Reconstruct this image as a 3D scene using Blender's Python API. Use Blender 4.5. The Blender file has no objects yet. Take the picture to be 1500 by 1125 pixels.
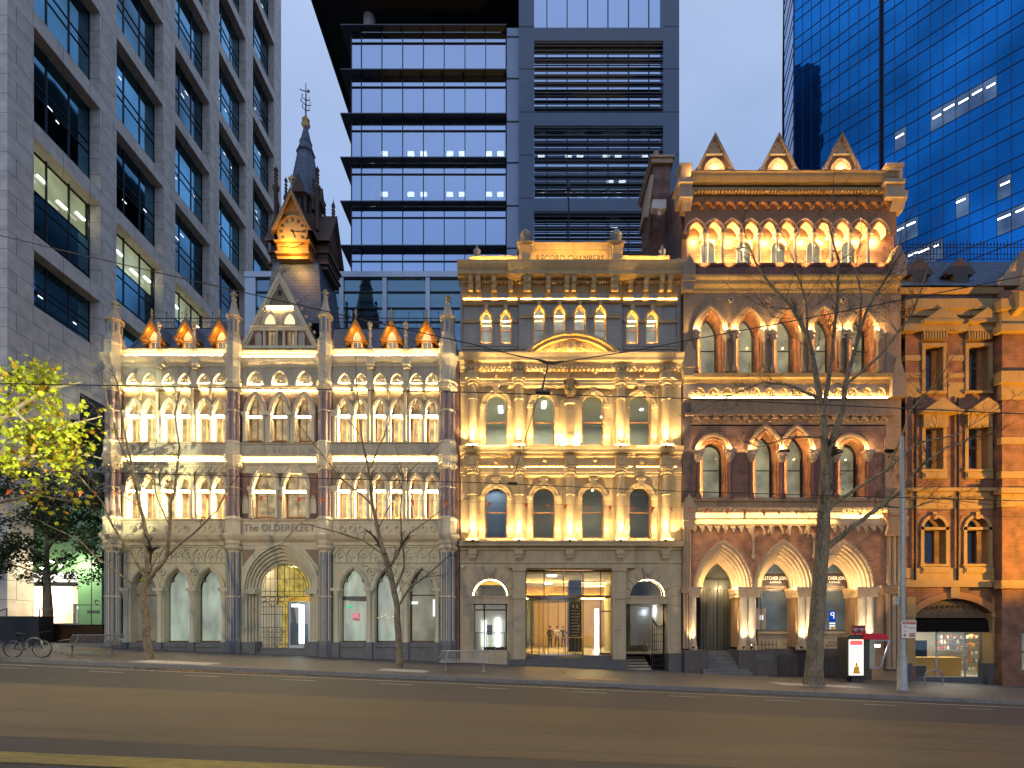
import bpy, math, random
from math import sin, cos, pi, sqrt, atan2, radians as R
from mathutils import Vector, Matrix

C = bpy.context.scene.collection
SC = bpy.context.scene

# ------------------------------------------------------------------ camera
FPX, D, CAMZ, VX, VY = 708.33, 26.2, 1.81, 762.0, 925.0
cam_d = bpy.data.cameras.new("camera")
cam_d.lens = 17.0; cam_d.sensor_width = 36.0; cam_d.sensor_fit = 'HORIZONTAL'
cam_d.shift_x = (750 - VX) / 1500.0
cam_d.shift_y = (VY - 562.5) / 1500.0
cam_d.clip_end = 3000.0; cam_d.clip_start = 0.1
cam = bpy.data.objects.new("camera", cam_d); C.objects.link(cam)
cam.location = (0, -D, CAMZ); cam.rotation_euler = (R(90), 0, 0)
SC.camera = cam

# ------------------------------------------------------------------ sky and sun
SUN_EL, SUN_ROT = R(6.0), R(200)
w = bpy.data.worlds.new("World"); SC.world = w; w.use_nodes = True
nt = w.node_tree; nt.nodes.clear()
sky = nt.nodes.new('ShaderNodeTexSky'); sky.sky_type = 'NISHITA'; sky.sun_disc = False
sky.sun_elevation = SUN_EL; sky.sun_rotation = SUN_ROT
sky.air_density = 1.6; sky.dust_density = 0.6; sky.ozone_density = 4.0
tc = nt.nodes.new('ShaderNodeTexCoord')
cl = nt.nodes.new('ShaderNodeTexNoise'); cl.inputs['Scale'].default_value = 1.6; cl.inputs['Detail'].default_value = 4
mp = nt.nodes.new('ShaderNodeMapping'); mp.inputs['Scale'].default_value = (1, 1, 2.6)
nt.links.new(tc.outputs['Generated'], mp.inputs['Vector']); nt.links.new(mp.outputs['Vector'], cl.inputs['Vector'])
rp = nt.nodes.new('ShaderNodeValToRGB')
rp.color_ramp.elements[0].position = 0.25; rp.color_ramp.elements[1].position = 0.75; rp.color_ramp.elements[0].color = (0.62, 0.62, 0.62, 1)
nt.links.new(cl.outputs['Fac'], rp.inputs['Fac'])
tint = nt.nodes.new('ShaderNodeMixRGB'); tint.blend_type = 'MULTIPLY'; tint.inputs['Fac'].default_value = 1.0
SKY_TINT = tint.inputs['Color2']; SKY_TINT.default_value = (1.0, 1.0, 1.0, 1)
cm = nt.nodes.new('ShaderNodeMixRGB'); cm.blend_type = 'MIX'
cmf = nt.nodes.new('ShaderNodeMath'); cmf.operation = 'MULTIPLY'; cmf.inputs[1].default_value = 0.95
hz = nt.nodes.new('ShaderNodeSeparateXYZ'); nt.links.new(tc.outputs['Generated'], hz.inputs[0])
hr = nt.nodes.new('ShaderNodeMapRange'); hr.inputs[1].default_value = 0.52; hr.inputs[2].default_value = 0.85; nt.links.new(hz.outputs['Z'], hr.inputs[0])
hc = nt.nodes.new('ShaderNodeMixRGB'); hc.inputs['Color1'].default_value = (2.65, 3.95, 6.7, 1); hc.inputs['Color2'].default_value = (3.65, 4.4, 6.3, 1)
nt.links.new(hr.outputs[0], hc.inputs['Fac']); nt.links.new(hc.outputs[0], cm.inputs['Color2'])
nt.links.new(sky.outputs['Color'], tint.inputs['Color1'])
nt.links.new(tint.outputs['Color'], cm.inputs['Color1'])
nt.links.new(rp.outputs['Color'], cmf.inputs[0]); nt.links.new(cmf.outputs[0], cm.inputs['Fac'])
bg = nt.nodes.new('ShaderNodeBackground'); bg.inputs['Strength'].default_value = 0.15
out = nt.nodes.new('ShaderNodeOutputWorld')
nt.links.new(cm.outputs['Color'], bg.inputs['Color']); nt.links.new(bg.outputs[0], out.inputs['Surface'])

sun_d = bpy.data.lights.new("sun", 'SUN'); sun_d.energy = 0.05; sun_d.angle = R(15); sun_d.color = (1.0, 0.9, 0.82)
sun = bpy.data.objects.new("sun", sun_d); C.objects.link(sun)
sd = Vector((sin(SUN_ROT) * cos(SUN_EL), cos(SUN_ROT) * cos(SUN_EL), sin(SUN_EL)))
sun.rotation_euler = sd.to_track_quat('Z', 'Y').to_euler()

SC.view_settings.view_transform = 'Standard'; SC.view_settings.look = 'None'
SC.view_settings.exposure = 0.0; SC.view_settings.gamma = 1.0
SC.render.engine = 'CYCLES'
cy = SC.cycles
cy.use_denoising = True
try: cy.denoiser = 'OPENIMAGEDENOISE'
except Exception: pass
cy.max_bounces = 6; cy.diffuse_bounces = 3; cy.glossy_bounces = 3; cy.transmission_bounces = 4
cy.transparent_max_bounces = 10; cy.caustics_reflective = False; cy.caustics_refractive = False
cy.sample_clamp_indirect = 4.0; cy.use_light_tree = True

# ------------------------------------------------------------------ photo measures -> metres
# facade plane is Y = 0; a reading of the photograph becomes a point at its own depth Y
def sx(Y): return (D + Y) / FPX
def X(px, Y=0.0): return (px - VX) * (D + Y) / FPX
def Z(py, Y=0.0): return CAMZ + (VY - py) * (D + Y) / FPX
def L(n, Y=0.0): return n * (D + Y) / FPX
def P(px, py, Y): return Vector((X(px, Y), Y, Z(py, Y)))
SLOPE = -0.0425
def ground(x): return SLOPE * x

rng = random.Random(7)

# ------------------------------------------------------------------ materials
MATS = {}
def _nodes(name):
    m = bpy.data.materials.new(name); m.use_nodes = True
    t = m.node_tree; t.nodes.clear()
    o = t.nodes.new('ShaderNodeOutputMaterial')
    return m, t, o
def _val(c): return (c[0], c[1], c[2], 1.0)
def mat(name, col, rough=0.75, var=0.18, scale=2.5, metal=0.0, bump=0.0, col2=None, spec=0.4, stretch=(1, 1, 1), fine=14.0, grime=0.0):
    """painted / stone surface: two noises mottle the colour, optional bump and weather streaks"""
    m, t, o = _nodes(name); N = t.nodes.new; K = t.links.new
    b = N('ShaderNodeBsdfPrincipled'); K(b.outputs[0], o.inputs[0])
    g = N('ShaderNodeNewGeometry'); mpp = N('ShaderNodeMapping'); mpp.inputs['Scale'].default_value = stretch
    K(g.outputs['Position'], mpp.inputs['Vector'])
    n1 = N('ShaderNodeTexNoise'); n1.inputs['Scale'].default_value = scale; n1.inputs['Detail'].default_value = 5; n1.inputs['Roughness'].default_value = 0.65
    n2 = N('ShaderNodeTexNoise'); n2.inputs['Scale'].default_value = fine; n2.inputs['Detail'].default_value = 3
    K(mpp.outputs[0], n1.inputs['Vector']); K(mpp.outputs[0], n2.inputs['Vector'])
    ad = N('ShaderNodeMath'); ad.operation = 'ADD'; K(n1.outputs['Fac'], ad.inputs[0]); K(n2.outputs['Fac'], ad.inputs[1])
    mr = N('ShaderNodeMapRange'); mr.inputs[1].default_value = 0.62; mr.inputs[2].default_value = 1.38
    K(ad.outputs[0], mr.inputs[0])
    mx = N('ShaderNodeMixRGB'); K(mr.outputs[0], mx.inputs['Fac'])
    lo = col2 if col2 else tuple(c * (1 - 1.4 * var) for c in col)
    mx.inputs['Color1'].default_value = _val(lo); mx.inputs['Color2'].default_value = _val(tuple(min(1, c * (1 + var)) for c in col))
    colout = mx.outputs[0]
    if grime > 0:
        n3 = N('ShaderNodeTexNoise'); n3.inputs['Scale'].default_value = 1.0; n3.inputs['Detail'].default_value = 6
        m3 = N('ShaderNodeMapping'); m3.inputs['Scale'].default_value = (3.5, 3.5, 0.35); K(g.outputs['Position'], m3.inputs['Vector']); K(m3.outputs[0], n3.inputs['Vector'])
        r3 = N('ShaderNodeMapRange'); r3.inputs[1].default_value = 0.45; r3.inputs[2].default_value = 0.75; r3.inputs[3].default_value = 0.0; r3.inputs[4].default_value = grime
        K(n3.outputs['Fac'], r3.inputs[0])
        mg = N('ShaderNodeMixRGB'); K(r3.outputs[0], mg.inputs['Fac']); K(colout, mg.inputs['Color1']); mg.inputs['Color2'].default_value = _val(tuple(c * 0.35 for c in col))
        colout = mg.outputs[0]
    K(colout, b.inputs['Base Color'])
    b.inputs['Roughness'].default_value = rough; b.inputs['Metallic'].default_value = metal; b.inputs['Specular IOR Level'].default_value = spec
    if bump > 0:
        bp = N('ShaderNodeBump'); bp.inputs['Strength'].default_value = bump; bp.inputs['Distance'].default_value = 0.02
        K(ad.outputs[0], bp.inputs['Height']); K(bp.outputs[0], b.inputs['Normal'])
    MATS[name] = m; return m
def brick(name, c1, c2, mortar, w=0.26, h=0.1, rough=0.85, msize=0.012, bump=0.35, var=0.5):
    m, t, o = _nodes(name); N = t.nodes.new; K = t.links.new
    b = N('ShaderNodeBsdfPrincipled'); K(b.outputs[0], o.inputs[0])
    g = N('ShaderNodeNewGeometry'); s = N('ShaderNodeSeparateXYZ'); K(g.outputs['Position'], s.inputs[0])
    a = N('ShaderNodeMath'); a.operation = 'ADD'; K(s.outputs[0], a.inputs[0]); K(s.outputs[1], a.inputs[1])
    c = N('ShaderNodeCombineXYZ'); K(a.outputs[0], c.inputs[0]); K(s.outputs[2], c.inputs[1])
    br = N('ShaderNodeTexBrick'); K(c.outputs[0], br.inputs['Vector'])
    br.inputs['Scale'].default_value = 1.0; br.inputs['Brick Width'].default_value = w; br.inputs['Row Height'].default_value = h
    br.inputs['Mortar Size'].default_value = msize; br.inputs['Bias'].default_value = 0.0
    br.inputs['Color1'].default_value = _val(c1); br.inputs['Color2'].default_value = _val(c2); br.inputs['Mortar'].default_value = _val(mortar)
    n = N('ShaderNodeTexNoise'); n.inputs['Scale'].default_value = 1.7; n.inputs['Detail'].default_value = 6; K(g.outputs['Position'], n.inputs['Vector'])
    r = N('ShaderNodeMapRange'); r.inputs[1].default_value = 0.3; r.inputs[2].default_value = 0.7; r.inputs[3].default_value = 1 - var; r.inputs[4].default_value = 1.15; K(n.outputs['Fac'], r.inputs[0])
    mx = N('ShaderNodeMixRGB'); mx.blend_type = 'MULTIPLY'; mx.inputs['Fac'].default_value = 1; K(br.outputs['Color'], mx.inputs['Color1']); K(r.outputs[0], mx.inputs['Color2'])
    K(mx.outputs[0], b.inputs['Base Color']); b.inputs['Roughness'].default_value = rough
    bp = N('ShaderNodeBump'); bp.inputs['Strength'].default_value = bump; bp.inputs['Distance'].default_value = 0.01; bp.invert = True
    K(br.outputs['Fac'], bp.inputs['Height']); K(bp.outputs[0], b.inputs['Normal'])
    MATS[name] = m; return m
def emit(name, col, s, var=0.0, scale=2.0):
    m, t, o = _nodes(name); N = t.nodes.new; K = t.links.new
    e = N('ShaderNodeEmission'); K(e.outputs[0], o.inputs[0]); e.inputs['Color'].default_value = _val(col); e.inputs['Strength'].default_value = s
    if var > 0:
        g = N('ShaderNodeNewGeometry'); n = N('ShaderNodeTexNoise'); n.inputs['Scale'].default_value = scale; n.inputs['Detail'].default_value = 3; K(g.outputs['Position'], n.inputs['Vector'])
        r = N('ShaderNodeMapRange'); r.inputs[1].default_value = 0.3; r.inputs[2].default_value = 0.7; r.inputs[3].default_value = s * (1 - var); r.inputs[4].default_value = s * (1 + var)
        K(n.outputs['Fac'], r.inputs[0]); K(r.outputs[0], e.inputs['Strength'])
    MATS[name] = m; return m
def litglass(name, col, s, var=0.5, scale=1.2, rough=0.06, base=(0.03, 0.035, 0.035), stretch=(1, 1, 1)):
    """a window with a lit, blind-covered room behind it: dim glow under a glossy sheet"""
    m, t, o = _nodes(name); N = t.nodes.new; K = t.links.new
    b = N('ShaderNodeBsdfPrincipled'); K(b.outputs[0], o.inputs[0])
    b.inputs['Base Color'].default_value = _val(base); b.inputs['Roughness'].default_value = rough; b.inputs['Specular IOR Level'].default_value = 0.6
    b.inputs['Emission Color'].default_value = _val(col)
    g = N('ShaderNodeNewGeometry'); n = N('ShaderNodeTexNoise'); n.inputs['Scale'].default_value = scale; n.inputs['Detail'].default_value = 2.5
    ms = N('ShaderNodeMapping'); ms.inputs['Scale'].default_value = stretch; K(g.outputs['Position'], ms.inputs['Vector']); K(ms.outputs[0], n.inputs['Vector'])
    r = N('ShaderNodeMapRange'); r.inputs[1].default_value = 0.3; r.inputs[2].default_value = 0.7; r.inputs[3].default_value = s * (1 - var); r.inputs[4].default_value = s * (1 + var)
    K(n.outputs['Fac'], r.inputs[0]); K(r.outputs[0], b.inputs['Emission Strength'])
    MATS[name] = m; return m
def clear(name, tint=(0.8, 0.85, 0.84), refl=0.12, rcol=(1, 1, 1), rough=0.02, wave=0.0, wscale=1.2):
    """see-through pane: transparent mixed with a mirror-like coat (stronger at grazing angles)"""
    m, t, o = _nodes(name); N = t.nodes.new; K = t.links.new
    tr = N('ShaderNodeBsdfTransparent'); tr.inputs[0].default_value = _val(tint)
    gl = N('ShaderNodeBsdfGlossy'); gl.inputs['Roughness'].default_value = rough; gl.inputs[0].default_value = _val(rcol)
    lw = N('ShaderNodeLayerWeight'); lw.inputs['Blend'].default_value = 0.25
    r = N('ShaderNodeMapRange'); r.inputs[3].default_value = refl; r.inputs[4].default_value = min(1.0, refl + 0.55)
    K(lw.outputs['Fresnel'], r.inputs[0])
    mx = N('ShaderNodeMixShader'); K(r.outputs[0], mx.inputs[0]); K(tr.outputs[0], mx.inputs[1]); K(gl.outputs[0], mx.inputs[2]); K(mx.outputs[0], o.inputs[0])
    if wave > 0:
        g = N('ShaderNodeNewGeometry'); n = N('ShaderNodeTexNoise'); n.inputs['Scale'].default_value = wscale; n.inputs['Detail'].default_value = 1.5; K(g.outputs['Position'], n.inputs['Vector'])
        bp = N('ShaderNodeBump'); bp.inputs['Strength'].default_value = wave; bp.inputs['Distance'].default_value = 0.05; K(n.outputs['Fac'], bp.inputs['Height']); K(bp.outputs[0], gl.inputs['Normal'])
    MATS[name] = m; return m
def mirror(name, col, rough=0.04, wave=0.15, wscale=0.5, metal=1.0, var=0.0, spec=0.5):
    """opaque coated curtain-wall glass"""
    m, t, o = _nodes(name); N = t.nodes.new; K = t.links.new
    b = N('ShaderNodeBsdfPrincipled'); K(b.outputs[0], o.inputs[0]); b.inputs['Base Color'].default_value = _val(col); b.inputs['Metallic'].default_value = metal
    b.inputs['Roughness'].default_value = rough; b.inputs['Specular IOR Level'].default_value = spec
    g = N('ShaderNodeNewGeometry'); n = N('ShaderNodeTexNoise'); n.inputs['Scale'].default_value = wscale; n.inputs['Detail'].default_value = 2; K(g.outputs['Position'], n.inputs['Vector'])
    bp = N('ShaderNodeBump'); bp.inputs['Strength'].default_value = wave; bp.inputs['Distance'].default_value = 0.05; K(n.outputs['Fac'], bp.inputs['Height']); K(bp.outputs[0], b.inputs['Normal'])
    if var > 0:
        n2 = N('ShaderNodeTexNoise'); n2.inputs['Scale'].default_value = 0.11; K(g.outputs['Position'], n2.inputs['Vector'])
        r = N('ShaderNodeMapRange'); r.inputs[1].default_value = 0.35; r.inputs[2].default_value = 0.65; r.inputs[3].default_value = 1 - var; r.inputs[4].default_value = 1 + var; K(n2.outputs['Fac'], r.inputs[0])
        mx = N('ShaderNodeMixRGB'); mx.blend_type = 'MULTIPLY'; mx.inputs['Fac'].default_value = 1; mx.inputs['Color1'].default_value = _val(col); K(r.outputs[0], mx.inputs['Color2']); K(mx.outputs[0], b.inputs['Base Color'])
    MATS[name] = m; return m

# ------------------------------------------------------------------ mesh builder
SPLIT = {'side_wall', 'corner_pier', 'podium', 'pier_block', 'end_block', 'door_lintel', 'string_course', 'corner_gablet', 'voussoirs', 'tiled_wall', 'rear_wall', 'plinth', 'coping', 'pier_capital', 'rusticated_blocks'}
class MB:
    def __init__(s): s.v = []; s.f = []; s.m = []; s.sm = []
    def add(s, vs, fs, m=0, smooth=False):
        o = len(s.v); s.v += [tuple(v) for v in vs]
        for f in fs: s.f.append(tuple(i + o for i in f)); s.m.append(m); s.sm.append(smooth)
        return s
    def quad(s, a, b, c, d, m=0): return s.add([a, b, c, d], [(0, 1, 2, 3)], m)
    def box(s, x0, x1, y0, y1, z0, z1, m=0):
        if x0 > x1: x0, x1 = x1, x0
        if y0 > y1: y0, y1 = y1, y0
        if z0 > z1: z0, z1 = z1, z0
        return s.add([(x0, y0, z0), (x1, y0, z0), (x1, y1, z0), (x0, y1, z0), (x0, y0, z1), (x1, y0, z1), (x1, y1, z1), (x0, y1, z1)],
                     [(0, 1, 5, 4), (1, 2, 6, 5), (2, 3, 7, 6), (3, 0, 4, 7), (4, 5, 6, 7), (3, 2, 1, 0)], m)
    def pb(s, px0, px1, py0, py1, yf, yb, m=0):
        return s.box(X(px0, yf), X(px1, yf), yf, yb, Z(py1, yf), Z(py0, yf), m)
    def prism(s, pts, y0, y1, m=0, back=False):
        """outline (x, z) extruded from y0 (front) to y1"""
        n = len(pts)
        s.add([(x, y0, z) for x, z in pts], [tuple(range(n))], m)
        if back: s.add([(x, y1, z) for x, z in pts], [tuple(range(n))[::-1]], m)
        vs = [(x, y0, z) for x, z in pts] + [(x, y1, z) for x, z in pts]
        return s.add(vs, [(i, (i + 1) % n, n + (i + 1) % n, n + i) for i in range(n)], m)
    def prism_x(s, pts, x0, x1, m=0):
        """outline (y, z) extruded along x"""
        n = len(pts); vs = [(x0, y, z) for y, z in pts] + [(x1, y, z) for y, z in pts]
        return s.add(vs, [(i, (i + 1) % n, n + (i + 1) % n, n + i) for i in range(n)] + [tuple(range(n))[::-1], tuple(range(n, 2 * n))], m)
    def mould(s, x0, x1, y, prof, m=0, back=None):
        """cornice: profile (projection, z) from bottom to top along x with closed ends"""
        yb = y + 0.05 if back is None else back
        pts = [(yb, prof[0][1])] + [(y - d, z) for d, z in prof] + [(yb, prof[-1][1])]
        return s.prism_x(pts, x0, x1, m)
    def lathe(s, cx, cy, prof, n=12, m=0, smooth=True, a0=0.0, sx_=1.0, sy_=1.0):
        vs = []; fs = []
        for r, z in prof:
            for k in range(n):
                a = a0 + 2 * pi * k / n; vs.append((cx + r * cos(a) * sx_, cy + r * sin(a) * sy_, z))
        for i in range(len(prof) - 1):
            for k in range(n):
                fs.append((i * n + k, i * n + (k + 1) % n, (i + 1) * n + (k + 1) % n, (i + 1) * n + k))
        s.add(vs, fs, m, smooth)
        if prof[-1][0] > 1e-4: s.add([vs[(len(prof) - 1) * n + k] for k in range(n)], [tuple(range(n))], m)
        if prof[0][0] > 1e-4: s.add([vs[k] for k in range(n)], [tuple(range(n))[::-1]], m)
        return s
    def tube(s, pts, rads, n=6, m=0, cap=True, smooth=True):
        pts = [Vector(p) for p in pts]
        if not hasattr(rads, '__len__'): rads = [rads] * len(pts)
        vs = []; fs = []; up = Vector((0.13, 0.21, 0.97))
        for i, p in enumerate(pts):
            t = (pts[min(i + 1, len(pts) - 1)] - pts[max(i - 1, 0)])
            if t.length < 1e-9: t = Vector((0, 0, 1))
            t.normalize(); u = t.cross(up)
            if u.length < 1e-3: u = t.cross(Vector((1, 0, 0)))
            u.normalize(); v_ = t.cross(u)
            for k in range(n):
                a = 2 * pi * k / n; vs.append(p + u * (rads[i] * cos(a)) + v_ * (rads[i] * sin(a)))
        for i in range(len(pts) - 1):
            for k in range(n): fs.append((i * n + k, i * n + (k + 1) % n, (i + 1) * n + (k + 1) % n, (i + 1) * n + k))
        s.add(vs, fs, m, smooth)
        if cap:
            s.add(vs[:n], [tuple(range(n))[::-1]], m); s.add(vs[-n:], [tuple(range(n))], m)
        return s
    def ring(s, inn, outr, y0, y1, m=0, ends=True):
        """flat band between two polylines (x, z) of equal length, front at y0, back at y1"""
        n = len(inn)
        for i in range(n - 1):
            a, b, c, d = inn[i], inn[i + 1], outr[i + 1], outr[i]
            s.quad((a[0], y0, a[1]), (b[0], y0, b[1]), (c[0], y0, c[1]), (d[0], y0, d[1]), m)
            s.quad((a[0], y1, a[1]), (b[0], y1, b[1]), (b[0], y0, b[1]), (a[0], y0, a[1]), m)
            s.quad((d[0], y0, d[1]), (c[0], y0, c[1]), (c[0], y1, c[1]), (d[0], y1, d[1]), m)
        if ends:
            for i in (0, n - 1):
                a, d = inn[i], outr[i]; s.quad((a[0], y0, a[1]), (d[0], y0, d[1]), (d[0], y1, d[1]), (a[0], y1, a[1]), m)
        return s
    def wall(s, x0, x1, z0, z1, y, ops, depth=0.4, m=0, mr=None, sill=True):
        """wall sheet with openings; op = (list of (x, z) arch points from left to right, z_sill)"""
        mr = m if mr is None else mr; cur = x0
        ops = sorted(ops, key=lambda o: o[0][0][0])
        for pts, zs in ops:
            xl, xr = pts[0][0], pts[-1][0]
            if xl > cur + 1e-5: s.quad((cur, y, z0), (xl, y, z0), (xl, y, z1), (cur, y, z1), m)
            if zs > z0 + 1e-5: s.quad((xl, y, z0), (xr, y, z0), (xr, y, zs), (xl, y, zs), m)
            for a, b in zip(pts[:-1], pts[1:]):
                if b[0] - a[0] > 1e-6: s.quad((a[0], y, a[1]), (b[0], y, b[1]), (b[0], y, z1), (a[0], y, z1), m)
                s.quad((a[0], y, a[1]), (a[0], y + depth, a[1]), (b[0], y + depth, b[1]), (b[0], y, b[1]), mr)
            for xx in (xl, xr):
                zt = pts[0][1] if xx == xl else pts[-1][1]
                s.quad((xx, y, zs), (xx, y, zt), (xx, y + depth, zt), (xx, y + depth, zs), mr)
            if sill: s.quad((xl, y, zs), (xr, y, zs), (xr, y + depth, zs), (xl, y + depth, zs), mr)
            cur = xr
        if x1 > cur + 1e-5: s.quad((cur, y, z0), (x1, y, z0), (x1, y, z1), (cur, y, z1), m)
        return s
    def mesh(s, name, mats):
        me = bpy.data.meshes.new(name); me.from_pydata(s.v, [], s.f); me.update()
        for mm in (mats if isinstance(mats, (list, tuple)) else [mats]): me.materials.append(MATS[mm] if isinstance(mm, str) else mm)
        me.polygons.foreach_set('material_index', s.m); me.polygons.foreach_set('use_smooth', s.sm)
        return me
    def islands(s, tol):
        n = len(s.v); par = list(range(n))
        def fd(a):
            while par[a] != a: par[a] = par[par[a]]; a = par[a]
            return a
        for f in s.f:
            for q in f[1:]: par[fd(f[0])] = fd(q)
        bb = {}
        for i, v in enumerate(s.v):
            b = bb.setdefault(fd(i), [list(v), list(v)])
            for k in range(3): b[0][k] = min(b[0][k], v[k]); b[1][k] = max(b[1][k], v[k])
        ks = list(bb); grp = {k: k for k in ks}
        def fg(a):
            while grp[a] != a: a = grp[a]
            return a
        for i, a in enumerate(ks):
            for c in ks[i + 1:]:
                if all(bb[a][0][k] - tol <= bb[c][1][k] and bb[c][0][k] - tol <= bb[a][1][k] for k in range(3)): grp[fg(a)] = fg(c)
        out = {}
        for f, m_, sm in zip(s.f, s.m, s.sm):
            g_ = out.setdefault(fg(fd(f[0])), MB()); g_.add([s.v[i] for i in f], [tuple(range(len(f)))], m_, sm)
        return list(out.values())
    def build(s, name, mats, parent=None, loc=None):
        if name in SPLIT:
            parts = s.islands(0.12)
            if len(parts) > 1: return [p_.build_one(name, mats, parent) for p_ in parts][0]
        return s.build_one(name, mats, parent, loc)
    def build_one(s, name, mats, parent=None, loc=None):
        o = bpy.data.objects.new(name, s.mesh(name, mats)); C.objects.link(o)
        if loc is not None: o.location = loc
        if parent is not None: adopt(o, parent)
        return o
WM = {}
def world_of(o):
    return WM.get(o.name, Matrix.Identity(4))
def adopt(o, parent):
    """parent while the vertices stay where they are"""
    o.parent = parent; o.matrix_parent_inverse = world_of(parent).inverted()
def tag(o, label=None, cat=None, group=None, kind=None):
    if label: o['label'] = label
    if cat: o['category'] = cat
    if group: o['group'] = group
    if kind: o['kind'] = kind
    return o
def thing(name, label, cat, loc=(0, 0, 0), group=None, rz=0.0):
    o = bpy.data.objects.new(name, None); C.objects.link(o); o.location = loc; o.rotation_euler = (0, 0, rz); o.empty_display_size = 0.3
    WM[o.name] = Matrix.Translation(Vector(loc)) @ Matrix.Rotation(rz, 4, 'Z')
    return tag(o, label, cat, group)
def structure(o): o['kind'] = 'structure'; return o
def dup(root, loc, label=None, rz=None, group=None, scale=None):
    r = root.copy(); C.objects.link(r); r.location = loc
    if rz is not None: r.rotation_euler = (0, 0, rz)
    if scale is not None: r.scale = (scale, scale, scale)
    if label: r['label'] = label
    if group: r['group'] = group
    for ch in list(root.children):
        c = ch.copy(); C.objects.link(c); c.parent = r
        for g2 in ch.children:
            d2 = g2.copy(); C.objects.link(d2); d2.parent = c
    return r

# ------------------------------------------------------------------ outlines
def pointed(cx, hw, zs, rise, n=8, off=0.0):
    """two-centred arch as a polyline from left spring to right spring; rise < hw gives a round-shouldered low arch"""
    if rise >= hw * 0.999:
        Rr = (hw * hw + rise * rise) / (2 * hw); c = Rr - hw; Ro = Rr + off
        zt = sqrt(max(Ro * Ro - c * c, 0)); at = atan2(zt, c)
        left = [(cx + c - Ro * cos(at * k / n), zs + Ro * sin(at * k / n)) for k in range(n + 1)]
        return left + [(2 * cx - x, z) for x, z in left[-2::-1]]
    q = (hw * hw - rise * rise) / (2 * rise); r = q + rise + off; a = atan2(hw, q)
    return [(cx + r * sin(-a + 2 * a * k / (2 * n)), zs - q + r * cos(-a + 2 * a * k / (2 * n))) for k in range(2 * n + 1)]
def rect_top(cx, hw, zt): return [(cx - hw, zt), (cx + hw, zt)]
def lamp(kind, loc, power, col, parent=None, aim=None, size=0.05, spot=60, blend=0.5, sy=None, name='lamp'):
    d_ = bpy.data.lights.new(name, kind); d_.energy = power; d_.color = col
    if kind == 'POINT': d_.shadow_soft_size = size
    if kind == 'SPOT': d_.shadow_soft_size = size; d_.spot_size = R(spot); d_.spot_blend = blend
    if kind == 'AREA':
        d_.shape = 'RECTANGLE' if sy else 'SQUARE'; d_.size = size
        if sy: d_.size_y = sy
    o = bpy.data.objects.new(name, d_); C.objects.link(o); o.location = loc
    if aim is not None: o.rotation_euler = (Vector(loc) - Vector(aim)).to_track_quat('Z', 'Y').to_euler()
    if parent is not None: adopt(o, parent)
    return o
def lettering(body, size, loc, parent, m, name='lettering', depth=0.012, rot=(R(90), 0, 0), align='CENTER', fit=None):
    cu = bpy.data.curves.new(name, 'FONT'); cu.body = body; cu.size = size; cu.align_x = align; cu.align_y = 'CENTER'; cu.extrude = depth; cu.resolution_u = 3
    o = bpy.data.objects.new(name, cu); C.objects.link(o)
    bpy.context.view_layer.update()
    dg = bpy.context.evaluated_depsgraph_get(); me = bpy.data.meshes.new_from_object(o.evaluated_get(dg))
    bpy.data.objects.remove(o)
    me.materials.clear(); me.materials.append(MATS[m])
    o = bpy.data.objects.new(name, me); C.objects.link(o); o.location = loc; o.rotation_euler = rot
    if fit:
        xs = [v.co.x for v in me.vertices]; k = fit / (max(xs) - min(xs)); o.scale = (k, 1, 1)
    if parent is not None: adopt(o, parent)
    return o
def window(parent, top, zs, y, fr=0.06, fd=0.08, mf='timber', mp_='glass_dark', mull=0, trans=(), inner=None, name='window'):
    """one window: the frame is the object, the pane its child. top = polyline, zs = sill height, y = front of frame"""
    f = MB(); xl, xr = top[0][0], top[-1][0]; cx = (xl + xr) / 2; zt = max(z for _, z in top)
    k = max(1e-3, 1 - 2 * fr / (xr - xl)); zsp = top[0][1]
    inn = [(cx + (x - cx) * k, zsp + (z - zsp) * (1 - fr / max(zt - zsp, fr * 2)) if zt - zsp > 0.02 else z - fr) for x, z in top]
    f.ring(inn, top, y, y + fd)
    f.box(xl, xl + fr, y, y + fd, zs, zsp); f.box(xr - fr, xr, y, y + fd, zs, zsp)
    f.box(xl + fr, xr - fr, y, y + fd, zs, zs + fr * 1.3)
    for i in range(mull):
        xm = xl + (xr - xl) * (i + 1) / (mull + 1); f.box(xm - fr * 0.45, xm + fr * 0.45, y + 0.004, y + fd - 0.004, zs + fr * 1.3, zsp if mull != 1 else zt - fr)
    for t_ in trans: f.box(xl + fr, xr - fr, y + 0.008, y + fd - 0.008, t_ - fr * 0.5, t_ + fr * 0.5)
    o = f.build(name, mf, parent)
    p = MB(); yp = y + fd * 0.6
    pts = [(xl + fr * 0.3, zs + fr * 0.3)] + [(cx + (x - cx) * (k + 1) / 2, z - fr * 0.3) for x, z in top] + [(xr - fr * 0.3, zs + fr * 0.3)]
    p.add([(x, yp, z) for x, z in pts], [tuple(range(len(pts)))])
    p.build('pane', mp_, o)
    return o
def ring_of(mb, px, hw, pyspring, rise, t0, t1, yf, yb, m=0, n=8):
    """arch moulding given in photo measures at depth yf: between offsets t0..t1 from the opening"""
    a = pointed(X(px, yf), L(hw, yf), Z(pyspring, yf), L(rise, yf), n, L(t0, yf)); b = pointed(X(px, yf), L(hw, yf), Z(pyspring, yf), L(rise, yf), n, L(t1, yf))
    return mb.ring(a, b, yf, yb, m)
def arch_px(px, hw, pyspring, rise, y, n=8): return pointed(X(px, y), L(hw, y), Z(pyspring, y), L(rise, y), n)
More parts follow.
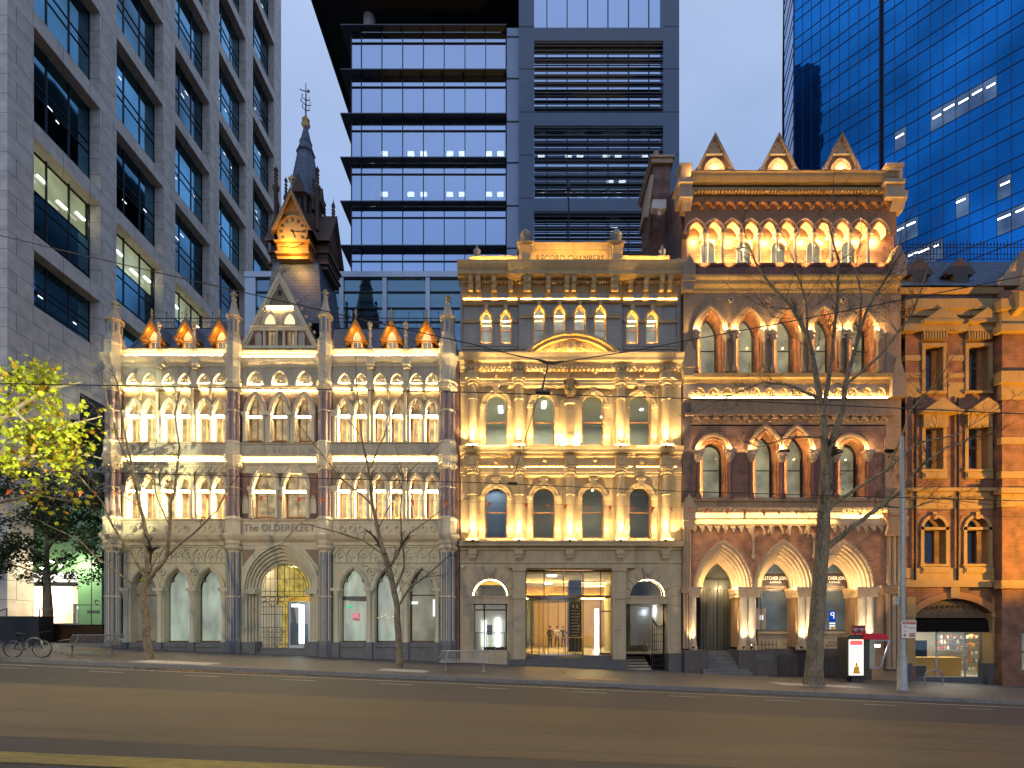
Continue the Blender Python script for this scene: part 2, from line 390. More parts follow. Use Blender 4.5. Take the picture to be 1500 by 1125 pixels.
# ------------------------------------------------------------------ palette
mat('asphalt', (0.031, 0.032, 0.034), 0.7, 0.3, 0.9, bump=0.25, fine=60, stretch=(0.25, 1, 1))
mat('asphalt_bay', (0.034, 0.032, 0.031), 0.8, 0.3, 1.5, bump=0.25, fine=60, stretch=(0.3, 1, 1))
mat('tram_bed', (0.072, 0.056, 0.034), 0.7, 0.22, 0.55, bump=0.15, fine=50, stretch=(0.16, 1.4, 1))
mat('rail_steel', (0.062, 0.055, 0.046), 0.6, 0.3, 2)
mat('line_white', (0.42, 0.41, 0.39), 0.7, 0.2, 3, col2=(0.22, 0.21, 0.20))
mat('line_yellow', (0.22, 0.165, 0.03), 0.7, 0.35, 1.2, col2=(0.09, 0.075, 0.03), stretch=(0.3, 1, 1))
mat('paving', (0.070, 0.068, 0.068), 0.55, 0.22, 1.6, bump=0.15, fine=25, stretch=(0.6, 1, 1))
mat('kerbstone', (0.13, 0.13, 0.128), 0.75, 0.25, 2, bump=0.3)
mat('pale_slab', (0.36, 0.35, 0.31), 0.8, 0.2, 3)
mat('tan_paving', (0.34, 0.20, 0.09), 0.75, 0.2, 3)
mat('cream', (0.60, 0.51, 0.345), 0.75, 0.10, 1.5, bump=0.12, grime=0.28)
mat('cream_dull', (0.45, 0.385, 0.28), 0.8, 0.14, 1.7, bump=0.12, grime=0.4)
mat('stone_shaft', (0.30, 0.21, 0.18), 0.55, 0.22, 4, stretch=(3, 3, 0.5))
mat('grey_shaft', (0.20, 0.205, 0.205), 0.4, 0.25, 4, stretch=(3, 3, 0.4))
mat('bluestone', (0.125, 0.128, 0.132), 0.55, 0.22, 2.2, bump=0.15, grime=0.2)
mat('brown_stucco', (0.26, 0.20, 0.125), 0.9, 0.25, 5, bump=0.5, fine=30)
brick('red_brick', (0.27, 0.11, 0.06), (0.21, 0.085, 0.05), (0.24, 0.19, 0.16), 0.25, 0.1)
brick('dark_brick', (0.15, 0.085, 0.075), (0.11, 0.065, 0.06), (0.17, 0.14, 0.13), 0.25, 0.1)
brick('orange_brick', (0.52, 0.19, 0.075), (0.40, 0.14, 0.06), (0.40, 0.30, 0.20), 0.25, 0.095)
brick('slate', (0.115, 0.15, 0.21), (0.085, 0.115, 0.165), (0.035, 0.042, 0.055), 0.36, 0.2, 0.5, 0.015, 0.6, 0.35)
mat('slate_lead', (0.085, 0.11, 0.15), 0.5, 0.2, 3)
mat('timber', (0.36, 0.16, 0.05), 0.5, 0.2, 6, stretch=(4, 4, 1))
mat('dark_timber', (0.055, 0.035, 0.022), 0.5, 0.3, 5, stretch=(5, 5, 0.6))
mat('brown_frame', (0.12, 0.065, 0.04), 0.5, 0.2, 5)
mat('sandstone', (0.52, 0.365, 0.175), 0.8, 0.13, 1.4, bump=0.2, grime=0.3)
mat('sand_grey', (0.33, 0.295, 0.25), 0.85, 0.16, 1.4, bump=0.2, grime=0.4)
mat('sand_ground', (0.40, 0.325, 0.215), 0.8, 0.13, 1.3, bump=0.2, grime=0.25)
mat('granite_dark', (0.085, 0.087, 0.09), 0.45, 0.25, 3)
mat('stone_red', (0.37, 0.255, 0.16), 0.85, 0.16, 1.6, bump=0.2, grime=0.3)
mat('stone_tan', (0.46, 0.335, 0.22), 0.85, 0.16, 1.5, bump=0.2, grime=0.25)
mat('stone_ochre', (0.40, 0.25, 0.095), 0.8, 0.18, 1.5, bump=0.2, grime=0.25)
mat('terracotta', (0.33, 0.16, 0.07), 0.85, 0.2, 3, bump=0.3)
mat('porphyry', (0.20, 0.085, 0.06), 0.7, 0.25, 3)
mat('iron', (0.018, 0.018, 0.022), 0.5, 0.2, 6)
mat('gilt', (0.55, 0.33, 0.10), 0.4, 0.2, 6, metal=0.7)
mat('bronze_brown', (0.105, 0.060, 0.042), 0.7, 0.3, 4)
mat('ochre_paint', (0.46, 0.235, 0.055), 0.6, 0.18, 4)
mat('white_paint', (0.62, 0.61, 0.58), 0.6, 0.1, 3)
mat('concrete', (0.285, 0.265, 0.262), 0.85, 0.10, 0.6, bump=0.1, fine=20, grime=0.15)
mat('joint', (0.10, 0.095, 0.09), 0.9, 0.1)
mat('mullion_dark', (0.018, 0.022, 0.030), 0.4, 0.15, 4)
mat('panel_blue', (0.10, 0.135, 0.19), 0.35, 0.12, 0.5, metal=0.3, spec=0.5)
mat('silver', (0.46, 0.48, 0.52), 0.35, 0.1, 2, metal=0.6)
mat('steel', (0.34, 0.34, 0.33), 0.4, 0.2, 4, metal=0.7)
mat('galv', (0.28, 0.30, 0.30), 0.5, 0.18, 4, metal=0.35)
mat('soffit_black', (0.012, 0.010, 0.009), 0.6, 0.2, 1)
mat('black', (0.012, 0.012, 0.013), 0.55, 0.2, 3)
mat('bark', (0.20, 0.165, 0.105), 0.9, 0.35, 3.2, bump=0.6, col2=(0.050, 0.042, 0.030), fine=13, stretch=(1, 1, 0.55))
mat('bark_pale', (0.24, 0.205, 0.155), 0.9, 0.3, 6, bump=0.4, col2=(0.10, 0.085, 0.06), fine=22)
mat('twig', (0.050, 0.036, 0.025), 0.9, 0.25, 5)
mat('leaf_yellow', (0.34, 0.33, 0.018), 0.6, 0.3, 2.2, col2=(0.14, 0.22, 0.015), fine=5)
mat('leaf_gold', (0.33, 0.175, 0.016), 0.6, 0.3, 2.2, fine=5)
mat('leaf_dark', (0.032, 0.058, 0.016), 0.6, 0.5, 1.4, fine=6)
for n_ in ('leaf_yellow', 'leaf_gold', 'leaf_dark'):     # leaves let some light through
    t_ = MATS[n_].node_tree; pb_ = [q for q in t_.nodes if q.type == 'BSDF_PRINCIPLED'][0]; o_ = [q for q in t_.nodes if q.type == 'OUTPUT_MATERIAL'][0]
    tl = t_.nodes.new('ShaderNodeBsdfTranslucent'); mx_ = t_.nodes.new('ShaderNodeMixShader'); mx_.inputs[0].default_value = 0.45
    t_.links.new(pb_.inputs['Base Color'].links[0].from_socket, tl.inputs[0]); t_.links.new(pb_.outputs[0], mx_.inputs[1]); t_.links.new(tl.outputs[0], mx_.inputs[2]); t_.links.new(mx_.outputs[0], o_.inputs[0])
mat('leaf_dead', (0.30, 0.14, 0.04), 0.8, 0.3, 5)
mat('wire', (0.012, 0.012, 0.014), 0.6, 0.1)
mat('flag_orange', (0.62, 0.125, 0.03), 0.7, 0.15, 5)
mat('bench_metal', (0.20, 0.19, 0.175), 0.4, 0.2, 6, metal=0.5)
mat('bench_pale', (0.36, 0.345, 0.31), 0.4, 0.2, 6, metal=0.4)
mat('ink', (0.02, 0.02, 0.02), 0.6, 0.05)
mat('sign_white', (0.62, 0.61, 0.57), 0.5, 0.05)
mat('sign_red', (0.38, 0.05, 0.04), 0.5, 0.05)
mat('booth_red', (0.62, 0.02, 0.03), 0.35, 0.1, 5)
mat('booth_maroon', (0.19, 0.015, 0.035), 0.4, 0.1, 5)
mat('booth_grey', (0.36, 0.36, 0.27), 0.45, 0.12, 4)
mat('booth_dark', (0.05, 0.047, 0.040), 0.5, 0.15, 4)
mat('letter_white', (0.75, 0.73, 0.70), 0.5, 0.05)
mat('fascia_brown', (0.022, 0.013, 0.010), 0.4, 0.2, 4)
mat('planter', (0.020, 0.018, 0.017), 0.5, 0.25, 3)
mat('hedge_soil', (0.050, 0.026, 0.010), 0.9, 0.4, 6, bump=0.6)
mat('tile_green', (0.20, 0.36, 0.17), 0.4, 0.08, 1.5)
mat('cloth_dark', (0.016, 0.016, 0.018), 0.8, 0.2, 8)
mat('skin', (0.45, 0.26, 0.17), 0.6, 0.05)
mat('shirt_pale', (0.50, 0.49, 0.46), 0.8, 0.1, 8)
mat('hair', (0.02, 0.014, 0.01), 0.7, 0.2, 20)
mat('plaster', (0.66, 0.60, 0.50), 0.8, 0.06)
mat('timber_wall', (0.42, 0.29, 0.16), 0.5, 0.14, 1.5, stretch=(6, 1, 0.4))
mat('lobby_floor', (0.45, 0.41, 0.33), 0.3, 0.1, 2)
mat('gold_panel', (0.72, 0.46, 0.06), 0.35, 0.15, 2, metal=0.55)
mat('directory', (0.016, 0.020, 0.018), 0.25, 0.2, 2)
mat('counter_ochre', (0.60, 0.32, 0.06), 0.5, 0.1)
WARM, WARMW, AMBER, COOL = (1.0, 0.66, 0.24), (1.0, 0.74, 0.38), (1.0, 0.50, 0.10), (0.82, 0.92, 1.0)
emit('led', WARMW, 400.0)
emit('led_soft', WARM, 190.0)
emit('led_gold', (1.0, 0.58, 0.14), 230.0)
emit('led_dim', (1.0, 0.58, 0.14), 110.0)
emit('led_jamb', WARMW, 430.0)
emit('white_tube', (1.0, 0.96, 0.88), 9.0)
emit('cool_tube', (0.80, 0.92, 1.0), 7.0)
emit('downlight', (1.0, 0.93, 0.80), 14.0)
emit('office_lamp', (1.0, 0.97, 0.86), 7.0)
emit('poster_glow', (1.0, 0.93, 0.80), 2.2)
emit('poster_red', (0.9, 0.16, 0.16), 1.2)
emit('poster_gold', (0.75, 0.36, 0.05), 0.7, 0.5, 8)
emit('sign_blue', (0.01, 0.07, 0.50), 0.8)
emit('sign_glow', (0.9, 0.95, 1.0), 1.2)
clear('glass_clear', (0.90, 0.93, 0.90), 0.05)
clear('glass_room', (0.80, 0.82, 0.74), 0.035, wave=0.08)
litglass('glass_attic', (0.62, 0.66, 0.55), 0.30, 0.6, 1.4)
clear('glass_tower', (0.30, 0.34, 0.40), 0.80, (0.60, 0.72, 0.95), 0.02, 0.10, 0.35)
clear('glass_atrium', (0.45, 0.62, 0.62), 0.30, (0.55, 0.80, 0.92), 0.03, 0.10, 0.5)
litglass('glass_dark', (0.30, 0.25, 0.14), 0.10, 0.7, 1.5)
litglass('glass_olive', (0.66, 0.48, 0.22), 0.55, 0.7, 2.2)
litglass('glass_frost', (0.54, 0.64, 0.50), 0.36, 0.62, 1.0, 0.08, (0.20, 0.24, 0.21), (1.6, 1, 0.55))  # frosted glow; its uneven streaks paint in street reflections
litglass('glass_frost_dim', (0.50, 0.47, 0.34), 0.22, 0.5, 0.9, 0.1)
litglass('glass_office', (0.60, 0.66, 0.42), 0.55, 0.35, 0.5)
litglass('glass_greenish', (0.52, 0.52, 0.36), 0.34, 0.5, 0.9)
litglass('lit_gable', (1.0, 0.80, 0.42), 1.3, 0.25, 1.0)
litglass('passage_glow', (1.0, 0.72, 0.12), 0.42, 0.5, 3)
mirror('glass_blue', (0.012, 0.160, 0.43), 0.03, 0.40, 0.45, var=0.4)
mirror('glass_blue_deep', (0.012, 0.06, 0.20), 0.04, 0.1, 0.3, var=0.3)
mirror('glass_grey_tower', (0.10, 0.27, 0.38), 0.04, 0.6, 0.22, var=0.7)
emit('blue_office', (0.55, 0.72, 1.0), 0.55, 0.3, 0.3)

# ------------------------------------------------------------------ ground: sloping street
def sheet(name, x0, x1, y0, y1, dz, m, kind='structure', y_up=0.0):
    b = MB(); n = 24
    for i in range(n):
        a, c = x0 + (x1 - x0) * i / n, x0 + (x1 - x0) * (i + 1) / n
        b.quad((a, y0, ground(a) + dz), (c, y0, ground(c) + dz), (c, y1, ground(c) + dz + y_up), (a, y1, ground(a) + dz + y_up))
    o = b.build(name, m); o['kind'] = kind; return o
KERB_Y = -7.9
sheet('ground', -900, 900, -700, 900, -0.30, 'asphalt')
sheet('road', -120, 120, -34, KERB_Y - 0.16, -0.15, 'asphalt')
sheet('tram_lane', -120, 120, -18.75, -13.3, -0.146, 'tram_bed')
b = MB()
for i in range(60):
    a, c = -120 + 4 * i, -120 + 4 * (i + 1)
    for y in (-14.0, -15.43, -16.7, -18.13):
        b.quad((a, y - 0.03, ground(a) - 0.142), (c, y - 0.03, ground(c) - 0.142), (c, y + 0.03, ground(c) - 0.142), (a, y + 0.03, ground(a) - 0.142))
structure(b.build('tram_rails', 'rail_steel'))
sheet('parking_lane', -120, 120, -9.0, KERB_Y - 0.16, -0.146, 'asphalt_bay')
b = MB()
for i in range(60):
    a, c = -120 + 4 * i, -120 + 4 * (i + 1); y = -9.0
    b.quad((a, y - 0.05, ground(a) - 0.141), (c, y - 0.05, ground(c) - 0.141), (c, y + 0.05, ground(c) - 0.141), (a, y + 0.05, ground(a) - 0.141))
x = -60.0
while x < 60:
    a, c, y = x, x + 1.15, -9.95
    b.quad((a, y - 0.04, ground(a) - 0.141), (c, y - 0.04, ground(c) - 0.141), (c, y + 0.04, ground(c) - 0.141), (a, y + 0.04, ground(a) - 0.141)); x += 3.25
structure(b.build('road_markings', 'line_white'))
b = MB()
for i in range(60):
    a, c = -120 + 4 * i, -120 + 4 * (i + 1)
    b.quad((a, -20.02, ground(a) - 0.141), (c, -20.02, ground(c) - 0.141), (c, -19.55, ground(c) - 0.141), (a, -19.55, ground(a) - 0.141))
structure(b.build('yellow_road_line', 'line_yellow'))
sheet('footpath', -120, 120, KERB_Y, 12, 0.0, 'paving')
b = MB()
x = -60.0
while x < 60:
    c = x + 1.19; za, zc = ground(x), ground(c)
    b.add([(x, KERB_Y - 0.16, za - 0.16), (c, KERB_Y - 0.16, zc - 0.16), (c, KERB_Y - 0.14, zc + 0.003), (x, KERB_Y - 0.14, za + 0.003), (x, KERB_Y + 0.16, za + 0.004), (c, KERB_Y + 0.16, zc + 0.004)],
          [(0, 1, 2, 3), (3, 2, 5, 4), (0, 3, 4), (1, 5, 2)]); x += 1.2
structure(b.build('kerb', 'kerbstone'))
b = MB()   # paving joints
for y in [KERB_Y + 0.6 + 0.62 * i for i in range(12)]:
    for i in range(60):
        a, c = -60 + 2 * i, -58 + 2 * i
        b.quad((a, y, ground(a) + 0.004), (c, y, ground(c) + 0.004), (c, y + 0.014, ground(c) + 0.004), (a, y + 0.014, ground(a) + 0.004))
structure(b.build('paving_joints', 'joint'))
def patch(name, px0, px1, py, dy, m, dz=0.006):
    """a flat slab lying in the footpath, its near edge where the photo shows py"""
    x = X((px0 + px1) / 2, -6); y = 0
    for _ in range(20): x = X((px0 + px1) / 2, y); y = (CAMZ - ground(x)) * FPX / (py - VY) - D
    x0, x1 = X(px0, y), X(px1, y); b = MB()
    b.quad((x0, y, ground(x0) + dz), (x1, y, ground(x1) + dz), (x1, y + dy, ground(x1) + dz), (x0, y + dy, ground(x0) + dz)); o = b.build(name, m); o['kind'] = 'structure'; return o
patch('tree_surround', 550, 622, 984, 1.1, 'pale_slab')
patch('tree_surround', 1145, 1270, 1006, 1.1, 'pale_slab')
patch('tree_surround', 185, 300, 972, 1.1, 'pale_slab')
patch('tan_paving_patch', 846, 912, 996, 0.7, 'tan_paving')
patch('tan_paving_patch', 85, 140, 954, 1.2, 'tan_paving')
litglass('glass_brick_win', (0.58, 0.52, 0.28), 0.40, 0.55, 1.0)
emit('fascia_glow', (1.0, 0.66, 0.26), 2.2, 0.3, 1.5)
emit('led_reveal', WARM, 80.0)
mat('column_stone', (0.50, 0.43, 0.34), 0.6, 0.1, 3)
mat('door_green', (0.045, 0.045, 0.028), 0.35, 0.35, 2.5, stretch=(5, 1, 0.5), spec=0.6)
litglass('glass_show', (0.33, 0.42, 0.42), 0.16, 0.5, 0.8)
mat('letter_tan', (0.32, 0.20, 0.11), 0.5, 0.1)
mat('podium_stone', (0.095, 0.082, 0.075), 0.75, 0.25, 2, bump=0.25, grime=0.3)
litglass('glass_night', (0.2, 0.12, 0.05), 0.02, 0.5, 2.0, 0.05, (0.01, 0.01, 0.012))
emit('tower_lamp', (1.0, 0.98, 0.88), 11.0)
emit('office_glint', (0.9, 0.95, 1.0), 1.6)
emit('spot_glow', (1.0, 0.92, 0.72), 60.0)
clear('glass_tower_room', (0.85, 0.88, 0.8), 0.06)
mat('panel_pale', (0.30, 0.36, 0.47), 0.3, 0.1, 0.4, metal=0.3)
mat('mullion_blue', (0.006, 0.02, 0.07), 0.4, 0.1)
litglass('blue_lit_pane', (0.30, 0.50, 0.80), 0.17, 0.6, 0.5, 0.05, (0.02, 0.09, 0.25))
emit('exit_green', (0.05, 0.75, 0.30), 1.0)
emit('pink_reflection', (0.85, 0.30, 0.36), 0.75, 0.5, 6)
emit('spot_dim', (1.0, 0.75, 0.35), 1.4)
# ------------------------------------------------------------------ cream gothic facade (left of the row)
def circ(px, py, r, y, n=16):
    return [(X(px, y) + L(r, y) * cos(2 * pi * k / n), Z(py, y) + L(r, y) * sin(2 * pi * k / n)) for k in range(n + 1)]
def octa(b, cx, cyy, prof, m=0, n=8):
    return b.lathe(cx, cyy, prof, n, m, False, pi / 8)
def led(parent, px0, px1, py, y, m='led', h=0.022, d=0.03, name='light_strip', zy=0.0):
    b = MB(); z = Z(py, zy); b.box(X(px0, y), X(px1, y), y, y + d, z - h / 2, z + h / 2); return b.build(name, m, parent)
def flood(parent, px, py, y, power, col=WARM, aim=None, spot=70, size=0.06, kind='SPOT'):
    """a small floodlight: its housing and the lamp in it"""
    x, z = X(px, y), Z(py, y); b = MB()
    b.box(x - 0.06, x + 0.06, y - 0.05, y + 0.03, z - 0.13, z - 0.03); b.box(x - 0.015, x + 0.015, y - 0.01, y + 0.01, z - 0.19, z - 0.12)
    o = b.build('floodlight', 'black', parent)
    lamp(kind, (x, y, z + 0.02), power, col, parent, aim if aim is not None else (x, y + 0.25, z + 3.0), size, spot, 0.7)
    return o
gx = X(410, 0)
OF = thing('gothic_office_building', 'cream gothic facade with floodlit pointed windows, corner pinnacles and a clock tower', 'building', (gx, 0.5, ground(gx)))
LW = [196, 218.5, 247.5, 270.5, 298.7, 321.3]; LP = [232.7, 284.2]
RW = [504.4, 528.4, 556.5, 581.2, 609.3, 632.8]; RP = [542.0, 594.6]
PIERS = [(168.5, 12.5), (343, 10.5), (477, 10.5), (656, 12)]
WL = (181, 333); WR = (487.5, 645); WC = (353, 467)

# --- plain carcass behind the facade: side walls and flat top under the roofs
b = MB(); b.box(X(160, 1.2), X(664, 1.2), 3.6, 13, -2, Z(513, 1.2)); b.build('rear_wall', 'dark_brick', OF)
b = MB(); b.box(X(156, 0.2), X(159, 0.2), 0.1, 13, -2, Z(520, 0.1)); b.box(X(664.5, 0), X(672.5, 0), 0.02, 13, -2, Z(512, 0.0)); b.build('side_wall', 'red_brick', OF)

# --- upper floor bands of the two wings
def wing(x0, x1, cs, ps, zones):
    a, c = X(x0), X(x1)
    for (ys, apex, sill, top) in zones:
        w_ = MB(); rise = ys - apex
        w_.wall(a, c, Z(sill), Z(top), 0.0, [(arch_px(px, 9.3, ys, rise, 0), Z(sill)) for px in cs], 0.36, 0, 1)
        w_.build('wall', ['brown_stucco', 'cream'], OF)
        for px in cs:
            r_ = MB(); ring_of(r_, px, 9.3, ys, rise, 0.0, 2.2, -0.05, 0.05); ring_of(r_, px, 9.3, ys, rise, 2.2, 3.6, -0.09, 0.0)
            ring_of(r_, px + 0.6, 8.6, ys, rise - 0.6, -1.6, 0.0, 0.10, 0.16)
            r_.build('arch', 'cream', OF)
            wy = 0.30; window(OF, arch_px(px + 3.6, 8.6, ys, rise - 1, wy), Z(sill - 0.5, wy), wy, 0.055, 0.07, 'timber', 'glass_olive', 1, (Z(ys + 4, wy),))
            led(OF, px - 8.5, px + 8.5, ys + 4.5, 0.04)
            k = MB(); k.box(X(px + 9.0), X(px + 9.28), 0.03, 0.07, Z(sill), Z(ys + 8)); k.build('light_strip', 'led_jamb', OF)
            bb = MB(); bb.box(X(px - 9.2), X(px + 9.2), 0.075, 0.2, Z(ys + 7.5), Z(ys + 3.2)); bb.build('transom', 'cream', OF)
        # jamb pilasters with capitals between the windows
        edges = [x0] + [v for v in cs] + [x1]
        gaps = [(x0, cs[0] - 9.3)] + [(p + 9.3, q - 9.3) for p, q in zip(cs[:-1], cs[1:])] + [(cs[-1] + 9.3, x1)]
        for g0, g1 in gaps:
            if g1 - g0 < 1.2: continue
            k = MB(); k.box(X(g0), X(g1), -0.07, 0.01, Z(sill), Z(ys + 7))
            k.box(X(g0) - 0.03, X(g1) + 0.03, -0.14, 0.01, Z(ys + 7), Z(ys + 3.5)); k.box(X(g0) - 0.05, X(g1) + 0.05, -0.17, 0.01, Z(ys + 3.5), Z(ys - 1.5))
            k.lathe(X((g0 + g1) / 2), -0.07, [(0.055, Z(sill)), (0.055, Z(ys + 7))], 8)
            k.build('pilaster', 'cream', OF)
    for px in ps:      # long thin shafts between the pairs
        for (z0, z1) in ((648, 571), (760, 690)):
            k = MB(); k.lathe(X(px), -0.13, [(0.075, Z(z0)), (0.075, Z(z1 + 5)), (0.10, Z(z1 + 4)), (0.16, Z(z1)), (0.17, Z(z1 - 2))], 10)
            k.build('shaft', 'cream', OF)
zones = [(604, 586, 648.7, 570), (714, 696, 760, 690)]
wing(WL[0], WL[1], LW, LP, zones); wing(WR[0], WR[1], RW, RP, zones)
for cs in (LW, RW):                    # pendants between the paired upper arches
    for p, q in ((0, 1), (2, 3), (4, 5)):
        m_ = (cs[p] + cs[q]) / 2; k = MB(); k.lathe(X(m_), -0.07, [(0.0, Z(588)), (0.09, Z(586)), (0.06, Z(584)), (0.06, Z(576)), (0.13, Z(572)), (0.13, Z(569))], 8); k.build('pendant', 'cream', OF)

# --- bands shared by wings and centre
def bands(x0, x1, ps, y, centre=False):
    a, c = X(x0, y), X(x1, y)
    # balcony band between the two window floors
    k = MB(); k.box(a, c, y - 0.16, y + 0.3, Z(666), Z(652)); k.mould(a, c, y - 0.16, [(0.0, Z(652)), (0.05, Z(651.5)), (0.07, Z(649.6)), (0.0, Z(649))]); k.mould(a, c, y - 0.16, [(0.0, Z(671)), (0.10, Z(670)), (0.14, Z(667.5)), (0.02, Z(666))])
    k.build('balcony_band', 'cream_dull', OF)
    r_ = MB()
    segs = [x0] + ps + [x1]
    for s0, s1 in zip(segs[:-1], segs[1:]):
        if not centre:
            r_.box(X(s0 + 2), X(s1 - 2), y - 0.175, y - 0.15, Z(665), Z(664)); r_.box(X(s0 + 2), X(s1 - 2), y - 0.175, y - 0.15, Z(654.5), Z(653.5))
            n = 5
            for i in range(n):
                px = s0 + 5 + (s1 - s0 - 10) * (i + 0.5) / n
                r_.ring(circ(px, 659.5, 2.0, y - 0.2, 8), circ(px, 659.5, 3.4, y - 0.2, 8), y - 0.185, y - 0.15, ends=False)
        else:
            for i in range(9):
                px = s0 + 15 + (s1 - s0 - 30) * i / 8; r_.ring(circ(px, 659.5, 1.6, y - 0.2, 10), circ(px, 659.5, 3.8, y - 0.2, 10), y - 0.195, y - 0.15, ends=False)
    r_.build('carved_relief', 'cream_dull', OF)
    # frieze with a row of little hanging arches under the balcony band
    k = MB(); k.box(a, c, y - 0.02, y + 0.25, Z(692), Z(671))
    k.mould(a, c, y - 0.02, [(0.0, Z(681)), (0.06, Z(680)), (0.10, Z(677)), (0.02, Z(676))])
    n = int((x1 - x0) / 8.6)
    if not centre:
        for i in range(n):
            px = x0 + (x1 - x0) * (i + 0.5) / n; pw = (x1 - x0) / n
            ring_of(k, px, pw / 2 - 1.1, 688, 5.2, 0.0, 1.2, y - 0.08, y, n=4)
            k.prism([(X(px - pw / 2 - 0.8), Z(686)), (X(px - pw / 2), Z(692)), (X(px - pw / 2 + 0.8), Z(686))], y - 0.1, y)
    k.build('frieze', 'cream', OF)
    led(OF, x0 + 1, x1 - 1, 673.6, y - 0.11, 'led_soft', 0.02)
    # roundel band and big cornice over the ground floor
    k = MB(); k.box(a, c, y - 0.12, y + 0.3, Z(785), Z(762)); k.mould(a, c, y - 0.12, [(0.0, Z(764)), (0.06, Z(763)), (0.10, Z(761)), (0.0, Z(760))])
    k.mould(a, c, y - 0.06, [(0.0, Z(800)), (0.08, Z(799)), (0.10, Z(795)), (0.28, Z(791)), (0.36, Z(787)), (0.38, Z(785)), (0.06, Z(783.5))])
    k.build('cornice', 'cream', OF)
    if not centre:
        for s0, s1 in zip(segs[:-1], segs[1:]):
            p_ = MB(); p_.pb(s0 + 3, s1 - 3, 765.6, 766.6, y - 0.15, y - 0.1); p_.pb(s0 + 3, s1 - 3, 781.4, 782.4, y - 0.15, y - 0.1)
            for i in range(3):
                px = (s0 + s1) / 2 + (i - 1) * 13.5
                p_.ring(circ(px, 774, 3.6, y - 0.2), circ(px, 774, 5.4, y - 0.2), y - 0.19, y - 0.1, ends=False); p_.lathe(X(px, y), y - 0.12, [(0.0, Z(776)), (0.06, Z(774)), (0.0, Z(772))], 6)
            p_.build('roundel_panel', 'cream', OF)
bands(WL[0], WL[1], LP, 0.0); bands(WR[0], WR[1], RP, 0.0); bands(WC[0], WC[1], [], 0.12, True)

def top_bands(x0, x1, ps, y, cs=None, trip=False):
    a, c = X(x0, y), X(x1, y)
    # blind tracery arcade
    hw, ys, ap = (8.8, 560.5, 546.7) if not trip else (11.4, 560, 543.5)
    k = MB(); k.wall(a, c, Z(564.5), Z(537), y - 0.06, [(arch_px(px, hw, ys, ys - ap, y - 0.06), Z(564)) for px in cs], 0.14, 0, 1)
    k.box(a, c, y + 0.075, y + 0.2, Z(566), Z(536), 1)
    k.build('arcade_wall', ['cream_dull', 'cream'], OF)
    for px in cs:
        t_ = MB(); ring_of(t_, px, hw, ys, ys - ap, 0.0, 1.3, y - 0.10, y)
        ring_of(t_, px, hw, ys, ys - ap, -2.0, -0.4, y + 0.02, y + 0.09)
        for dx, dz in ((0, -2.6), (-3.0, 2.0), (3.0, 2.0)):
            t_.ring(circ(px + dx, ys - 5 + dz, 1.2, y, 8), circ(px + dx, ys - 5 + dz, 2.6, y, 8), y + 0.02, y + 0.09, ends=False)
        t_.box(X(px - 6), X(px + 6), y + 0.0, y + 0.08, Z(ys + 1.2), Z(ys)); t_.build('tracery', 'cream', OF)
        led(OF, px - hw + 1.2, px + hw - 1.2, 563.2, y - 0.03, 'led', 0.015)
    k = MB()
    k.mould(a, c, y - 0.06, [(0.0, Z(571)), (0.05, Z(570)), (0.12, Z(567.5)), (0.15, Z(565)), (0.0, Z(564))])
    k.mould(a, c, y - 0.05, [(0.0, Z(539)), (0.06, Z(538)), (0.08, Z(535)), (0.22, Z(532)), (0.30, Z(528.5)), (0.33, Z(526.3)), (0.02, Z(525.5))])
    k.build('cornice', 'cream', OF)
    led(OF, x0 + 1, x1 - 1, 571.8, y - 0.09, 'led_soft', 0.015)
    # parapet
    k = MB(); k.box(a, c, y - 0.04, y + 0.22, Z(526), Z(514.5)); k.mould(a, c, y - 0.04, [(0.0, Z(516)), (0.07, Z(515)), (0.09, Z(512.6)), (0.0, Z(512))], back=y + 0.24)
    segs = [x0] + ps + [x1]
    for s0, s1 in zip(segs[:-1], segs[1:]):
        k.box(X(s0 + 3), X(s1 - 3), y - 0.06, y - 0.03, Z(517.6), Z(516.8))
        n = max(4, int((s1 - s0) / 7))
        for i in range(n):
            px = s0 + 4 + (s1 - s0 - 8) * (i + 0.5) / n; ring_of(k, px, 2.3, 522.5, 3.2, 0, 0.9, y - 0.075, y - 0.03, n=3)
    k.build('parapet', 'cream', OF)
    led(OF, x0 + 2, x1 - 2, 523.6, y - 0.20, 'led_soft', 0.025)
    for px in ps:
        k = MB(); k.pb(px - 4.2, px + 4.2, 511, 526, y - 0.14, y + 0.2); k.pb(px - 5.6, px + 5.6, 526, 533, y - 0.42, y); k.pb(px - 4.4, px + 4.4, 533, 539, y - 0.30, y); k.pb(px - 4.0, px + 4.0, 539, 563, y - 0.12, y)
        k.pb(px - 1.2, px + 1.2, 542, 560, y - 0.145, y, 0); k.pb(px - 6, px + 6, 563, 569, y - 0.26, y); k.build('parapet_pier', 'cream', OF)
        f_ = MB(); x_ = X(px, y); f_.lathe(x_, y, [(0.13, Z(511)), (0.11, Z(507)), (0.07, Z(505)), (0.06, Z(494)), (0.10, Z(492)), (0.06, Z(490)), (0.055, Z(480)), (0.12, Z(477)), (0.14, Z(474)), (0.05, Z(472)), (0.0, Z(469))], 8)
        for zz in (500, 488, 481): f_.lathe(x_, y, [(0.06, Z(zz + 1.5)), (0.105, Z(zz)), (0.06, Z(zz - 1.5))], 8)
        f_.build('finial', 'cream_dull', OF)
top_bands(WL[0], WL[1], LP, 0.0, [194.5, 218.0, 246.5, 270, 298, 321]); top_bands(WR[0], WR[1], RP, 0.0, [504.4, 528.4, 556.5, 581.2, 609.3, 632.8])
top_bands(WC[0], WC[1], [], 0.12, [373.5, 409.5, 445.5], True)

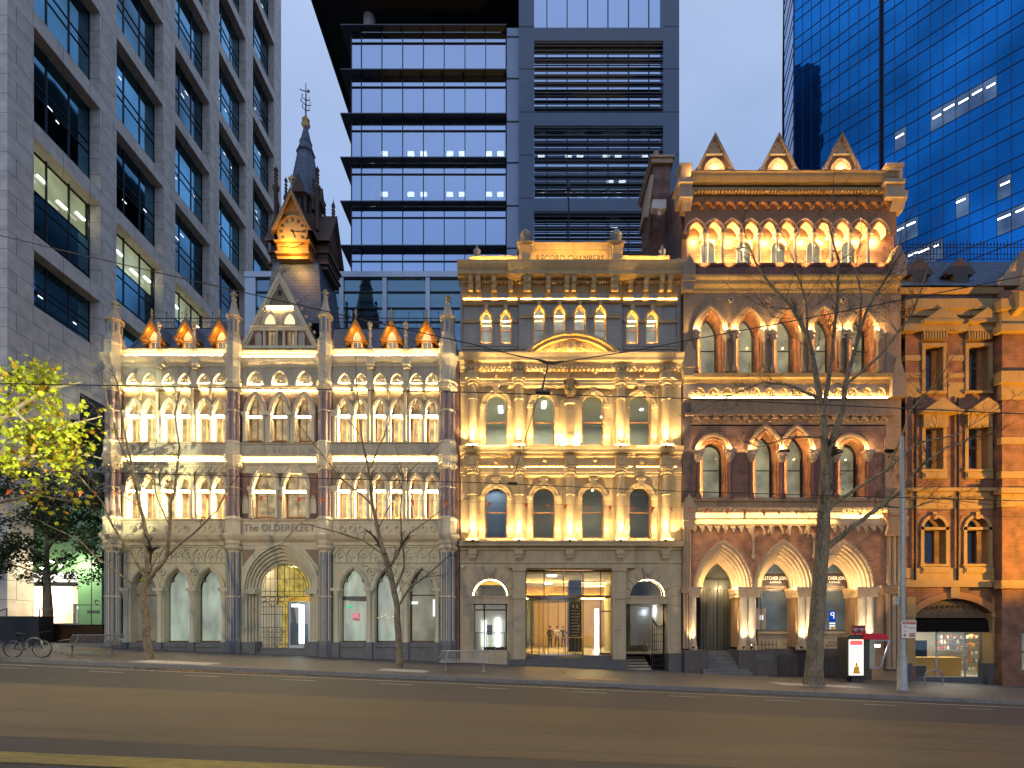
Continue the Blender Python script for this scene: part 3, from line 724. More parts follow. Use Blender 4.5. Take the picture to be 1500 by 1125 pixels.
# --- centre bay windows
yc = 0.12
w_ = MB(); w_.wall(X(353, yc), X(467, yc), Z(648, yc), Z(566, yc), yc, [(arch_px(px, 11.2, 604, 25.6, yc), Z(647, yc)) for px in (373.3, 409.5, 445.2)], 0.36, 0, 1)
w_.build('wall', ['dark_brick', 'cream'], OF)
w_ = MB(); w_.wall(X(353, yc), X(467, yc), Z(760, yc), Z(676, yc), yc, [(arch_px(px, 16.6, 714, 31, yc), Z(759, yc)) for px in (387.6, 432.4)], 0.36, 0, 1)
w_.build('wall', ['red_brick', 'cream'], OF)
for cs, hw, ys, rise, sill in (((373.3, 409.5, 445.2), 11.2, 604, 25.6, 647), ((387.6, 432.4), 16.6, 714, 31, 759)):
    for px in cs:
        r_ = MB(); ring_of(r_, px, hw, ys, rise, 0.0, 2.6, yc - 0.06, yc + 0.05); ring_of(r_, px, hw, ys, rise, 2.6, 5.6, yc - 0.1, yc + 0.02, 1); ring_of(r_, px, hw, ys, rise, -2.0, 0.0, yc + 0.1, yc + 0.2)
        r_.build('arch', ['cream', 'cream_dull'], OF)
        wy = yc + 0.30; window(OF, arch_px(px + 4.0, hw - 0.8, ys, rise - 2, wy), Z(sill - 0.4, wy), wy, 0.06, 0.07, 'timber', 'glass_olive', 1, (Z(ys + 4, wy),))
        k = MB(); k.box(X(px - hw, yc), X(px + hw, yc), yc + 0.08, yc + 0.2, Z(ys + 8, yc), Z(ys + 3.5, yc)); k.build('transom', 'cream', OF)
        led(OF, px - hw + 0.8, px + hw - 0.8, ys + 4.6, yc + 0.04); k = MB(); k.box(X(px + hw - 0.3), X(px + hw - 0.02), yc + 0.03, yc + 0.07, Z(sill), Z(ys + 8)); k.build('light_strip', 'led_jamb', OF)
    gaps = [(cs[0] - hw - 6, cs[0] - hw)] + [(p + hw, q - hw) for p, q in zip(cs[:-1], cs[1:])] + [(cs[-1] + hw, cs[-1] + hw + 6)]
    for g0, g1 in gaps:
        k = MB()
        for q in (g0 + 2.2, g1 - 2.2): k.lathe(X(q, yc), yc - 0.06, [(0.085, Z(sill)), (0.07, Z(sill - 2)), (0.07, Z(ys + 9)), (0.11, Z(ys + 5)), (0.12, Z(ys + 4))], 10)
        k.box(X(g0, yc) - 0.02, X(g1, yc) + 0.02, yc - 0.17, yc + 0.02, Z(ys + 4), Z(ys - 1)); k.box(X(g0, yc), X(g1, yc), yc - 0.02, yc + 0.02, Z(sill), Z(ys + 4))
        k.build('pilaster', 'cream', OF)
for px in (359.3, 458.8):
    k = MB(); ring_of(k, px, 3.2, 738, 11, 0, 1.2, yc - 0.06, yc, n=4); k.pb(px - 4.4, px - 3.2, 738, 752, yc - 0.06, yc); k.pb(px + 3.2, px + 4.4, 738, 752, yc - 0.06, yc); k.pb(px - 3.2, px + 3.2, 730, 752, yc - 0.02, yc); k.build('blind_niche', 'cream', OF)

# --- name band
mat('cream_cut', (0.30, 0.27, 0.20), 0.85, 0.1)
lettering('The OLDERFLEET', 0.56, (X(409, yc - 0.15), yc - 0.145, Z(773.5, yc - 0.15)), OF, 'cream_cut', 'name_lettering', 0.02, fit=L(104))

# --- clustered piers with octagonal bands, and pinnacles
for pi_, (px, r) in enumerate(PIERS):
    y = -0.02; rr = L(r); x = X(px, y); zf = ground(x) - 0.1
    k = MB(); octa(k, x, y, [(rr * 1.16, zf), (rr * 1.16, Z(944)), (rr * 1.05, Z(941)), (rr * 1.02, Z(938))]); k.build('pier_plinth', 'bluestone', OF)
    k = MB()
    for a in range(-3, 4, 2):
        aa = -pi / 2 + a * 0.40; k.lathe(x + cos(aa) * rr * 0.74, y + sin(aa) * rr * 0.74, [(rr * 0.34, Z(940)), (rr * 0.26, Z(937)), (rr * 0.26, Z(810))], 10)
    octa(k, x, y, [(rr * 0.78, Z(940)), (rr * 0.78, Z(808))], 0)
    k.build('pier_shaft', 'grey_shaft', OF)
    k = MB()
    for a in (-2, 0, 2):
        aa = -pi / 2 + a * 0.42; k.lathe(x + cos(aa) * rr * 0.86, y + sin(aa) * rr * 0.86, [(0.035, Z(940)), (0.035, Z(810))], 6)
    octa(k, x, y, [(rr * 1.06, Z(875.5)), (rr * 1.1, Z(874.5)), (rr * 1.06, Z(873.5))])
    octa(k, x, y, [(rr * 0.95, Z(811)), (rr * 0.98, Z(808)), (rr * 1.14, Z(802)), (rr * 1.08, Z(800)), (rr * 1.3, Z(797)), (rr * 1.22, Z(796))])
    for a in range(12):
        aa = pi + pi * a / 11; k.lathe(x + cos(aa) * rr * 1.08, y + sin(aa) * rr * 1.08, [(0.0, Z(808)), (0.06, Z(805)), (0.075, Z(802)), (0.0, Z(800))], 5)
    octa(k, x, y, [(rr * 1.1, Z(797)), (rr * 1.2, Z(793)), (rr * 1.48, Z(789)), (rr * 1.62, Z(785)), (rr * 1.2, Z(783)), (rr * 1.16, Z(765)), (rr * 1.26, Z(763)), (rr * 1.26, Z(761)), (rr * 1.02, Z(758))])
    k.build('pier_capital', 'cream', OF)
    for lo, hi in ((758, 690), (648, 577)):
        k = MB()
        for a in range(-3, 4, 2):
            aa = -pi / 2 + a * 0.40; k.lathe(x + cos(aa) * rr * 0.72, y + sin(aa) * rr * 0.72, [(rr * 0.30, Z(lo)), (rr * 0.24, Z(lo - 3)), (rr * 0.24, Z(hi))], 10)
        octa(k, x, y, [(rr * 0.74, Z(lo)), (rr * 0.74, Z(hi))]); k.build('pier_shaft', 'stone_shaft', OF)
        k = MB(); octa(k, x, y, [(rr * 0.98, Z((lo + hi) / 2 + 0.9 - 8)), (rr * 1.02, Z((lo + hi) / 2 - 8)), (rr * 0.98, Z((lo + hi) / 2 - 0.9 - 8))])
        top_ = hi - 13 if hi == 577 else hi - 18
        octa(k, x, y, [(rr * 0.92, Z(hi)), (rr * 1.0, Z(hi - 4)), (rr * 1.2, Z(hi - 8)), (rr * 1.12, Z(hi - 10)), (rr * 1.3, Z(top_)), (rr * 1.2, Z(top_ - 1))])
        for a in range(12):
            aa = pi + pi * a / 11; k.lathe(x + cos(aa) * rr * 1.04, y + sin(aa) * rr * 1.04, [(0.0, Z(hi - 2)), (0.06, Z(hi - 4)), (0.075, Z(hi - 7)), (0.0, Z(hi - 9))], 5)
        k.build('pier_capital', 'cream', OF)
    k = MB()
    octa(k, x, y, [(rr * 1.22, Z(672)), (rr * 1.3, Z(669)), (rr * 1.16, Z(667)), (rr * 1.1, Z(653)), (rr * 1.18, Z(651)), (rr * 1.1, Z(648.5))])
    octa(k, x, y, [(rr * 1.1, Z(564)), (rr * 1.02, Z(562)), (rr * 1.02, Z(541)), (rr * 1.16, Z(537)), (rr * 1.3, Z(532)), (rr * 1.5, Z(528)), (rr * 1.54, Z(526)), (rr * 1.1, Z(524.5)), (rr * 1.06, Z(510)), (rr * 1.14, Z(508)), (rr * 1.1, Z(505))])
    for a in range(8):
        aa = -pi / 2 + a * pi / 4; dx, dy = cos(aa), sin(aa)
        if dy < 0.3:
            qx, qy = x + dx * rr * 0.95, y + dy * rr * 0.95; k.lathe(qx, qy, [(0.05, Z(559)), (0.05, Z(548)), (0.0, Z(544))], 6)
    k.build('pier_block', 'cream', OF)
    top_f = {0: 440, 1: 427, 2: 424, 3: 431}[pi_]; sb = {0: 471, 1: 465, 2: 464, 3: 467}[pi_]
    k = MB(); octa(k, x, y, [(rr * 0.98, Z(507)), (rr * 1.0, Z(500)), (rr * 0.86, Z(496)), (rr * 0.76, Z(495)), (rr * 0.76, Z(sb + 4)), (rr * 1.0, Z(sb + 2.5)), (rr * 1.02, Z(sb)), (rr * 0.72, Z(sb - 1.5))])
    octa(k, x, y, [(rr * 0.72, Z(sb - 1)), (rr * 0.22, Z(top_f + 13))])
    k.lathe(x, y, [(rr * 0.22, Z(top_f + 13)), (rr * 0.38, Z(top_f + 11.5)), (rr * 0.2, Z(top_f + 10)), (rr * 0.18, Z(top_f + 7)), (rr * 0.42, Z(top_f + 5.5)), (rr * 0.30, Z(top_f + 3.5)), (rr * 0.14, Z(top_f + 2)), (rr * 0.16, Z(top_f + 1)), (0.0, Z(top_f))], 8)
    for dx in (-1, 1): k.lathe(x + dx * rr * 0.42, y, [(0, Z(top_f + 7)), (0.06, Z(top_f + 5.5)), (0, Z(top_f + 4))], 6)
    o = k.build('pinnacle', 'cream_dull', OF)
    k = MB()
    for a in range(8):
        aa = -pi / 2 + a * pi / 4
        if sin(aa) < 0.3: k.box(x + cos(aa) * rr * 0.72 - 0.06, x + cos(aa) * rr * 0.72 + 0.06, y + sin(aa) * rr * 0.72 - 0.02, y + sin(aa) * rr * 0.72, Z(490), Z(sb + 7))
    k.build('niche', 'grey_shaft', o)

# --- ground floor wings
mat('cream_low', (0.54, 0.49, 0.335), 0.75, 0.10, 1.5, bump=0.12, grime=0.3)
GL = [(210.5, 184.8, 235), (259.5, 235, 282.5), (306, 282.5, 329)]; GR = [(517.5, 493.3, 541.3), (568, 541.3, 594.7), (618, 594.7, 641)]
def ground_wing(x0, x1, arches, mp_):
    hw = 19.4; ys = 865; rise = 33
    k = MB(); k.wall(X(x0), X(x1), Z(942), Z(799), 0.0, [(arch_px(a[0], hw, ys, rise, 0), Z(942)) for a in arches], 0.55, 0, 0)
    k.build('wall', 'cream_low', OF)
    for a in arches:
        r_ = MB(); ring_of(r_, a[0], hw, ys, rise, 0, 2.2, -0.05, 0.04); ring_of(r_, a[0], hw, ys, rise, 2.2, 4.0, -0.10, 0.02); ring_of(r_, a[0], hw, ys, rise, -1.8, 0.0, 0.12, 0.2); r_.build('arch', 'cream_low', OF)
    for i, a in enumerate(arches):
        wy = 0.42; t_ = arch_px(a[0] + (6.5 if a[0] < 400 else 2.8), hw - 0.4, ys, rise - 0.5, wy, 10)
        o = window(OF, t_, Z(941, wy), wy, 0.07, 0.09, 'brown_frame', mp_[i], 0, (Z(872, wy),) if i == 0 and a[0] < 400 or i == 2 and a[0] > 400 else ())
        c_ = MB(); cx = X(a[0] + (6.5 if a[0] < 400 else 2.8), wy)     # cusped inner head
        for sgn in (-1, 1):
            pts = [(cx + sgn * L(18.5), Z(864)), (cx + sgn * L(17), Z(852)), (cx + sgn * L(11.5), Z(851)), (cx + sgn * L(11), Z(845)), (cx + sgn * L(6), Z(838))]
            c_.tube([(q[0], wy - 0.02, q[1]) for q in pts], 0.035, 5)
        c_.build('cusp', 'dark_timber', o)
    cols = sorted(set([a[1] for a in arches] + [a[2] for a in arches]))
    for px in cols:
        k = MB(); x = X(px); k.lathe(x, -0.02, [(0.17, Z(941)), (0.17, Z(938.5)), (0.125, Z(936)), (0.115, Z(880)), (0.135, Z(878)), (0.12, Z(876.5)), (0.15, Z(872)), (0.20, Z(868)), (0.21, Z(866))], 12)
        k.box(x - 0.26, x + 0.26, -0.22, 0.25, Z(866), Z(861.5)); k.box(x - 0.14, x + 0.14, 0.02, 0.55, Z(941), Z(862)); k.build('column', 'cream_low', OF)
    # roundels in the spandrels
    for p in [(a[2]) for a in arches[:-1]]:
        k = MB(); k.ring(circ(p, 837, 4.4, -0.1), circ(p, 837, 6.4, -0.1), -0.09, 0.0, ends=False); k.lathe(X(p), -0.02, [(0, Z(839)), (0.08, Z(837)), (0, Z(835))], 8); k.ring(circ(p, 837, 1.6, -0.1, 8), circ(p, 837, 2.6, -0.1, 8), -0.07, 0.0, ends=False)
        k.prism([(X(p - 4), Z(846.5)), (X(p), Z(857)), (X(p + 4), Z(846.5))], -0.04, 0.0); k.build('roundel', 'cream_low', OF)
    # carved frieze of little arches
    k = MB(); k.pb(x0 + 1, x1 - 1, 822.6, 824.2, -0.09, 0.02); k.pb(x0 + 1, x1 - 1, 799, 801.5, -0.07, 0.02); n = 9
    for i in range(n):
        px = x0 + 1 + (x1 - x0 - 2) * (i + 0.5) / n; pw = (x1 - x0 - 2) / n
        ring_of(k, px, pw / 2 - 1.5, 815, 11.5, 0.0, 1.3, -0.07, 0.01, n=5)
        k.pb(px - pw / 2, px - pw / 2 + 1.3, 815, 823, -0.07, 0.01); k.pb(px + pw / 2 - 1.3, px + pw / 2, 815, 823, -0.07, 0.01)
        for dx, dz in ((0, -4.3), (-2.9, 0), (2.9, 0), (0, 0.3)): k.ring(circ(px + dx, 815 + dz, 0.5, -0.05, 6), circ(px + dx, 815 + dz, 1.7, -0.05, 6), -0.055, 0.01, ends=False)
        k.pb(px - 0.5, px + 0.5, 814, 822, -0.05, 0.01)
        if i < n - 1: ring_of(k, px + pw / 2, 2.2, 803.5, 0.1, 0, 0.01, -0.02, 0.0, n=2)
    k.build('carved_frieze', 'cream_low', OF)
    # bluestone plinth
    k = MB(); k.prism([(X(x0), ground(X(x0)) - 0.2), (X(x0), Z(944)), (X(x1), Z(944)), (X(x1), ground(X(x1)) - 0.2)], -0.10, 0.3)
    k.pb(x0, x1, 941, 944.2, -0.04, 0.56)
    for a in arches: k.prism([(X(a[0] - 18), Z(948)), (X(a[0] - 18), Z(944)), (X(a[0] + 18), Z(944)), (X(a[0] + 18), Z(948))], -0.16, -0.1)
    for p in cols: k.prism([(X(p - 5), ground(X(p)) - 0.2), (X(p - 5), Z(941.5)), (X(p + 5), Z(941.5)), (X(p + 5), ground(X(p)) - 0.2)], -0.2, 0.0)
    k.build('plinth', 'bluestone', OF)
ground_wing(WL[0], WL[1], GL, ['glass_frost_dim', 'glass_frost', 'glass_frost']); ground_wing(WR[0], WR[1], GR, ['glass_frost', 'glass_frost', 'glass_greenish'])

k = MB(); k.box(X(509, .4), X(516, .4), 0.40, 0.43, Z(890, .4), Z(887, .4)); k.build('exit_sign', 'exit_green', OF)
k = MB(); k.box(X(517, .4), X(527, .4), 0.40, 0.43, Z(909, .4), Z(898, .4)); k.build('lit_panel', 'pink_reflection', OF)  # glowing box painted in as a pink reflection on the pane
k = MB(); k.prism([(X(500, .4), Z(879, .4)), (X(500, .4), Z(873.5, .4)), (X(541, .4), Z(873.5, .4)), (X(535, .4), Z(881, .4))], 0.40, 0.43); k.build('dark_blind', 'granite_dark', OF)
k = MB(); k.box(X(634, .4), X(641, .4), 0.40, 0.43, Z(903, .4), Z(878, .4)); k.box(X(603, .4), X(612, .4), 0.40, 0.43, Z(885, .4), Z(881, .4)); k.build('lit_panel', 'sign_glow', OF)
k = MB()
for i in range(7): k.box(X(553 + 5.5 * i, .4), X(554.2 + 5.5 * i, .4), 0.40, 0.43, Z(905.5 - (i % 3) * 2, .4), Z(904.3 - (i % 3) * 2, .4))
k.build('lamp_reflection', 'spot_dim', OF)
# --- portal
k = MB(); k.wall(X(352, 0), X(469, 0), ground(X(410)) - 0.2, Z(799), 0.0, [(arch_px(410.6, 52.6, 863.5, 66, 0), ground(X(410)) - 0.2)], 0.12, 0, 0); k.build('wall', 'cream_low', OF)
k = MB(); n_ = 5
for i in range(n_):
    h0 = 52.6 - 2.9 * i; y0 = 0.02 + 0.13 * i
    a = pointed(X(410.6), L(h0 - 2.9), Z(863.5), L(66 - 5.2 * (i + 1)), 12); c = pointed(X(410.6), L(h0 + 0.01), Z(863.5), L(66 - 5.2 * i + 0.01), 12)
    k.ring(a, c, y0, y0 + 0.14)
    for s in (-1, 1): k.lathe(X(410.6) + s * L(h0 - 2.2), y0 + 0.02, [(0.085, Z(941)), (0.06, Z(937)), (0.06, Z(874)), (0.09, Z(869))], 8)
    for s in (-1, 1): k.box(X(410.6) + s * L(h0 - 2.9), X(410.6) + s * L(h0), y0, y0 + 0.14, Z(941), Z(863.5))
for s in (-1, 1): k.box(X(410.6) + s * L(37), X(410.6) + s * L(54.5), -0.06, 0.68, Z(870), Z(863))
hood = MB(); ring_of(hood, 410.6, 52.6, 863.5, 66, 0.2, 4.6, -0.1, 0.02, n=12); hood.build('hood_mould', 'cream_low', OF)
k.build('portal_arch', 'cream_low', OF)
for s in (-1, 1):
    k = MB(); k.prism([(X(410.6 + s * 56), Z(805)), (X(410.6 + s * 36), Z(805)), (X(410.6 + s * 55.5), Z(830))], -0.012, 0.02); k.build('spandrel_panel', 'brown_stucco', OF)
k = MB()
for s in (-1, 1): k.prism([(X(410.6) + s * L(36), ground(X(410)) - 0.3), (X(410.6) + s * L(36), Z(940)), (X(410.6) + s * L(57), Z(940)), (X(410.6) + s * L(57), ground(X(410)) - 0.3)], -0.08, 0.7)
k.build('plinth', 'bluestone', OF)
k = MB()
for i in range(2): k.box(X(374), X(448), 0.05 + 0.3 * i, 1.3, ground(X(410)) - 0.3, Z(955 - 5.2 * i))
k.build('steps', 'bluestone', OF)
py_ = 0.78
k = MB(); k.box(X(376, py_), X(458, py_), 3.2, 3.3, Z(952, py_), Z(800)); k.build('passage_wall', 'passage_glow', OF)  # wall is no lamp; its yellow glow is put into the material
k = MB(); k.box(X(376, py_), X(458, py_), 0.72, 3.2, Z(950, py_) - 0.08, Z(950, py_)); k.box(X(370, py_), X(374, py_), 0.72, 3.2, Z(950, py_), Z(800)); k.box(X(460, py_), X(464, py_), 0.72, 3.2, Z(950, py_), Z(800)); k.box(X(370, py_), X(464, py_), 0.72, 3.2, Z(812, py_), Z(800)); k.build('passage', 'plaster', OF)
k = MB(); k.box(X(383, 3.0), X(404, 3.0), 3.0, 3.05, Z(946, 3), Z(890, 3)); k.box(X(405, 3.0), X(412, 3.0), 2.9, 3.05, Z(946, 3), Z(886, 3)); k.build('notice_board', 'white_paint', OF)
lamp('AREA', (X(405, 2), 1.9, Z(822, 2)), 60, (1.0, 0.85, 0.5), OF, (X(405, 2), 2.0, 0), 0.8)
g_ = MB(); yg = 0.72
gx0, gx1 = X(378, yg), X(422, yg)
for i in range(12):
    x = gx0 + (gx1 - gx0) * i / 11; g_.tube([(x, yg, Z(949, yg)), (x, yg, Z(882, yg))], 0.014, 4)
for zz in (949, 933.5, 926, 919, 900, 889, 881, 874.5): g_.box(gx0, gx1, yg - 0.012, yg + 0.012, Z(zz, yg) - 0.014, Z(zz, yg) + 0.014)
for i in range(3): g_.ring([(gx0 + 0.28 + 0.52 * i + 0.16 * cos(t * pi / 6), Z(877.8, yg) + 0.10 * sin(t * pi / 6)) for t in range(13)], [(gx0 + 0.28 + 0.52 * i + 0.20 * cos(t * pi / 6), Z(877.8, yg) + 0.125 * sin(t * pi / 6)) for t in range(13)], yg - 0.01, yg + 0.01, ends=False)
for i in range(2): g_.ring(pointed(gx0 + 0.4 + 0.8 * i, 0.32, Z(889, yg), 0.26, 6), pointed(gx0 + 0.4 + 0.8 * i, 0.35, Z(889, yg), 0.29, 6), yg - 0.01, yg + 0.01)
gate = g_.build('iron_gate', 'iron', OF)
k = MB()
for j in range(4):
    for i in range(6): k.lathe(gx0 + 0.32 + 0.24 * i, yg, [(0.0, Z(923 + 7 * j, yg) - 0.10), (0.085, Z(923 + 7 * j, yg)), (0.0, Z(923 + 7 * j, yg) + 0.10)], 4)
k.build('gate_studs', 'cream_dull', gate)
g_ = MB(); yt = 0.70
arc = pointed(X(417, yt), L(36.5), Z(863.5, yt), L(43), 14); arc2 = pointed(X(417, yt), L(32.5), Z(863.5, yt), L(38), 14)
for A in (arc, arc2): g_.tube([(p[0], yt, p[1]) for p in A], 0.016, 4)
for i in range(len(arc)): g_.tube([(arc[i][0], yt, arc[i][1]), (arc2[i][0], yt, arc2[i][1])], 0.01, 3)
for i in range(9):
    x = X(389 + 7 * i, yt); zt = max([q[1] for q in arc2 if abs(q[0] - x) < 0.2] or [Z(840, yt)]); g_.tube([(x, yt, Z(874, yt)), (x, yt, zt)], 0.022 if i == 4 else 0.012, 4)
    g_.tube([(x - 0.1, yt, Z(864, yt) + 0.05), (x, yt, Z(866, yt)), (x + 0.1, yt, Z(864, yt) + 0.05)], 0.01, 3)
for zz in (873.5, 866.5, 848, 828): g_.box(X(384 if zz > 840 else 398, yt), X(452 if zz > 840 else 436, yt), yt - 0.01, yt + 0.01, Z(zz, yt) - 0.014, Z(zz, yt) + 0.014)
g_.build('fanlight_grille', 'iron', OF)
k = MB(); k.box(X(422.5, 0.8), X(454, 0.8), 0.74, 0.86, Z(881, 0.8), Z(874.5, 0.8)); k.build('door_header', 'gold_panel', OF)
k = MB()
for a, c, e, f_ in ((422.5, 425, 949, 881), (452, 455, 949, 881), (425, 452, 949, 945)): k.box(X(a, 0.8), X(c, 0.8), 0.76, 0.84, Z(e, 0.8), Z(f_, 0.8))
dr = k.build('glass_door', 'silver', OF)
k = MB(); k.box(X(425, 0.8), X(452, 0.8), 0.79, 0.81, Z(945, 0.8), Z(881, 0.8)); k.build('pane', 'glass_clear', dr)
k = MB(); k.box(X(438, 2.2), X(444.5, 2.2), 2.2, 2.3, Z(943, 2.2), Z(886, 2.2)); k.box(X(428, 2.2), X(440, 2.2), 2.1, 2.2, Z(889, 2.2), Z(885, 2.2)); k.build('lit_panel', 'cool_tube', OF)
k = MB(); k.box(X(423, 3.1), X(459, 3.1), 3.1, 3.19, Z(947, 3.1), Z(882, 3.1)); k.build('passage_screen', 'panel_blue', OF)

# --- roofs, cresting, dormers
for (x0, x1, sl, sr, side) in ((186, 350, 222, 345, -1), (484, 664, 490, 664, 1)):
    k = MB(); yf, yb = 0.5, 2.6; zr = Z(482, yb)
    k.add([(X(x0, yf), yf, Z(515, yf)), (X(x1, yf), yf, Z(515, yf)), (X(sr, yb), yb, zr), (X(sl, yb), yb, zr), (X(x1, yf), 10, Z(515, yf)), (X(x0, yf), 10, Z(515, yf)), (X(sr, yb), 9, zr), (X(sl, yb), 9, zr)],
          [(0, 1, 2, 3), (1, 4, 6, 2), (5, 0, 3, 7), (3, 2, 6, 7)]); k.build('mansard_roof', 'slate', OF)
    k = MB(); a, c = X(sl, yb), X(sr, yb); k.box(a, c, yb - 0.02, yb + 0.02, zr + 0.02, zr + 0.06); k.box(a, c, yb - 0.012, yb + 0.012, zr + 0.62, zr + 0.66); k.box(a, c, yb - 0.012, yb + 0.012, zr + 0.40, zr + 0.43)
    n = int((c - a) / 0.42)
    for i in range(n + 1):
        x = a + (c - a) * i / n; k.tube([(x, yb, zr), (x, yb, zr + (0.95 if i % 2 == 0 else 0.66))], 0.014, 4)
        if i % 2 == 0: k.lathe(x, yb, [(0, zr + 0.9), (0.04, zr + 0.98), (0, zr + 1.08)], 5)
        if i < n:
            cx_ = x + (c - a) / n / 2; k.tube([(cx_ + 0.15 * cos(t * pi / 5), yb, zr + 0.22 + 0.15 * sin(t * pi / 5)) for t in range(11)], 0.010, 3, cap=False)
    k.build('roof_cresting', 'iron', OF)
    k = MB(); k.tube([(X(x0, yf) if side < 0 else X(x1, yf), yf, Z(514, yf)), (X(sl, yb) if side < 0 else X(sr, yb), yb, zr)], 0.07, 6); k.build('hip_capping', 'slate_lead', OF)
for px in (226.6, 276, 325.2, 523.2, 574.5, 625.6):
    yf, yb = 0.75, 2.3; x = X(px, yf); hw = L(15.5, yf); hb = L(11.5, yf)
    dm = MB(); dm.wall(x - hb, x + hb, Z(515, yf), Z(499, yf), yf, [(rect_top(x, L(7, yf), Z(500, yf)), Z(515, yf))], 0.1)
    dm.prism([(x - hb * 1.05, Z(499, yf)), (x, Z(474, yf)), (x + hb * 1.05, Z(499, yf))], yf + 0.02, yf + 0.1)
    dm.box(x - hb, x - hb + 0.1, yf, yb, Z(515, yf), Z(499, yf)); dm.box(x + hb - 0.1, x + hb, yf, yb, Z(515, yf), Z(499, yf))
    dm.box(x - hw, x - hb * 0.6, yf - 0.22, yf + 0.02, Z(503, yf), Z(499.5, yf)); dm.box(x + hb * 0.6, x + hw, yf - 0.22, yf + 0.02, Z(503, yf), Z(499.5, yf))
    o = dm.build('dormer', 'ochre_paint', OF)
    k = MB(); t_ = 0.13
    for s in (-1, 1):
        for (y0, y1, dz) in ((yf - 0.28, yf - 0.06, 0), (yf - 0.06, yf + 0.1, -0.14)):
            k.prism([(x + s * (hw + 0.05), Z(501.5, yf) + dz), (x, Z(470, yf) + dz), (x, Z(470, yf) - t_ * 1.9 + dz), (x + s * (hw - 0.1), Z(501.5, yf) + dz)], y0, y1)
    k.build('bargeboard', 'ochre_paint', o)
    k = MB()
    for s in (-1, 1): k.add([(x + s * (hw + 0.07), yf - 0.3, Z(501.5, yf)), (x, yf - 0.3, Z(469, yf)), (x, yb + 0.5, Z(469, yf)), (x + s * (hw + 0.07), yb + 0.2, Z(501.5, yf))], [(0, 1, 2, 3)])
    k.build('dormer_roof', 'slate', o)
    k = MB(); k.lathe(x, yf - 0.2, [(0.05, Z(470, yf)), (0.035, Z(466, yf)), (0.09, Z(463.5, yf)), (0.03, Z(461.5, yf)), (0.07, Z(458.5, yf)), (0.0, Z(455, yf))], 6); k.build('finial', 'gilt', o)
    window(OF, rect_top(x, L(7, yf), Z(500, yf)), Z(514.5, yf), yf + 0.06, 0.04, 0.04, 'white_paint', 'glass_greenish', 1, (), name='dormer_window')
    k = MB(); k.prism([(p[0], p[1]) for p in pointed(x, L(6.5, yf), Z(499, yf), L(13, yf), 5)], yf - 0.012, yf + 0.02); k.build('arch_panel', 'white_paint', o)
    lamp('POINT', (x, yf - 0.42, Z(508, yf)), 22, AMBER, OF, None, 0.04)
    lamp('POINT', (x - 0.1, yf - 0.30, Z(488, yf)), 10, AMBER, OF, None, 0.04)

# --- central gable
yg = 0.22; G = lambda px, py: (X(px, yg), Z(py, yg))
k = MB(); k.prism([G(353, 509), G(409.5, 404), G(466, 509)], yg + 0.10, yg + 0.5); k.build('gable_wall', 'red_brick', OF)
k = MB(); k.prism([G(389, 446), G(409.5, 408), G(430, 446)], yg + 0.06, yg + 0.11); k.build('gable_panel', 'brown_stucco', OF)
k = MB(); k.prism([G(368, 481), G(388, 447), G(431, 447), G(451, 481)], yg + 0.05, yg + 0.11); k.build('gable_band', 'cream_dull', OF)
k = MB()
for s in (-1, 1):
    q = lambda d, py: (X(409.5, yg) + s * L(d, yg), Z(py, yg))
    k.prism([q(57, 509), q(0, 399), q(0, 408), q(52, 509)], yg - 0.08, yg + 0.52); k.prism([q(52, 509), q(0, 409), q(0, 414), q(49, 509)], yg - 0.02, yg + 0.2)
    for i in range(6): k.lathe(X(409.5, yg) + s * L(24 + 6.2 * i, yg), yg + 0.2, [(0, Z(440 + 11.6 * i, yg)), (0.11, Z(437 + 11.6 * i, yg)), (0, Z(434 + 11.6 * i, yg))], 6)
k.build('gable_coping', 'cream', OF)
k = MB(); k.lathe(X(409.5, yg), yg + 0.1, [(0.12, Z(401, yg)), (0.07, Z(398, yg)), (0.2, Z(394.5, yg)), (0.07, Z(391, yg)), (0.0, Z(388, yg))], 6)
for s in (-1, 1): k.lathe(X(409.5, yg) + s * 0.2, yg + 0.1, [(0, Z(397, yg)), (0.1, Z(394.5, yg)), (0, Z(392, yg))], 6)
k.build('finial', 'cream_dull', OF)
k = MB(); k.pb(387, 432, 446.3, 448.4, yg - 0.05, yg + 0.2); k.pb(368, 451, 478.5, 484, yg - 0.06, yg + 0.2); k.pb(366, 453, 476.8, 478.6, yg - 0.1, yg + 0.2); k.pb(356, 463, 506, 510, yg - 0.12, yg + 0.4); k.build('string_course', 'cream', OF)
led(OF, 390, 429, 445.7, yg - 0.02, 'led_soft'); led(OF, 368, 384, 476.2, yg - 0.05); led(OF, 405, 414, 476.2, yg - 0.05); led(OF, 434, 451, 476.2, yg - 0.05)
for px in (395.3, 423.7):
    r_ = MB(); ring_of(r_, px, 8.2, 474, 15.5, 0, 2.0, yg - 0.02, yg + 0.1); ring_of(r_, px, 8.2, 474, 15.5, 2.0, 4.2, yg + 0.01, yg + 0.1); r_.build('arch', 'cream', OF)
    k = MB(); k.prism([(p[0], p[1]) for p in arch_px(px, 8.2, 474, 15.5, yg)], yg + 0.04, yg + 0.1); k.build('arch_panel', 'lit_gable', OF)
    window(OF, rect_top(X(px + 2.5, yg), L(6.2, yg), Z(484, yg)), Z(507, yg), yg + 0.03, 0.06, 0.05, 'timber', 'glass_olive', 1, ())
    led(OF, px - 7, px + 7, 480.6, yg - 0.03); k = MB(); k.pb(px - 10, px - 6.5, 484, 508, yg - 0.04, yg + 0.1); k.pb(px + 8.5, px + 11, 484, 508, yg - 0.04, yg + 0.1); k.build('pilaster', 'cream', OF)
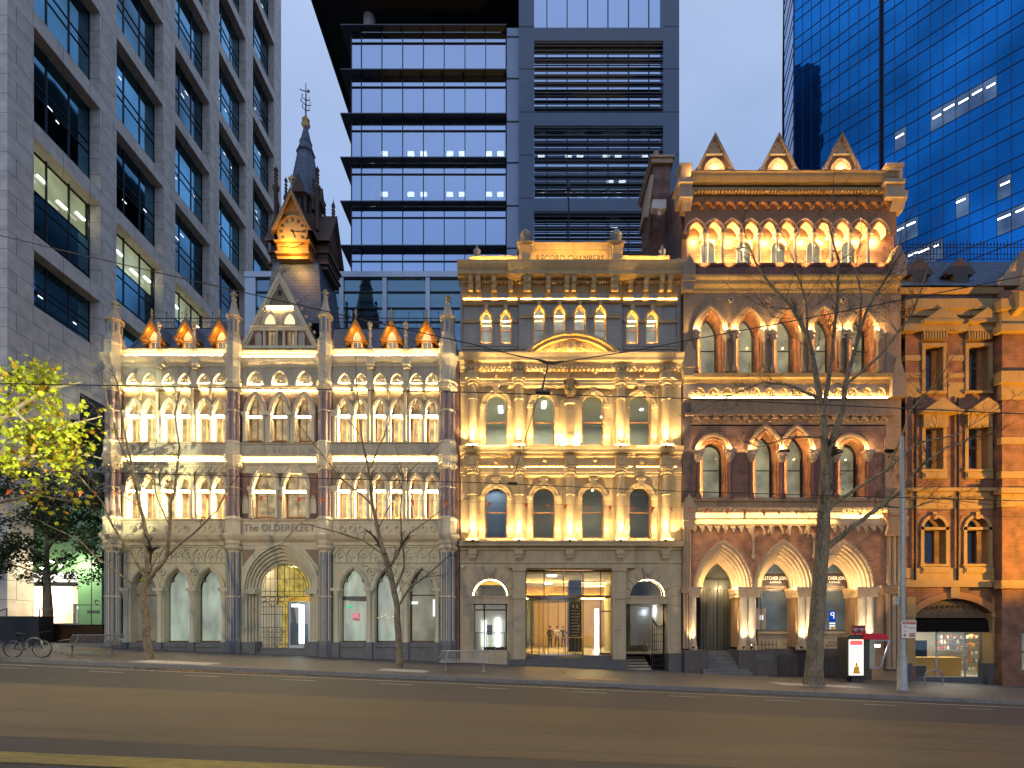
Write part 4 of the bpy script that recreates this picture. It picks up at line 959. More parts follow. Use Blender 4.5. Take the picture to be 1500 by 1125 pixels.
for px in (378, 441.3):
    k = MB(); k.prism([(p[0], p[1]) for p in arch_px(px, 4.5, 493, 8, yg, 4)] + [(X(px + 4.5, yg), Z(506, yg)), (X(px - 4.5, yg), Z(506, yg))], yg + 0.03, yg + 0.1); ring_of(k, px, 4.5, 493, 8, 0, 1, yg, yg + 0.1, n=4); k.build('blind_niche', 'cream_dull', OF)
k = MB(); k.pb(407, 412.5, 425, 433, yg + 0.055, yg + 0.1); k.build('vent', 'black', OF)
b = MB(); b.add([(X(357, 0.7), 0.7, Z(509, 0.7)), (X(409.5, .7), .7, Z(404, .7)), (X(409.5, .7), 5, Z(404, .7)), (X(357, .7), 5, Z(509, .7)), (X(462, .7), 0.7, Z(509, 0.7)), (X(462, .7), 5, Z(509, .7))], [(0, 1, 2, 3), (1, 4, 5, 2)]); b.build('gable_roof', 'slate', OF)

mat('clock_amber', (0.42, 0.29, 0.12), 0.6, 0.15, 3)
# --- clock tower on a slate base
yT = 4.5; TX = X(448, yT); xw = 1.05
def TZ(py): return Z(py, yT)
ct = MB(); ct.lathe(TX, yT, [(2.55, TZ(500)), (1.95, TZ(408))], 4, 0, False, pi / 4); CTW = ct.build('clock_tower', 'slate', OF)
k = MB(); k.box(TX - 0.85, TX + 0.85, yT - 0.85, yT + 0.85, TZ(412), TZ(330)); k.lathe(TX, yT, [(1.7, TZ(412)), (1.75, TZ(406)), (1.5, TZ(400)), (1.52, TZ(395)), (1.66, TZ(391)), (1.5, TZ(390))], 4, 0, False, pi / 4); k.build('belfry', 'bronze_brown', CTW)
def gable(axis):
    """a projecting clock gable: axis = outward unit direction"""
    dx, dy = axis; px_, py__ = -dy, dx
    def q(u, v, z): return (TX + dx * v + px_ * u, yT + dy * v + py__ * u, z)
    body = MB(); v0, v1 = 0.9, 1.75; h = 1.0
    zb, ze, zt = TZ(404), TZ(369), TZ(318)
    def bx(u0, u1, va, vb, z0, z1):
        vs = [q(u, v, z) for z in (z0, z1) for u, v in ((u0, va), (u1, va), (u1, vb), (u0, vb))]
        body.add(vs, [(0, 1, 5, 4), (1, 2, 6, 5), (2, 3, 7, 6), (3, 0, 4, 7), (4, 5, 6, 7), (3, 2, 1, 0)])
    bx(-h * 0.92, h * 0.92, v0, v1, zb, ze)
    vs = [q(-h, v1, ze - 0.1), q(h, v1, ze - 0.1), q(0, v1, zt - 0.1), q(-h, v0, ze - 0.1), q(h, v0, ze - 0.1), q(0, v0 - 0.4, zt - 0.1)]
    body.add(vs, [(0, 1, 2), (0, 2, 5, 3), (1, 4, 5, 2)])
    for (zz, dz, ov) in ((TZ(386), 0.13, 0.14), (TZ(392), 0.08, 0.05), (TZ(401), 0.14, 0.1), (TZ(407), 0.16, 0.02)): bx(-h * 0.92 - ov, h * 0.92 + ov, v0, v1 + ov, zz - dz, zz)
    o = body.build('clock_gable', 'ochre_paint' if axis == (0, -1) else 'bronze_brown', CTW)
    rf = MB()
    for s in (-1, 1):
        rf.add([q(s * (h + 0.26), v1 + 0.24, ze - 0.28), q(0, v1 + 0.24, zt + 0.06), q(0, v1 + 0.24, zt - 0.16), q(s * (h + 0.08), v1 + 0.24, ze - 0.28), q(s * (h + 0.26), v0, ze - 0.28), q(0, v0 - 0.4, zt + 0.06), q(0, v0 - 0.4, zt - 0.16), q(s * (h + 0.08), v0, ze - 0.28)],
               [(0, 1, 2, 3), (0, 4, 5, 1), (3, 2, 6, 7)])
    rf.build('gable_roof', 'bronze_brown', CTW)
    if axis == (0, -1):
        bd = MB()
        for s in (-1, 1):
            bd.add([q(s * (h + 0.16), v1 + 0.26, ze - 0.26), q(0, v1 + 0.26, zt - 0.02), q(0, v1 + 0.26, zt - 0.42), q(s * (h - 0.12), v1 + 0.26, ze - 0.26)], [(0, 1, 2, 3)])
            for i in range(7): bd.lathe(*q(s * (h - 0.06) * (i + 0.6) / 7.4, v1 + 0.27, 0)[:2], [(0, zt - 0.34 - (zt - ze) * (i + 0.6) / 7.2), (0.05, zt - 0.28 - (zt - ze) * (i + 0.6) / 7.2), (0, zt - 0.22 - (zt - ze) * (i + 0.6) / 7.2)], 5)
        bd.build('bargeboard', 'ochre_paint', CTW)
        c0 = q(0, v1 + 0.02, TZ(373)); rr = 0.86
        f_ = MB(); f_.add([(c0[0] + rr * cos(t * pi / 16), c0[1], c0[2] + rr * sin(t * pi / 16)) for t in range(32)], [tuple(range(32))]); f_.ring([(c0[0] + rr * cos(t * pi / 16), c0[2] + rr * sin(t * pi / 16)) for t in range(33)], [(c0[0] + rr * 1.1 * cos(t * pi / 16), c0[2] + rr * 1.1 * sin(t * pi / 16)) for t in range(33)], c0[1] - 0.06, c0[1] + 0.02, 1, False)
        f_.build('clock_face', ['clock_amber', 'gilt'], CTW)
        nm = MB(); y_ = c0[1] - 0.015
        for t in range(12):
            a = t * pi / 6; u = Vector((cos(a), 0, sin(a))); v = Vector((-sin(a), 0, cos(a))); cc = Vector((c0[0], y_, c0[2]))
            for off in (-0.045, 0.045): nm.add([cc + u * 0.58 + v * (off - 0.022), cc + u * 0.78 + v * (off - 0.028), cc + u * 0.78 + v * (off + 0.028), cc + u * 0.58 + v * (off + 0.022)], [(0, 1, 2, 3)])
        for ang, ln in ((-0.08, 0.66), (-1.15, 0.45)):
            u = Vector((cos(ang), 0, sin(ang))); v = Vector((-sin(ang), 0, cos(ang))); cc = Vector((c0[0], y_ - 0.02, c0[2]))
            nm.add([cc - u * 0.12 + v * 0.04, cc - u * 0.12 - v * 0.04, cc + u * ln - v * 0.015, cc + u * ln + v * 0.015], [(0, 1, 2, 3)])
        nm.build('clock_numerals', 'ink', CTW)
        lamp('POINT', (c0[0] - 0.2, c0[1] - 0.55, TZ(391)), 130, AMBER, OF, None, 0.05); lamp('POINT', (c0[0] + 0.1, c0[1] - 0.5, TZ(409)), 110, AMBER, OF, None, 0.05)
        fn = MB(); x_, y__, _ = q(0, v1 + 0.2, 0); fn.lathe(x_, y__, [(0.05, zt), (0.05, zt + 0.35), (0.14, zt + 0.45), (0.05, zt + 0.55), (0.05, zt + 0.75), (0.0, zt + 0.9)], 6); fn.box(x_ - 0.17, x_ + 0.17, y__ - 0.04, y__ + 0.04, zt + 0.58, zt + 0.7); fn.build('finial', 'gilt', CTW)
for ax in ((0, -1), (1, 0), (-1, 0), (0, 1)): gable(ax)
k = MB(); k.lathe(TX, yT, [(0.80, TZ(340)), (0.80, TZ(308)), (1.06, TZ(304)), (1.12, TZ(302)), (0.9, TZ(300))], 8, 0, False, pi / 8)
for a in range(8): k.tube([(TX + 0.86 * cos(a * pi / 4 + pi / 8), yT + 0.86 * sin(a * pi / 4 + pi / 8), TZ(345)), (TX + 0.86 * cos(a * pi / 4 + pi / 8), yT + 0.86 * sin(a * pi / 4 + pi / 8), TZ(301))], 0.11, 6)
k.build('lantern', 'bronze_brown', CTW)
k = MB()
for a in range(8):
    aa = a * pi / 4; k.box(TX + 0.74 * cos(aa) - 0.13, TX + 0.74 * cos(aa) + 0.13, yT + 0.74 * sin(aa) - 0.13, yT + 0.74 * sin(aa) + 0.13, TZ(335), TZ(308))
k.build('louvre', 'black', CTW)
k = MB(); k.lathe(TX, yT, [(1.12, TZ(302)), (0.90, TZ(280)), (0.50, TZ(228)), (0.58, TZ(226)), (0.50, TZ(225)), (0.36, TZ(212)), (0.40, TZ(210)), (0.32, TZ(209)), (0.24, TZ(199)), (0.12, TZ(187))], 8, 0, False, pi / 8); k.build('spire', 'slate', CTW)
for a in range(4):
    dx, dy = cos(a * pi / 2), sin(a * pi / 2); k = MB()
    def q(u, v, z): return (TX + dx * v - dy * u, yT + dy * v + dx * u, z)
    k.add([q(-0.42, 1.08, TZ(303)), q(0.42, 1.08, TZ(303)), q(0, 1.08, TZ(276)), q(0, 0.4, TZ(276)), q(-0.42, 0.7, TZ(303)), q(0.42, 0.7, TZ(303))], [(0, 1, 2), (0, 2, 3, 4), (1, 5, 3, 2)]); k.build('spire_gablet', 'bronze_brown', CTW)
for a in range(4):
    aa = pi / 4 + a * pi / 2
    for rad, z0, z1, w0 in ((1.78, 362, 270, 0.13), (1.2, 325, 276, 0.10)):
        ax = aa if rad > 1.9 else aa + 0.0; x_, y__ = TX + rad * cos(ax), yT + rad * sin(ax); k = MB()
        k.lathe(x_, y__, [(w0, TZ(z0)), (w0, TZ(z1 + 36)), (w0 * 1.7, TZ(z1 + 33)), (w0 * 1.6, TZ(z1 + 30)), (w0 * 0.9, TZ(z1 + 28)), (w0 * 0.45, TZ(z1 + 8)), (w0 * 1.0, TZ(z1 + 6)), (w0 * 0.4, TZ(z1 + 4)), (0, TZ(z1))], 6)
        for i in range(4): k.lathe(x_, y__, [(w0 * 0.5, TZ(z1 + 24 - 5 * i)), (w0 * 1.05, TZ(z1 + 23 - 5 * i)), (w0 * 0.5, TZ(z1 + 22 - 5 * i))], 6)
        k.build('pinnacle', 'bronze_brown', CTW)
for (u, v) in ((1, 0), (-1, 0), (0, 1)):
    x_, y__ = TX + u * 1.75, yT + v * 1.75; k = MB(); k.lathe(x_, y__, [(0.12, TZ(330)), (0.16, TZ(322)), (0.07, TZ(318)), (0.12, TZ(312)), (0.05, TZ(308)), (0.10, TZ(300)), (0.04, TZ(297)), (0, TZ(290))], 6); k.build('finial', 'bronze_brown', CTW)
k = MB(); k.lathe(TX, yT, [(0.14, TZ(188)), (0.28, TZ(183)), (0.16, TZ(180)), (0.24, TZ(176)), (0.1, TZ(173)), (0.05, TZ(168))], 8); k.build('spire_boss', 'gilt', CTW)
k = MB(); k.tube([(TX, yT, TZ(172)), (TX, yT, TZ(122))], [0.05, 0.02], 5)
for zz, rr in ((158, 0.22), (150, 0.30), (143, 0.24)):
    for a in range(4):
        aa = a * pi / 2 + 0.5; k.tube([(TX, yT, TZ(zz + 4)), (TX + rr * cos(aa), yT + rr * sin(aa), TZ(zz + 1)), (TX + rr * 0.8 * cos(aa), yT + rr * 0.8 * sin(aa), TZ(zz - 3))], 0.028, 4)
k.tube([(TX - 0.38, yT, TZ(131)), (TX, yT, TZ(134)), (TX + 0.25, yT, TZ(133))], 0.03, 4); k.prism([(TX + 0.12, TZ(137)), (TX + 0.24, TZ(134)), (TX + 0.12, TZ(130))], yT - 0.02, yT + 0.02); k.build('weathervane', 'iron', CTW)
# ------------------------------------------------------------------ sandstone classical building (middle of the row)
gx = X(835, 0)
RC = thing('sandstone_chambers', 'floodlit golden sandstone chambers with tall columns and a curved pediment', 'building', (gx, 0.5, ground(gx)))
b = MB(); b.box(X(676, 1.0), X(998, 1.0), 6.0, 14, Z(800), Z(420)); b.box(X(676, 1.0), X(998, 1.0), 0.75, 6.0, Z(510), Z(400)); b.build("rear_wall", "sand_grey", RC)
b = MB(); b.box(X(673.5), X(676.5), 0.25, 14, -2, Z(400)); b.box(X(994), X(998), 0.25, 14, -2, Z(400)); b.build('side_wall', 'sand_grey', RC)
# rooms behind the glazing of the upper floors
def room(parent, x0, x1, y0, y1, z0, z1, lamps, m='plaster', lm='downlight', lw=0.3, ll=0.3, floor='lobby_floor'):
    k = MB(); k.quad((x0, y1, z0), (x1, y1, z0), (x1, y1, z1), (x0, y1, z1)); k.quad((x0, y0, z0), (x0, y1, z0), (x0, y1, z1), (x0, y0, z1)); k.quad((x1, y0, z0), (x1, y1, z0), (x1, y1, z1), (x1, y0, z1))
    k.quad((x0, y0, z1), (x1, y0, z1), (x1, y1, z1), (x0, y1, z1)); k.quad((x0, y0, z0), (x1, y0, z0), (x1, y1, z0), (x0, y1, z0), 1)
    o = k.build('room', [m, floor], parent)
    for (lx, ly) in lamps:
        k = MB(); k.box(lx - lw / 2, lx + lw / 2, ly - ll / 2, ly + ll / 2, z1 - 0.05, z1 - 0.02); k.build('ceiling_lamp', lm, o)
    return o
mat('room_grey', (0.34, 0.34, 0.27), 0.8, 0.2, 0.8)
COLS = [692.4, 760.3, 835, 909, 975.4]
WINS = [726.7, 796.4, 868.6, 938]
def floor_windows(hw, ys, rise, sill, top, y, mp_, rail, m='sandstone'):
    k = MB(); k.wall(X(675, y), X(998, y), Z(sill + 3, y), Z(top, y), y, [(arch_px(px, hw, ys, rise, y), Z(sill, y)) for px in WINS], 0.34, 0); k.build('wall', m, RC)
    for i, px in enumerate(WINS):
        r_ = MB(); ring_of(r_, px, hw, ys, rise, 0, 2.4, y - 0.05, y + 0.02); ring_of(r_, px, hw, ys, rise, 2.4, 5.0, y - 0.09, y + 0.02); ring_of(r_, px, hw, ys, rise, 5.0, 6.6, y - 0.14, y + 0.02)
        r_.pb(px - hw - 9.5, px - hw, ys - 1, ys + 4, y - 0.12, y + 0.02); r_.pb(px + hw, px + hw + 9.5, ys - 1, ys + 4, y - 0.12, y + 0.02)
        r_.build('arch', m, RC)
        k = MB(); zt = ys - rise; k.prism([(X(px - 4.6, y), Z(zt - 10, y)), (X(px + 4.6, y), Z(zt - 10, y)), (X(px + 3, y), Z(zt + 1, y)), (X(px - 3, y), Z(zt + 1, y))], y - 0.26, y); k.prism([(X(px - 6.5, y), Z(zt - 12, y)), (X(px + 6.5, y), Z(zt - 12, y)), (X(px + 6, y), Z(zt - 9, y)), (X(px - 6, y), Z(zt - 9, y))], y - 0.3, y); k.build('keystone', m, RC)
        # jamb piers
        k = MB(); k.pb(px - hw - 9, px - hw - 1.2, ys + 4, sill, y - 0.06, y + 0.01); k.pb(px + hw + 1.2, px + hw + 9, ys + 4, sill, y - 0.06, y + 0.01)
        for j in range(4):
            for s in (-1, 1): k.pb(px + s * (hw + 0.8) - 0.8, px + s * (hw + 0.8) + 0.8, ys + 10 + j * 11, ys + 14 + j * 11, y - 0.085, y)
        k.build('jamb', m, RC)
        wy = y + 0.22; sh = (762 - px) * 0.22 / D
        window(RC, arch_px(px + sh, hw - 0.3, ys, rise - 0.3, wy), Z(sill, wy), wy, 0.05, 0.08, 'timber', mp_[i], 0, (Z(rail, wy),))
        k = MB(); k.pb(px - hw, px + hw, sill - 0.5, sill + 3, y - 0.10, y + 0.3); k.build('sill', m, RC)
floor_windows(15.8, 593, 16, 653.5, 566, 0.12, ['glass_room'] * 4, 619)
floor_windows(15.8, 727, 13.5, 789, 696, 0.12, ['glass_room', 'glass_room', 'glass_room', 'glass_room'], 751)
room(RC, X(678), X(840), 0.5, 5.5, Z(656), Z(562), [(X(700), 2.2), (X(730), 3), (X(800), 2.4), (X(775), 3.6)], 'room_grey', 'cool_tube', 0.25, 0.9)
room(RC, X(841), X(996), 0.5, 5.5, Z(656), Z(562), [(X(900), 4.0), (X(960), 3.0)], 'room_grey', 'downlight', 0.16, 0.16)
room(RC, X(678), X(760), 0.5, 3.0, Z(792), Z(694), [(X(705), 1.6), (X(722), 2.2)], 'panel_blue', 'cool_tube', 0.5, 0.8)
room(RC, X(761), X(996), 0.5, 4.5, Z(792), Z(694), [(X(805), 2.0), (X(880), 3.0)], 'room_grey', 'downlight', 0.09, 0.09)

lamp('AREA', (X(757), 3.0, Z(566)), 420, (0.95, 1, 0.86), RC, (X(757), 3.0, 0), 5.0, sy=3.0); lamp('AREA', (X(915), 3.0, Z(566)), 260, (1, 1, 0.80), RC, (X(915), 3.0, 0), 5.0, sy=3.0); lamp('AREA', (X(718), 1.8, Z(698)), 40, (0.8, 0.92, 1), RC, (X(718), 1.8, 0), 2.0); lamp('AREA', (X(878), 2.5, Z(698)), 60, (1, 0.95, 0.75), RC, (X(878), 2.5, 0), 5.0, sy=2.0)
def entab(yt, yb, steps, xs=(674, 998), center=(745, 929.5), m='sandstone', y=0.1, cy_=-0.18):
    """entablature in three lengths: the middle one stands proud; steps = (projection, py)"""
    for a, c, yy in ((xs[0], center[0], y), (center[0], center[1], cy_), (center[1], xs[1], y)):
        k = MB(); pr = [(d_, Z(p_, yy)) for d_, p_ in steps]; k.mould(X(a, yy), X(c, yy), yy, pr, back=0.4); k.build('entablature', m, RC)
# third floor cornice with dentils and the curved pediment
entab(524, 566, [(0.0, 566), (0.05, 565), (0.05, 562), (0.08, 561), (0.08, 557), (0.02, 556.5), (0.02, 545), (0.10, 544), (0.12, 541), (0.2, 540), (0.24, 536), (0.45, 534), (0.48, 530), (0.56, 526), (0.58, 524.5), (0.0, 523)])
for a, c, yy in ((680, 745, 0.1), (747, 928, -0.18), (930, 993, 0.1)):
    k = MB(); n = int((c - a) / 6.2)
    for i in range(n): px = a + (c - a) * (i + 0.5) / n; k.pb(px - 1.7, px + 1.7, 536.2, 540.2, yy - 0.34, yy - 0.1)
    k.build('dentils', 'sandstone', RC)
    led(RC, a + 2, c - 2, 556.5, yy - 0.03, 'led_dim', 0.016, 0.02, zy=yy)  # hidden strip, added to brighten the frieze
yp = -0.28
def seg(px0, px1, ytop, ybase, off=0.0, n=24):
    cxx, hw = X((px0 + px1) / 2, yp), L((px1 - px0) / 2, yp); rise = L(ybase - ytop, yp)
    return pointed(cxx, hw, Z(ybase, yp), rise, n // 2, off)
k = MB(); o_ = seg(766, 908.5, 490.5, 523); i_ = seg(766, 908.5, 490.5, 523, -L(8.5)); i_ = [(p[0], max(p[1], Z(523, yp))) for p in i_]; m_ = seg(766, 908.5, 490.5, 523, -L(4))
k.ring(m_, o_, yp - 0.36, yp + 0.5); k.ring(i_, m_, yp - 0.2, yp + 0.5); k.build('curved_pediment', 'sandstone', RC)
k = MB(); k.prism(i_, yp - 0.02, yp + 0.5); k.build('tympanum', 'sandstone', RC)
k = MB(); cx_ = X(837, yp)
k.lathe(cx_, yp - 0.05, [(0.0, Z(521, yp)), (0.22, Z(517, yp)), (0.28, Z(510, yp)), (0.2, Z(504, yp)), (0.26, Z(501, yp)), (0.0, Z(500, yp))], 10, sy_=0.5)
for s in (-1, 1):
    for (cx2, cz2, r0, r1, turns, dr) in ((0.62, 514, 0.30, 0.05, 1.4, 1), (1.12, 517, 0.22, 0.04, 1.3, -1), (1.56, 519, 0.15, 0.03, 1.2, 1), (0.46, 507, 0.16, 0.03, 1.2, -1)):
        pts = []
        for t in range(22):
            u = t / 21; a = dr * 2 * pi * turns * u + pi / 2; r_ = r0 + (r1 - r0) * u; pts.append((cx_ + s * (cx2 + r_ * cos(a)), yp - 0.04, Z(cz2, yp) + r_ * sin(a)))
        k.tube(pts, 0.045, 5)
    k.tube([(cx_ + s * 0.3, yp - 0.04, Z(519, yp)), (cx_ + s * 0.9, yp - 0.04, Z(521, yp)), (cx_ + s * 1.9, yp - 0.04, Z(521.6, yp))], 0.04, 5)
k.build('carved_cartouche', 'sandstone', RC)
led(RC, 790, 884, 521.5, yp - 0.22, 'led_gold', 0.02, zy=yp)
# second floor entablature
entab(655, 697, [(0.0, 697), (0.05, 696), (0.05, 693), (0.08, 692), (0.08, 684.5), (0.02, 684), (0.02, 671), (0.1, 669.5), (0.12, 667), (0.34, 665), (0.36, 662), (0.46, 659), (0.48, 657.5), (0.0, 656)])
for a, c, yy in ((680, 745, 0.1), (747, 928, -0.18), (930, 993, 0.1)):
    k = MB(); n = int((c - a) / 2.9)
    for i in range(n): px = a + (c - a) * (i + 0.5) / n; k.pb(px - 0.8, px + 0.8, 665.6, 667.4, yy - 0.24, yy - 0.1)
    k.build('dentils', 'sandstone', RC); led(RC, a + 2, c - 2, 684.0, yy - 0.03, 'led_dim', 0.016, 0.02, zy=yy)  # another hidden strip added to brighten the lower frieze
for cs_, yy in ((548.5, 0), (676.5, 0)):
    for px in (726.7, 798, 872, 940):
        k = MB(); y0 = -0.2 if 745 < px < 929 else 0.08; k.lathe(X(px, y0), y0 - 0.02, [(0, Z(cs_ + 3)), (0.09, Z(cs_ + 2)), (0.12, Z(cs_)), (0.09, Z(cs_ - 2)), (0, Z(cs_ - 3))], 8); k.build('boss', 'sandstone', RC)
# ledge over the ground floor
entab(794, 833, [(0.0, 833), (0.06, 832), (0.06, 829), (0.02, 828.5), (0.02, 826), (0.08, 825), (0.08, 821), (0.0, 820), (0.0, 807), (0.08, 806), (0.12, 803), (0.38, 801), (0.40, 798), (0.46, 796), (0.46, 794.6), (0.0, 793.5)], m='sand_ground')
for px in (692, 760, 835, 909, 975):
    k = MB(); y0 = -0.2 if 745 < px < 929 else 0.08; k.pb(px - 6, px + 6, 805, 812, y0 - 0.22, y0); k.pb(px - 5, px + 5, 812, 817, y0 - 0.16, y0)
    for i in range(5): k.pb(px - 4.4 + 1.9 * i, px - 3.3 + 1.9 * i, 817, 822, y0 - 0.11, y0)
    k.build('console', 'sand_ground', RC)
# columns of both floors
for fl, (cap0, cap1, sh, b0, b1) in enumerate(((556, 568.5, 647, 648, 656), (686, 698.5, 786, 786, 794))):
    for i, px in enumerate(COLS):
        y = -0.22; x = X(px, y); r = L(6.6, y)
        if fl == 0 and i == 2: continue
        k = MB(); k.lathe(x, y, [(r * 1.02, Z(sh, y)), (r, Z(sh - 30, y)), (r * 0.86, Z(cap1, y))], 20)
        k.lathe(x, y, [(r * 1.06, Z(sh - 60, y)), (r * 1.1, Z(sh - 60.6, y)), (r * 1.06, Z(sh - 61.5, y))], 20)
        k.build('column', 'sandstone', RC)
        k = MB(); k.box(x - r * 1.3, x + r * 1.3, y - r * 1.3, y + 0.3, Z(b1, y), Z(b1 - 2.6, y)); k.lathe(x, y, [(r * 1.25, Z(b1 - 2.6, y)), (r * 1.3, Z(b1 - 4, y)), (r * 1.1, Z(b1 - 5.2, y)), (r * 1.16, Z(b1 - 6.4, y)), (r * 1.02, Z(b1 - 8, y))], 18); k.build('column_base', 'sandstone', RC)
        k = MB(); k.lathe(x, y, [(r * 0.9, Z(cap1 + 0.6, y)), (r * 1.0, Z(cap1, y)), (r * 0.88, Z(cap1 - 1, y)), (r * 0.95, Z(cap1 - 6, y)), (r * 1.25, Z(cap0 + 1.6, y))], 16)
        for t in range(10):
            a = pi + pi * t / 9
            for zz, rr in ((cap1 - 4.5, 1.05), (cap1 - 8.5, 1.2)): k.lathe(x + cos(a) * r * rr, y + sin(a) * r * rr, [(0, Z(zz + 2.5, y)), (0.055, Z(zz + 0.5, y)), (0.075, Z(zz - 1.4, y)), (0, Z(zz - 2, y))], 5)
        k.box(x - r * 1.42, x + r * 1.42, y - r * 1.42, y + 0.3, Z(cap0 + 1.8, y), Z(cap0 - 1, y)); k.build('column_capital', 'sandstone', RC)
        k = MB(); z0, z1 = (557, 545) if fl == 0 else (686, 670); k.box(x - r * 1.1, x + r * 1.1, y - r * 0.9, 0.2, Z(z0, y), Z(z1, y)); k.box(x - r * 0.9, x + r * 0.9, y - r * 1.15, 0.2, Z(z0 - 3, y), Z(z1 + 2, y)); k.lathe(x, y - r, [(0, Z(z1 + 7, y)), (0.1, Z(z1 + 5, y)), (0.12, Z(z1 + 3, y)), (0, Z(z1 + 2, y))], 6); k.build('bracket', 'sandstone', RC)
        k = MB(); k.pb(px - 10, px + 10, cap0 - 2, b1, 0.02, 0.14); k.build('pilaster', 'sandstone', RC)
        flood(RC, px, b1 - 5, y - r - 0.2, 1500, WARMW, (x, y - r * 0.6, Z(cap1, y)), 52)
    # side returns, lit from below
    for px in (679.5, 990): lamp('SPOT', (X(px, -0.1), -0.26, Z(b1 - 5, -0.1)), 420, WARMW, RC, (X(px, -0.1), 0.05, Z(cap1, 0)), 0.05, 80, 0.8)
    for px in WINS:
        for s in (-1, 1): lamp('SPOT', (X(px + s * 19.5, -0.06), -0.24, Z(b1 - 4, 0)), 260, WARMW, RC, (X(px + s * 19.5, -0.06), 0.05, Z(cap1, 0)), 0.04, 80, 0.8)
        led(RC, px - 14, px + 14, b1 - 3.2, 0.06, 'led_soft', 0.025)
for zz, pw in ((794, 400), (656, 430)): lamp('AREA', (X(835, -.55), -0.56, Z(zz - 3.5, -.5)), pw, WARMW, RC, (X(835, -.55), -0.05, Z(zz - 60, -.5)), 11.2, sy=0.06)  # added wash strips standing in for many small uplights
# pedestal, herm and figure in the middle of the third floor
y = -0.16
k = MB(); k.pb(820, 851, 585, 654, y + 0.1, y + 0.3); k.pb(827, 843, 584, 590, y - 0.25, y + 0.2); k.prism([(X(830, y), Z(650, y)), (X(840, y), Z(650, y)), (X(841, y), Z(590, y)), (X(829, y), Z(590, y))], y - 0.1, y + 0.2)
for i in range(6): k.prism([(X(835, y), Z(600 + i * 7, y)), (X(838.5, y), Z(603 + i * 7, y)), (X(835, y), Z(606 + i * 7, y)), (X(831.5, y), Z(603 + i * 7, y))], y - 0.14, y)
k.pb(828, 842, 636, 643, y - 0.16, y + 0.2); k.pb(830, 840, 643, 650, y - 0.12, y + 0.2); k.build('pedestal', 'sandstone', RC)
k = MB(); x = X(835, y - 0.1); yy = y - 0.2
k.lathe(x, yy, [(0.20, Z(584, y)), (0.30, Z(577, y)), (0.28, Z(570, y)), (0.24, Z(565, y)), (0.30, Z(561, y)), (0.24, Z(558.5, y)), (0.09, Z(556.5, y)), (0.14, Z(554, y)), (0.15, Z(551, y)), (0.0, Z(547.5, y))], 12, sy_=0.7)
for s in (-1, 1): k.tube([(x + s * 0.27, yy, Z(560, y)), (x + s * 0.36, yy - 0.05, Z(568, y)), (x + s * 0.14, yy - 0.24, Z(572, y))], [0.09, 0.08, 0.06], 6)
for s in (-1, 1): k.tube([(x + s * 0.12, yy - 0.16, Z(575, y)), (x + s * 0.13, yy - 0.26, Z(580, y)), (x + s * 0.13, yy - 0.2, Z(585, y))], [0.12, 0.12, 0.09], 6)
k.build('seated_statue', 'stone_ochre', RC)
for s in (-1, 1): lamp('POINT', (X(835 + s * 11, y), y - 0.14, Z(648, y)), 150, WARMW, RC, None, 0.05)
for s in (-1, 1): k = MB(); k.pb(835 + s * 16 - 1.5, 835 + s * 16 + 1.5, 649, 654, y - 0.2, y - 0.1); k.build('floodlight', 'black', RC)
# spandrel carving between the arches of the third floor
k = MB()
for px in WINS:
    for s in (-1, 1):
        for i, (dx, dz, rr) in enumerate(((21, 576, 0.14), (25, 569, 0.16), (17, 568, 0.10), (26, 579, 0.09))):
            pts = [(X(px + s * dx, 0.08) + rr * (1 - t / 14) * cos(t * 0.75), 0.07, Z(dz, 0.08) + rr * (1 - t / 14) * sin(t * 0.75)) for t in range(13)]; k.tube(pts, 0.028, 4)
k.build('spandrel_carving', 'sandstone', RC)

